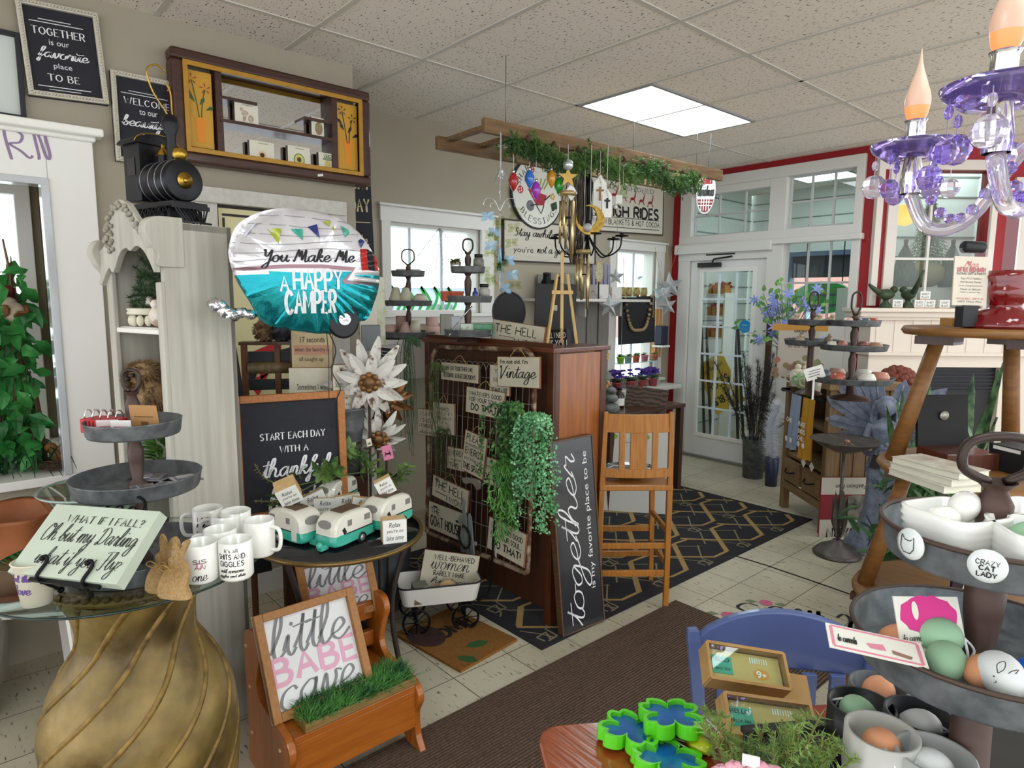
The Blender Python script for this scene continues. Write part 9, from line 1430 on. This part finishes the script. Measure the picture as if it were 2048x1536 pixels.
for u,v,t_,r_,c_,ec,lb in((1755,1392,1.12,.046,'55585c',PEA,'grey planter holding a peach egg, furthest back'),(1722,1432,1.04,.05,'17171b',MINT,'black planter holding two mint eggs, left of the group'),(1836,1452,1.0,.048,'2e3338',WEG,'dark grey planter with a white egg, right of the group'),(1762,1488,.94,.049,'b5b4ae',PEA,'pale grey patterned planter with a peach egg, nearest the camera'),(1868,1535,.9,.05,'a5a7a6',WEG,'light grey planter cut off by the bottom edge')):
 p=dp(u,v,t_);t=T('planter_pot',lb,'planter',(p.x,p.y,CT2+.006));h_=max(.06,p.z-CT2+.015);MB().lathe([(0,0),(r_*.8,0),(r_*.92,h_*.3),(r_,h_*.6),(r_,h_),(r_*.9,h_),(r_*.86,.01),(0,.01)],n=56,twist=lambda a,z,i:1+.025*math.sin(a*14)*(.1<z/h_<.75)).o('pot',mat(c_,.4,bump=.15,bscale=30),t);egg('egg ornament with white ribbon inside the '+lb.split(' holding')[0].split(' with')[0].split(' cut')[0],Vector((p.x,p.y,CT2+h_*.85)),.026,ec,30*u)
MX_=dp(1957,1310,.92);mx_,my_=MX_.x,MX_.y;uz,lz=zv(mx_,my_,1118),zv(mx_,my_,1335)
GAL2=mat('4c5054',.5,.35,c2='777c80',scale=32,bump=.1,sharp=.25);bt_=tier_stand('tiered_tray','two-tier galvanized tray of dishes and egg ornaments in the right foreground',mx_,my_,[(uz,.132,.042),(lz,.16,.045)],zv(mx_,my_,962),(.095,.062),0,.021,gm=GAL2,base=CT2)
for z,r_ in((uz+.045,.133),(lz+.048,.1615)):b=MB();b.M=Matrix.Translation((0,0,z-CT2));b.tube([(r_*math.cos(i*.1047),r_*math.sin(i*.1047),0)for i in range(60)],.0035,6,True);b.o('rolled_rim',mat('4a3a32',.5,.4),bt_)
fw_=Vector((-_r.y,_r.x,0))
def onb(dx,dy,z):return Vector((mx_,my_,z))+_r*dx+fw_*dy
for dx,dy,rz,lb in((-.052,.0,20,'ribbed white dish holding white eggs, left on the upper tray'),(.012,-.07,-12,'ribbed white dish holding mint eggs, at the front of the upper tray'),(.075,.0,40,'ribbed white dish at the right edge of the upper tray')):
 p=onb(dx,dy,uz+.007);t=T('ribbed_dish',lb,'dish',p,rz+48);MB().lathe([(0,0),(.036,0),(.043,.006)]+[(.0455+.0006*k+(.0026 if k%2 else 0),.008+.005*k)for k in range(11)]+[(.053,.064),(.048,.064),(.041,.01),(0,.01)],n=60,twist=lambda a,z,i:(abs(math.cos(a))**5+abs(math.sin(a))**5)**-.2).o('dish',WHITEG,t)
egg('white porcelain egg lying in the left ribbed dish',onb(-.07,.0,uz+.058),.017,WHITEG,30,False,85);egg('large white egg with a loop leaning in the left ribbed dish',onb(-.035,.01,uz+.07),.019,WHITEG,60,False,40);egg('mint egg at the left of the front ribbed dish',onb(-.005,-.07,uz+.06),.018,MINT,20,False,80);egg('mint egg at the right of the front ribbed dish',onb(.032,-.072,uz+.062),.02,MINT,50,False,70)
t=T('white_tag','white diamond-shaped card tag hung from the tray handle','tag',Mx=Matrix.Translation(onb(.065,-.06,uz+.07))@Rz(40)@Matrix.Rotation(R(40),4,'Y'));MB().box((0,0,0),(.055,.002,.055)).o('tag',mat('c9cbc8',.6),t);MB().tube([(-.027,0,.027),(-.03,.03,.07)],.001,4).o('string',WHITE,t)
# badges pinned on the upper rim
for u,v,lines,lb in((1822,1088,0,'round white badge with a cat outline on the upper tray rim'),(1975,1132,1,'round white badge reading CRAZY CAT LADY on the upper tray rim')):
 d=ray(u,v);a2=d.x**2+d.y**2;ox2,oy2=CAM.x-mx_,CAM.y-my_;b1=2*(ox2*d.x+oy2*d.y);c1=ox2**2+oy2**2-.137**2;k=(-b1-math.sqrt(max(0,b1*b1-4*a2*c1)))/(2*a2);p=CAM+d*k;n_=Vector((p.x-mx_,p.y-my_,0)).normalized();t=T('pin_badge',lb,'badge',Mx=frame_mat(p,Vector((-n_.y,n_.x,0)),(0,0,1)));b=MB();b.lathe([(0,.006),(.014,.005),(.0205,.002),(.021,0),(0,0)],n=32);b.o('badge',mat('d3d9d8',.12,coat=.8),t);b=MB()
 if lines:letter(b,'CRAZY','caps',(-.012,.003,.012,.009),.0066);letter(b,'CAT','heavy',(-.008,-.004,.008,.002),.0068);letter(b,'LADY','heavy',(-.01,-.012,.01,-.006),.0066)
 else:b.rib([(-.009,.012),(-.004,.006),(.004,.006),(.009,.012),(.01,-.004),(.005,-.011),(-.005,-.011),(-.01,-.004),(-.009,.012)],.0012,.0066,0)
 b.o('print',INK,t)
 # lower tray: eggs and cards
for dx,dy,z,s_,c_,rz,lb,rbn in((-.11,.0,.03,.023,PEA,10,'peach egg with ribbon at the left of the lower tray',True),(-.085,-.015,.024,.018,PEA,60,'smaller peach egg beside the larger one at the left',True),(-.11,-.035,.02,.017,WEG,80,'white egg under the pink card at the left',True),(-.075,-.015,.045,.026,MINT,20,'large mint egg leaning on the pink bunny card',True),(-.085,-.055,.03,.024,MINT,100,'second mint egg with jute bow at the front of the lower tray',False),(-.04,-.095,.035,.026,WEG,130,'white egg with a drawn bunny face on the lower tray',True),(-.05,-.075,.028,.021,PEA,70,'peach egg hidden behind the bunny-face egg',False),(.015,-.085,.03,.025,mat('1a6ad9',.15,coat=.6),30,'glossy bright blue egg at the right of the lower tray',False),(.02,-.125,.024,.02,PEA,40,'peach egg at the right edge of the lower tray',False)):
 e=egg(lb,onb(dx,dy,lz+.01+z),s_,c_,rz,rbn,80)
 if 'drawn'in lb:
  b=MB();c=Vector(onb(dx,dy,lz+.01+z));dn=(CAM-c).normalized();fm=Matrix.Translation(c+dn*s_*1.06)@frame_mat(Vector((0,0,0)),Matrix.Rotation(-.7,3,dn)@_r,(0,0,1));b.M=(Matrix.Translation(c)@Rz(rz)@Matrix.Rotation(R(80),4,'Y')).inverted()@fm
  for x in(-.006,.006):b.rib([(p_.x,p_.y)for p_ in smooth_pts([(x,.0,0),(x*1.9-.002,.009,0),(x*1.5,.017,0),(x*.6,.009,0),(x,.0,0)],4)],.0011,0,0)
  for x in(-.007,.007):b.flat([(x+.0012*math.cos(i),-.006+.0012*math.sin(i))for i in range(6)])
  b.rib([(-.002,-.009),(.002,-.013)],.0008,0,0);b.rib([(.002,-.009),(-.002,-.013)],.0008,0,0);b.o('drawn_face',INK,e)
for q4,t_,yaw,tl,lb,cc in(([(1785,1190),(1925,1197),(1920,1285),(1800,1290)],.9,130,25,'white bunny card with wavy pink border standing in the lower tray','c8287d'),([(1642,1242),(1822,1290),(1878,1336),(1668,1298)],.86,128,70,'flat white card with pink ice-cream drawing jutting over the lower tray rim','cf7f92')):
 Mx,w,h=plq(q4,t_,yaw,tl);t=T('greeting_card',lb,'card',Mx=Mx);MB().box((0,0,0),(w,h,.002)).o('card',mat('dad7cc',.6),t);b=MB()
 if tl<40:b.flat([(.42*w*math.cos(i*.262)*(1+.06*math.sin(i*2.6))*1.05,.1*h+.42*h*math.sin(i*.262)*(1+.06*math.cos(i*2.6)))for i in range(24)],.0014)
 else:[b.box(c,d)for c,d in(((0,.42*h,.0012),(.9*w,.06*h,.0006)),((0,-.42*h,.0012),(.9*w,.06*h,.0006)),((-.45*w,0,.0012),(.03*w,.8*h,.0006)),((.45*w,0,.0012),(.03*w,.8*h,.0006)))];b.flat([(-.1*w,-.02*h),(.08*w,.06*h),(.1*w,-.18*h),(-.06*w,-.2*h)],.0016)
 b.o('pink_print',mat(cc,.6),t);b=MB();b.flat([(-.2*w+.05*w*math.cos(i*.5),.2*h+.2*h*math.sin(i*.5))for i in range(13)]if tl<40 else[(.16*w,-.1*h),(.36*w,-.2*h),(.34*w,-.32*h),(.16*w,-.24*h)],.002);b.o('print',mat('d9d2c4'if tl<40 else '8d6a58',.6),t);b=MB();letter(b,'to carrots','script',(-.45*w,-.44*h,-.1*w,-.3*h)if tl<40 else(-.4*w,-.2*h,-.2*w,.1*h),.0022);b.o('lettering',INK,t)
 # chandelier
cc_=Vector((2.945,-.235,0));CZ2=1.875;PUR=mat('b39cf2',.03,trans=.92,ior=1.4,c2='cdbcfa',scale=20);CRY=mat('efeaf6',.04,trans=.85,ior=1.5)
cl=T('crystal_chandelier','purple glass chandelier with flame-shaped bulbs and hanging prisms, upper right','chandelier',(cc_.x,cc_.y,CZ2));b=MB();b.lathe([(0,-.2),(.02,-.19),(.012,-.15),(.03,-.1),(.012,-.05),(.012,.1),(.02,.14),(.01,.2),(0,.21)],n=16);b.o('column',CHROME,cl);b=MB();[b.tube([(.008*math.cos(j*.785)*(1 if k%2 else.3),.008*math.sin(j*.785)*(.3 if k%2 else 1)if k%2==0 else 0,.22+.02*k+.012*math.cos(j*.785))for j in range(8)],.0018,4,True)for k in range(40)];b.o('chain',CHROME,cl);MB().lathe([(0,-.11),(.06,-.1),(.075,-.08),(.05,-.07),(0,-.075)],n=16).o('purple_bowl',PUR,cl)
GLO=mat('ff7a48',.3,emit=.75);PAL=mat('e6cbb4',.35,trans=.3)
for a in(-105.3,173.5,101,29,-36):
 ca,sa=math.cos(R(a)),math.sin(R(a));r_=.243;p=Vector((r_*ca,r_*sa,0));b=MB();b.tube(smooth_pts([(.015*ca,.015*sa,-.04),(.08*ca,.08*sa,-.02),(.15*ca,.15*sa,-.12),(.21*ca,.21*sa,-.13),(r_*ca,r_*sa,-.07)],6),.011,8);ar=b.o('glass_arm',CRY,cl)
 b=MB();b.lathe([(.015,-.012),(.04,-.014),(.062,.002),(.067,.012),(.058,.012),(.034,.0),(0,.002)],p,24,twist=lambda q,z,i:1+.06*math.sin(q*12));b.o('drip_pan',PUR,ar);b=MB();b.lathe([(.016,-.07),(.018,-.05),(.013,-.012),(.026,-.01)],p,12,twist=lambda q,z,i:1+.08*math.sin(q*6));b.lathe([(.016,.006),(.015,.045),(.018,.05)],p,12);b.o('chrome_socket',CHROME,ar)
 b=MB();b.lathe([(.012,.05),(.0165,.06),(.0185,.072)],p,18);b.o('glowing_bulb',GLO,ar);b=MB();b.lathe([(.0185,.072),(.0195,.082),(.0175,.095),(.012,.113),(.0065,.13),(.003,.145),(.0005,.165)],p,18);b.o('bulb_tip',PAL,ar)
 for k in range(6):
  q=a+60*k+20;e=p+Vector((.056*math.cos(R(q)),.056*math.sin(R(q)),-.002));b=MB();b.tube([e,e+Vector((0,0,-.05))],.0008,4);b.sphere(e+Vector((0,0,-.016)),(.006,.006,.009),6,4);v0=len(b.f);b.sphere(e+Vector((0,0,-.052-.012*(k%2))),.0205 if k%2==0 else.016,8,6);b.sm=[False]*len(b.f);b.o('prism',PUR if k%3 else CRY,ar)
 b=MB();m_=[Vector((.1*ca*f+.24*ca*(1-f)*1,.1*sa*f+.24*sa*(1-f),-.02-.1*math.sin(math.pi*f)))for f in[i/9 for i in range(10)]];[b.sphere(q,.009,7,5)for q in m_];b.sm=[False]*len(b.f);b.o('bead_swag',PUR,ar)
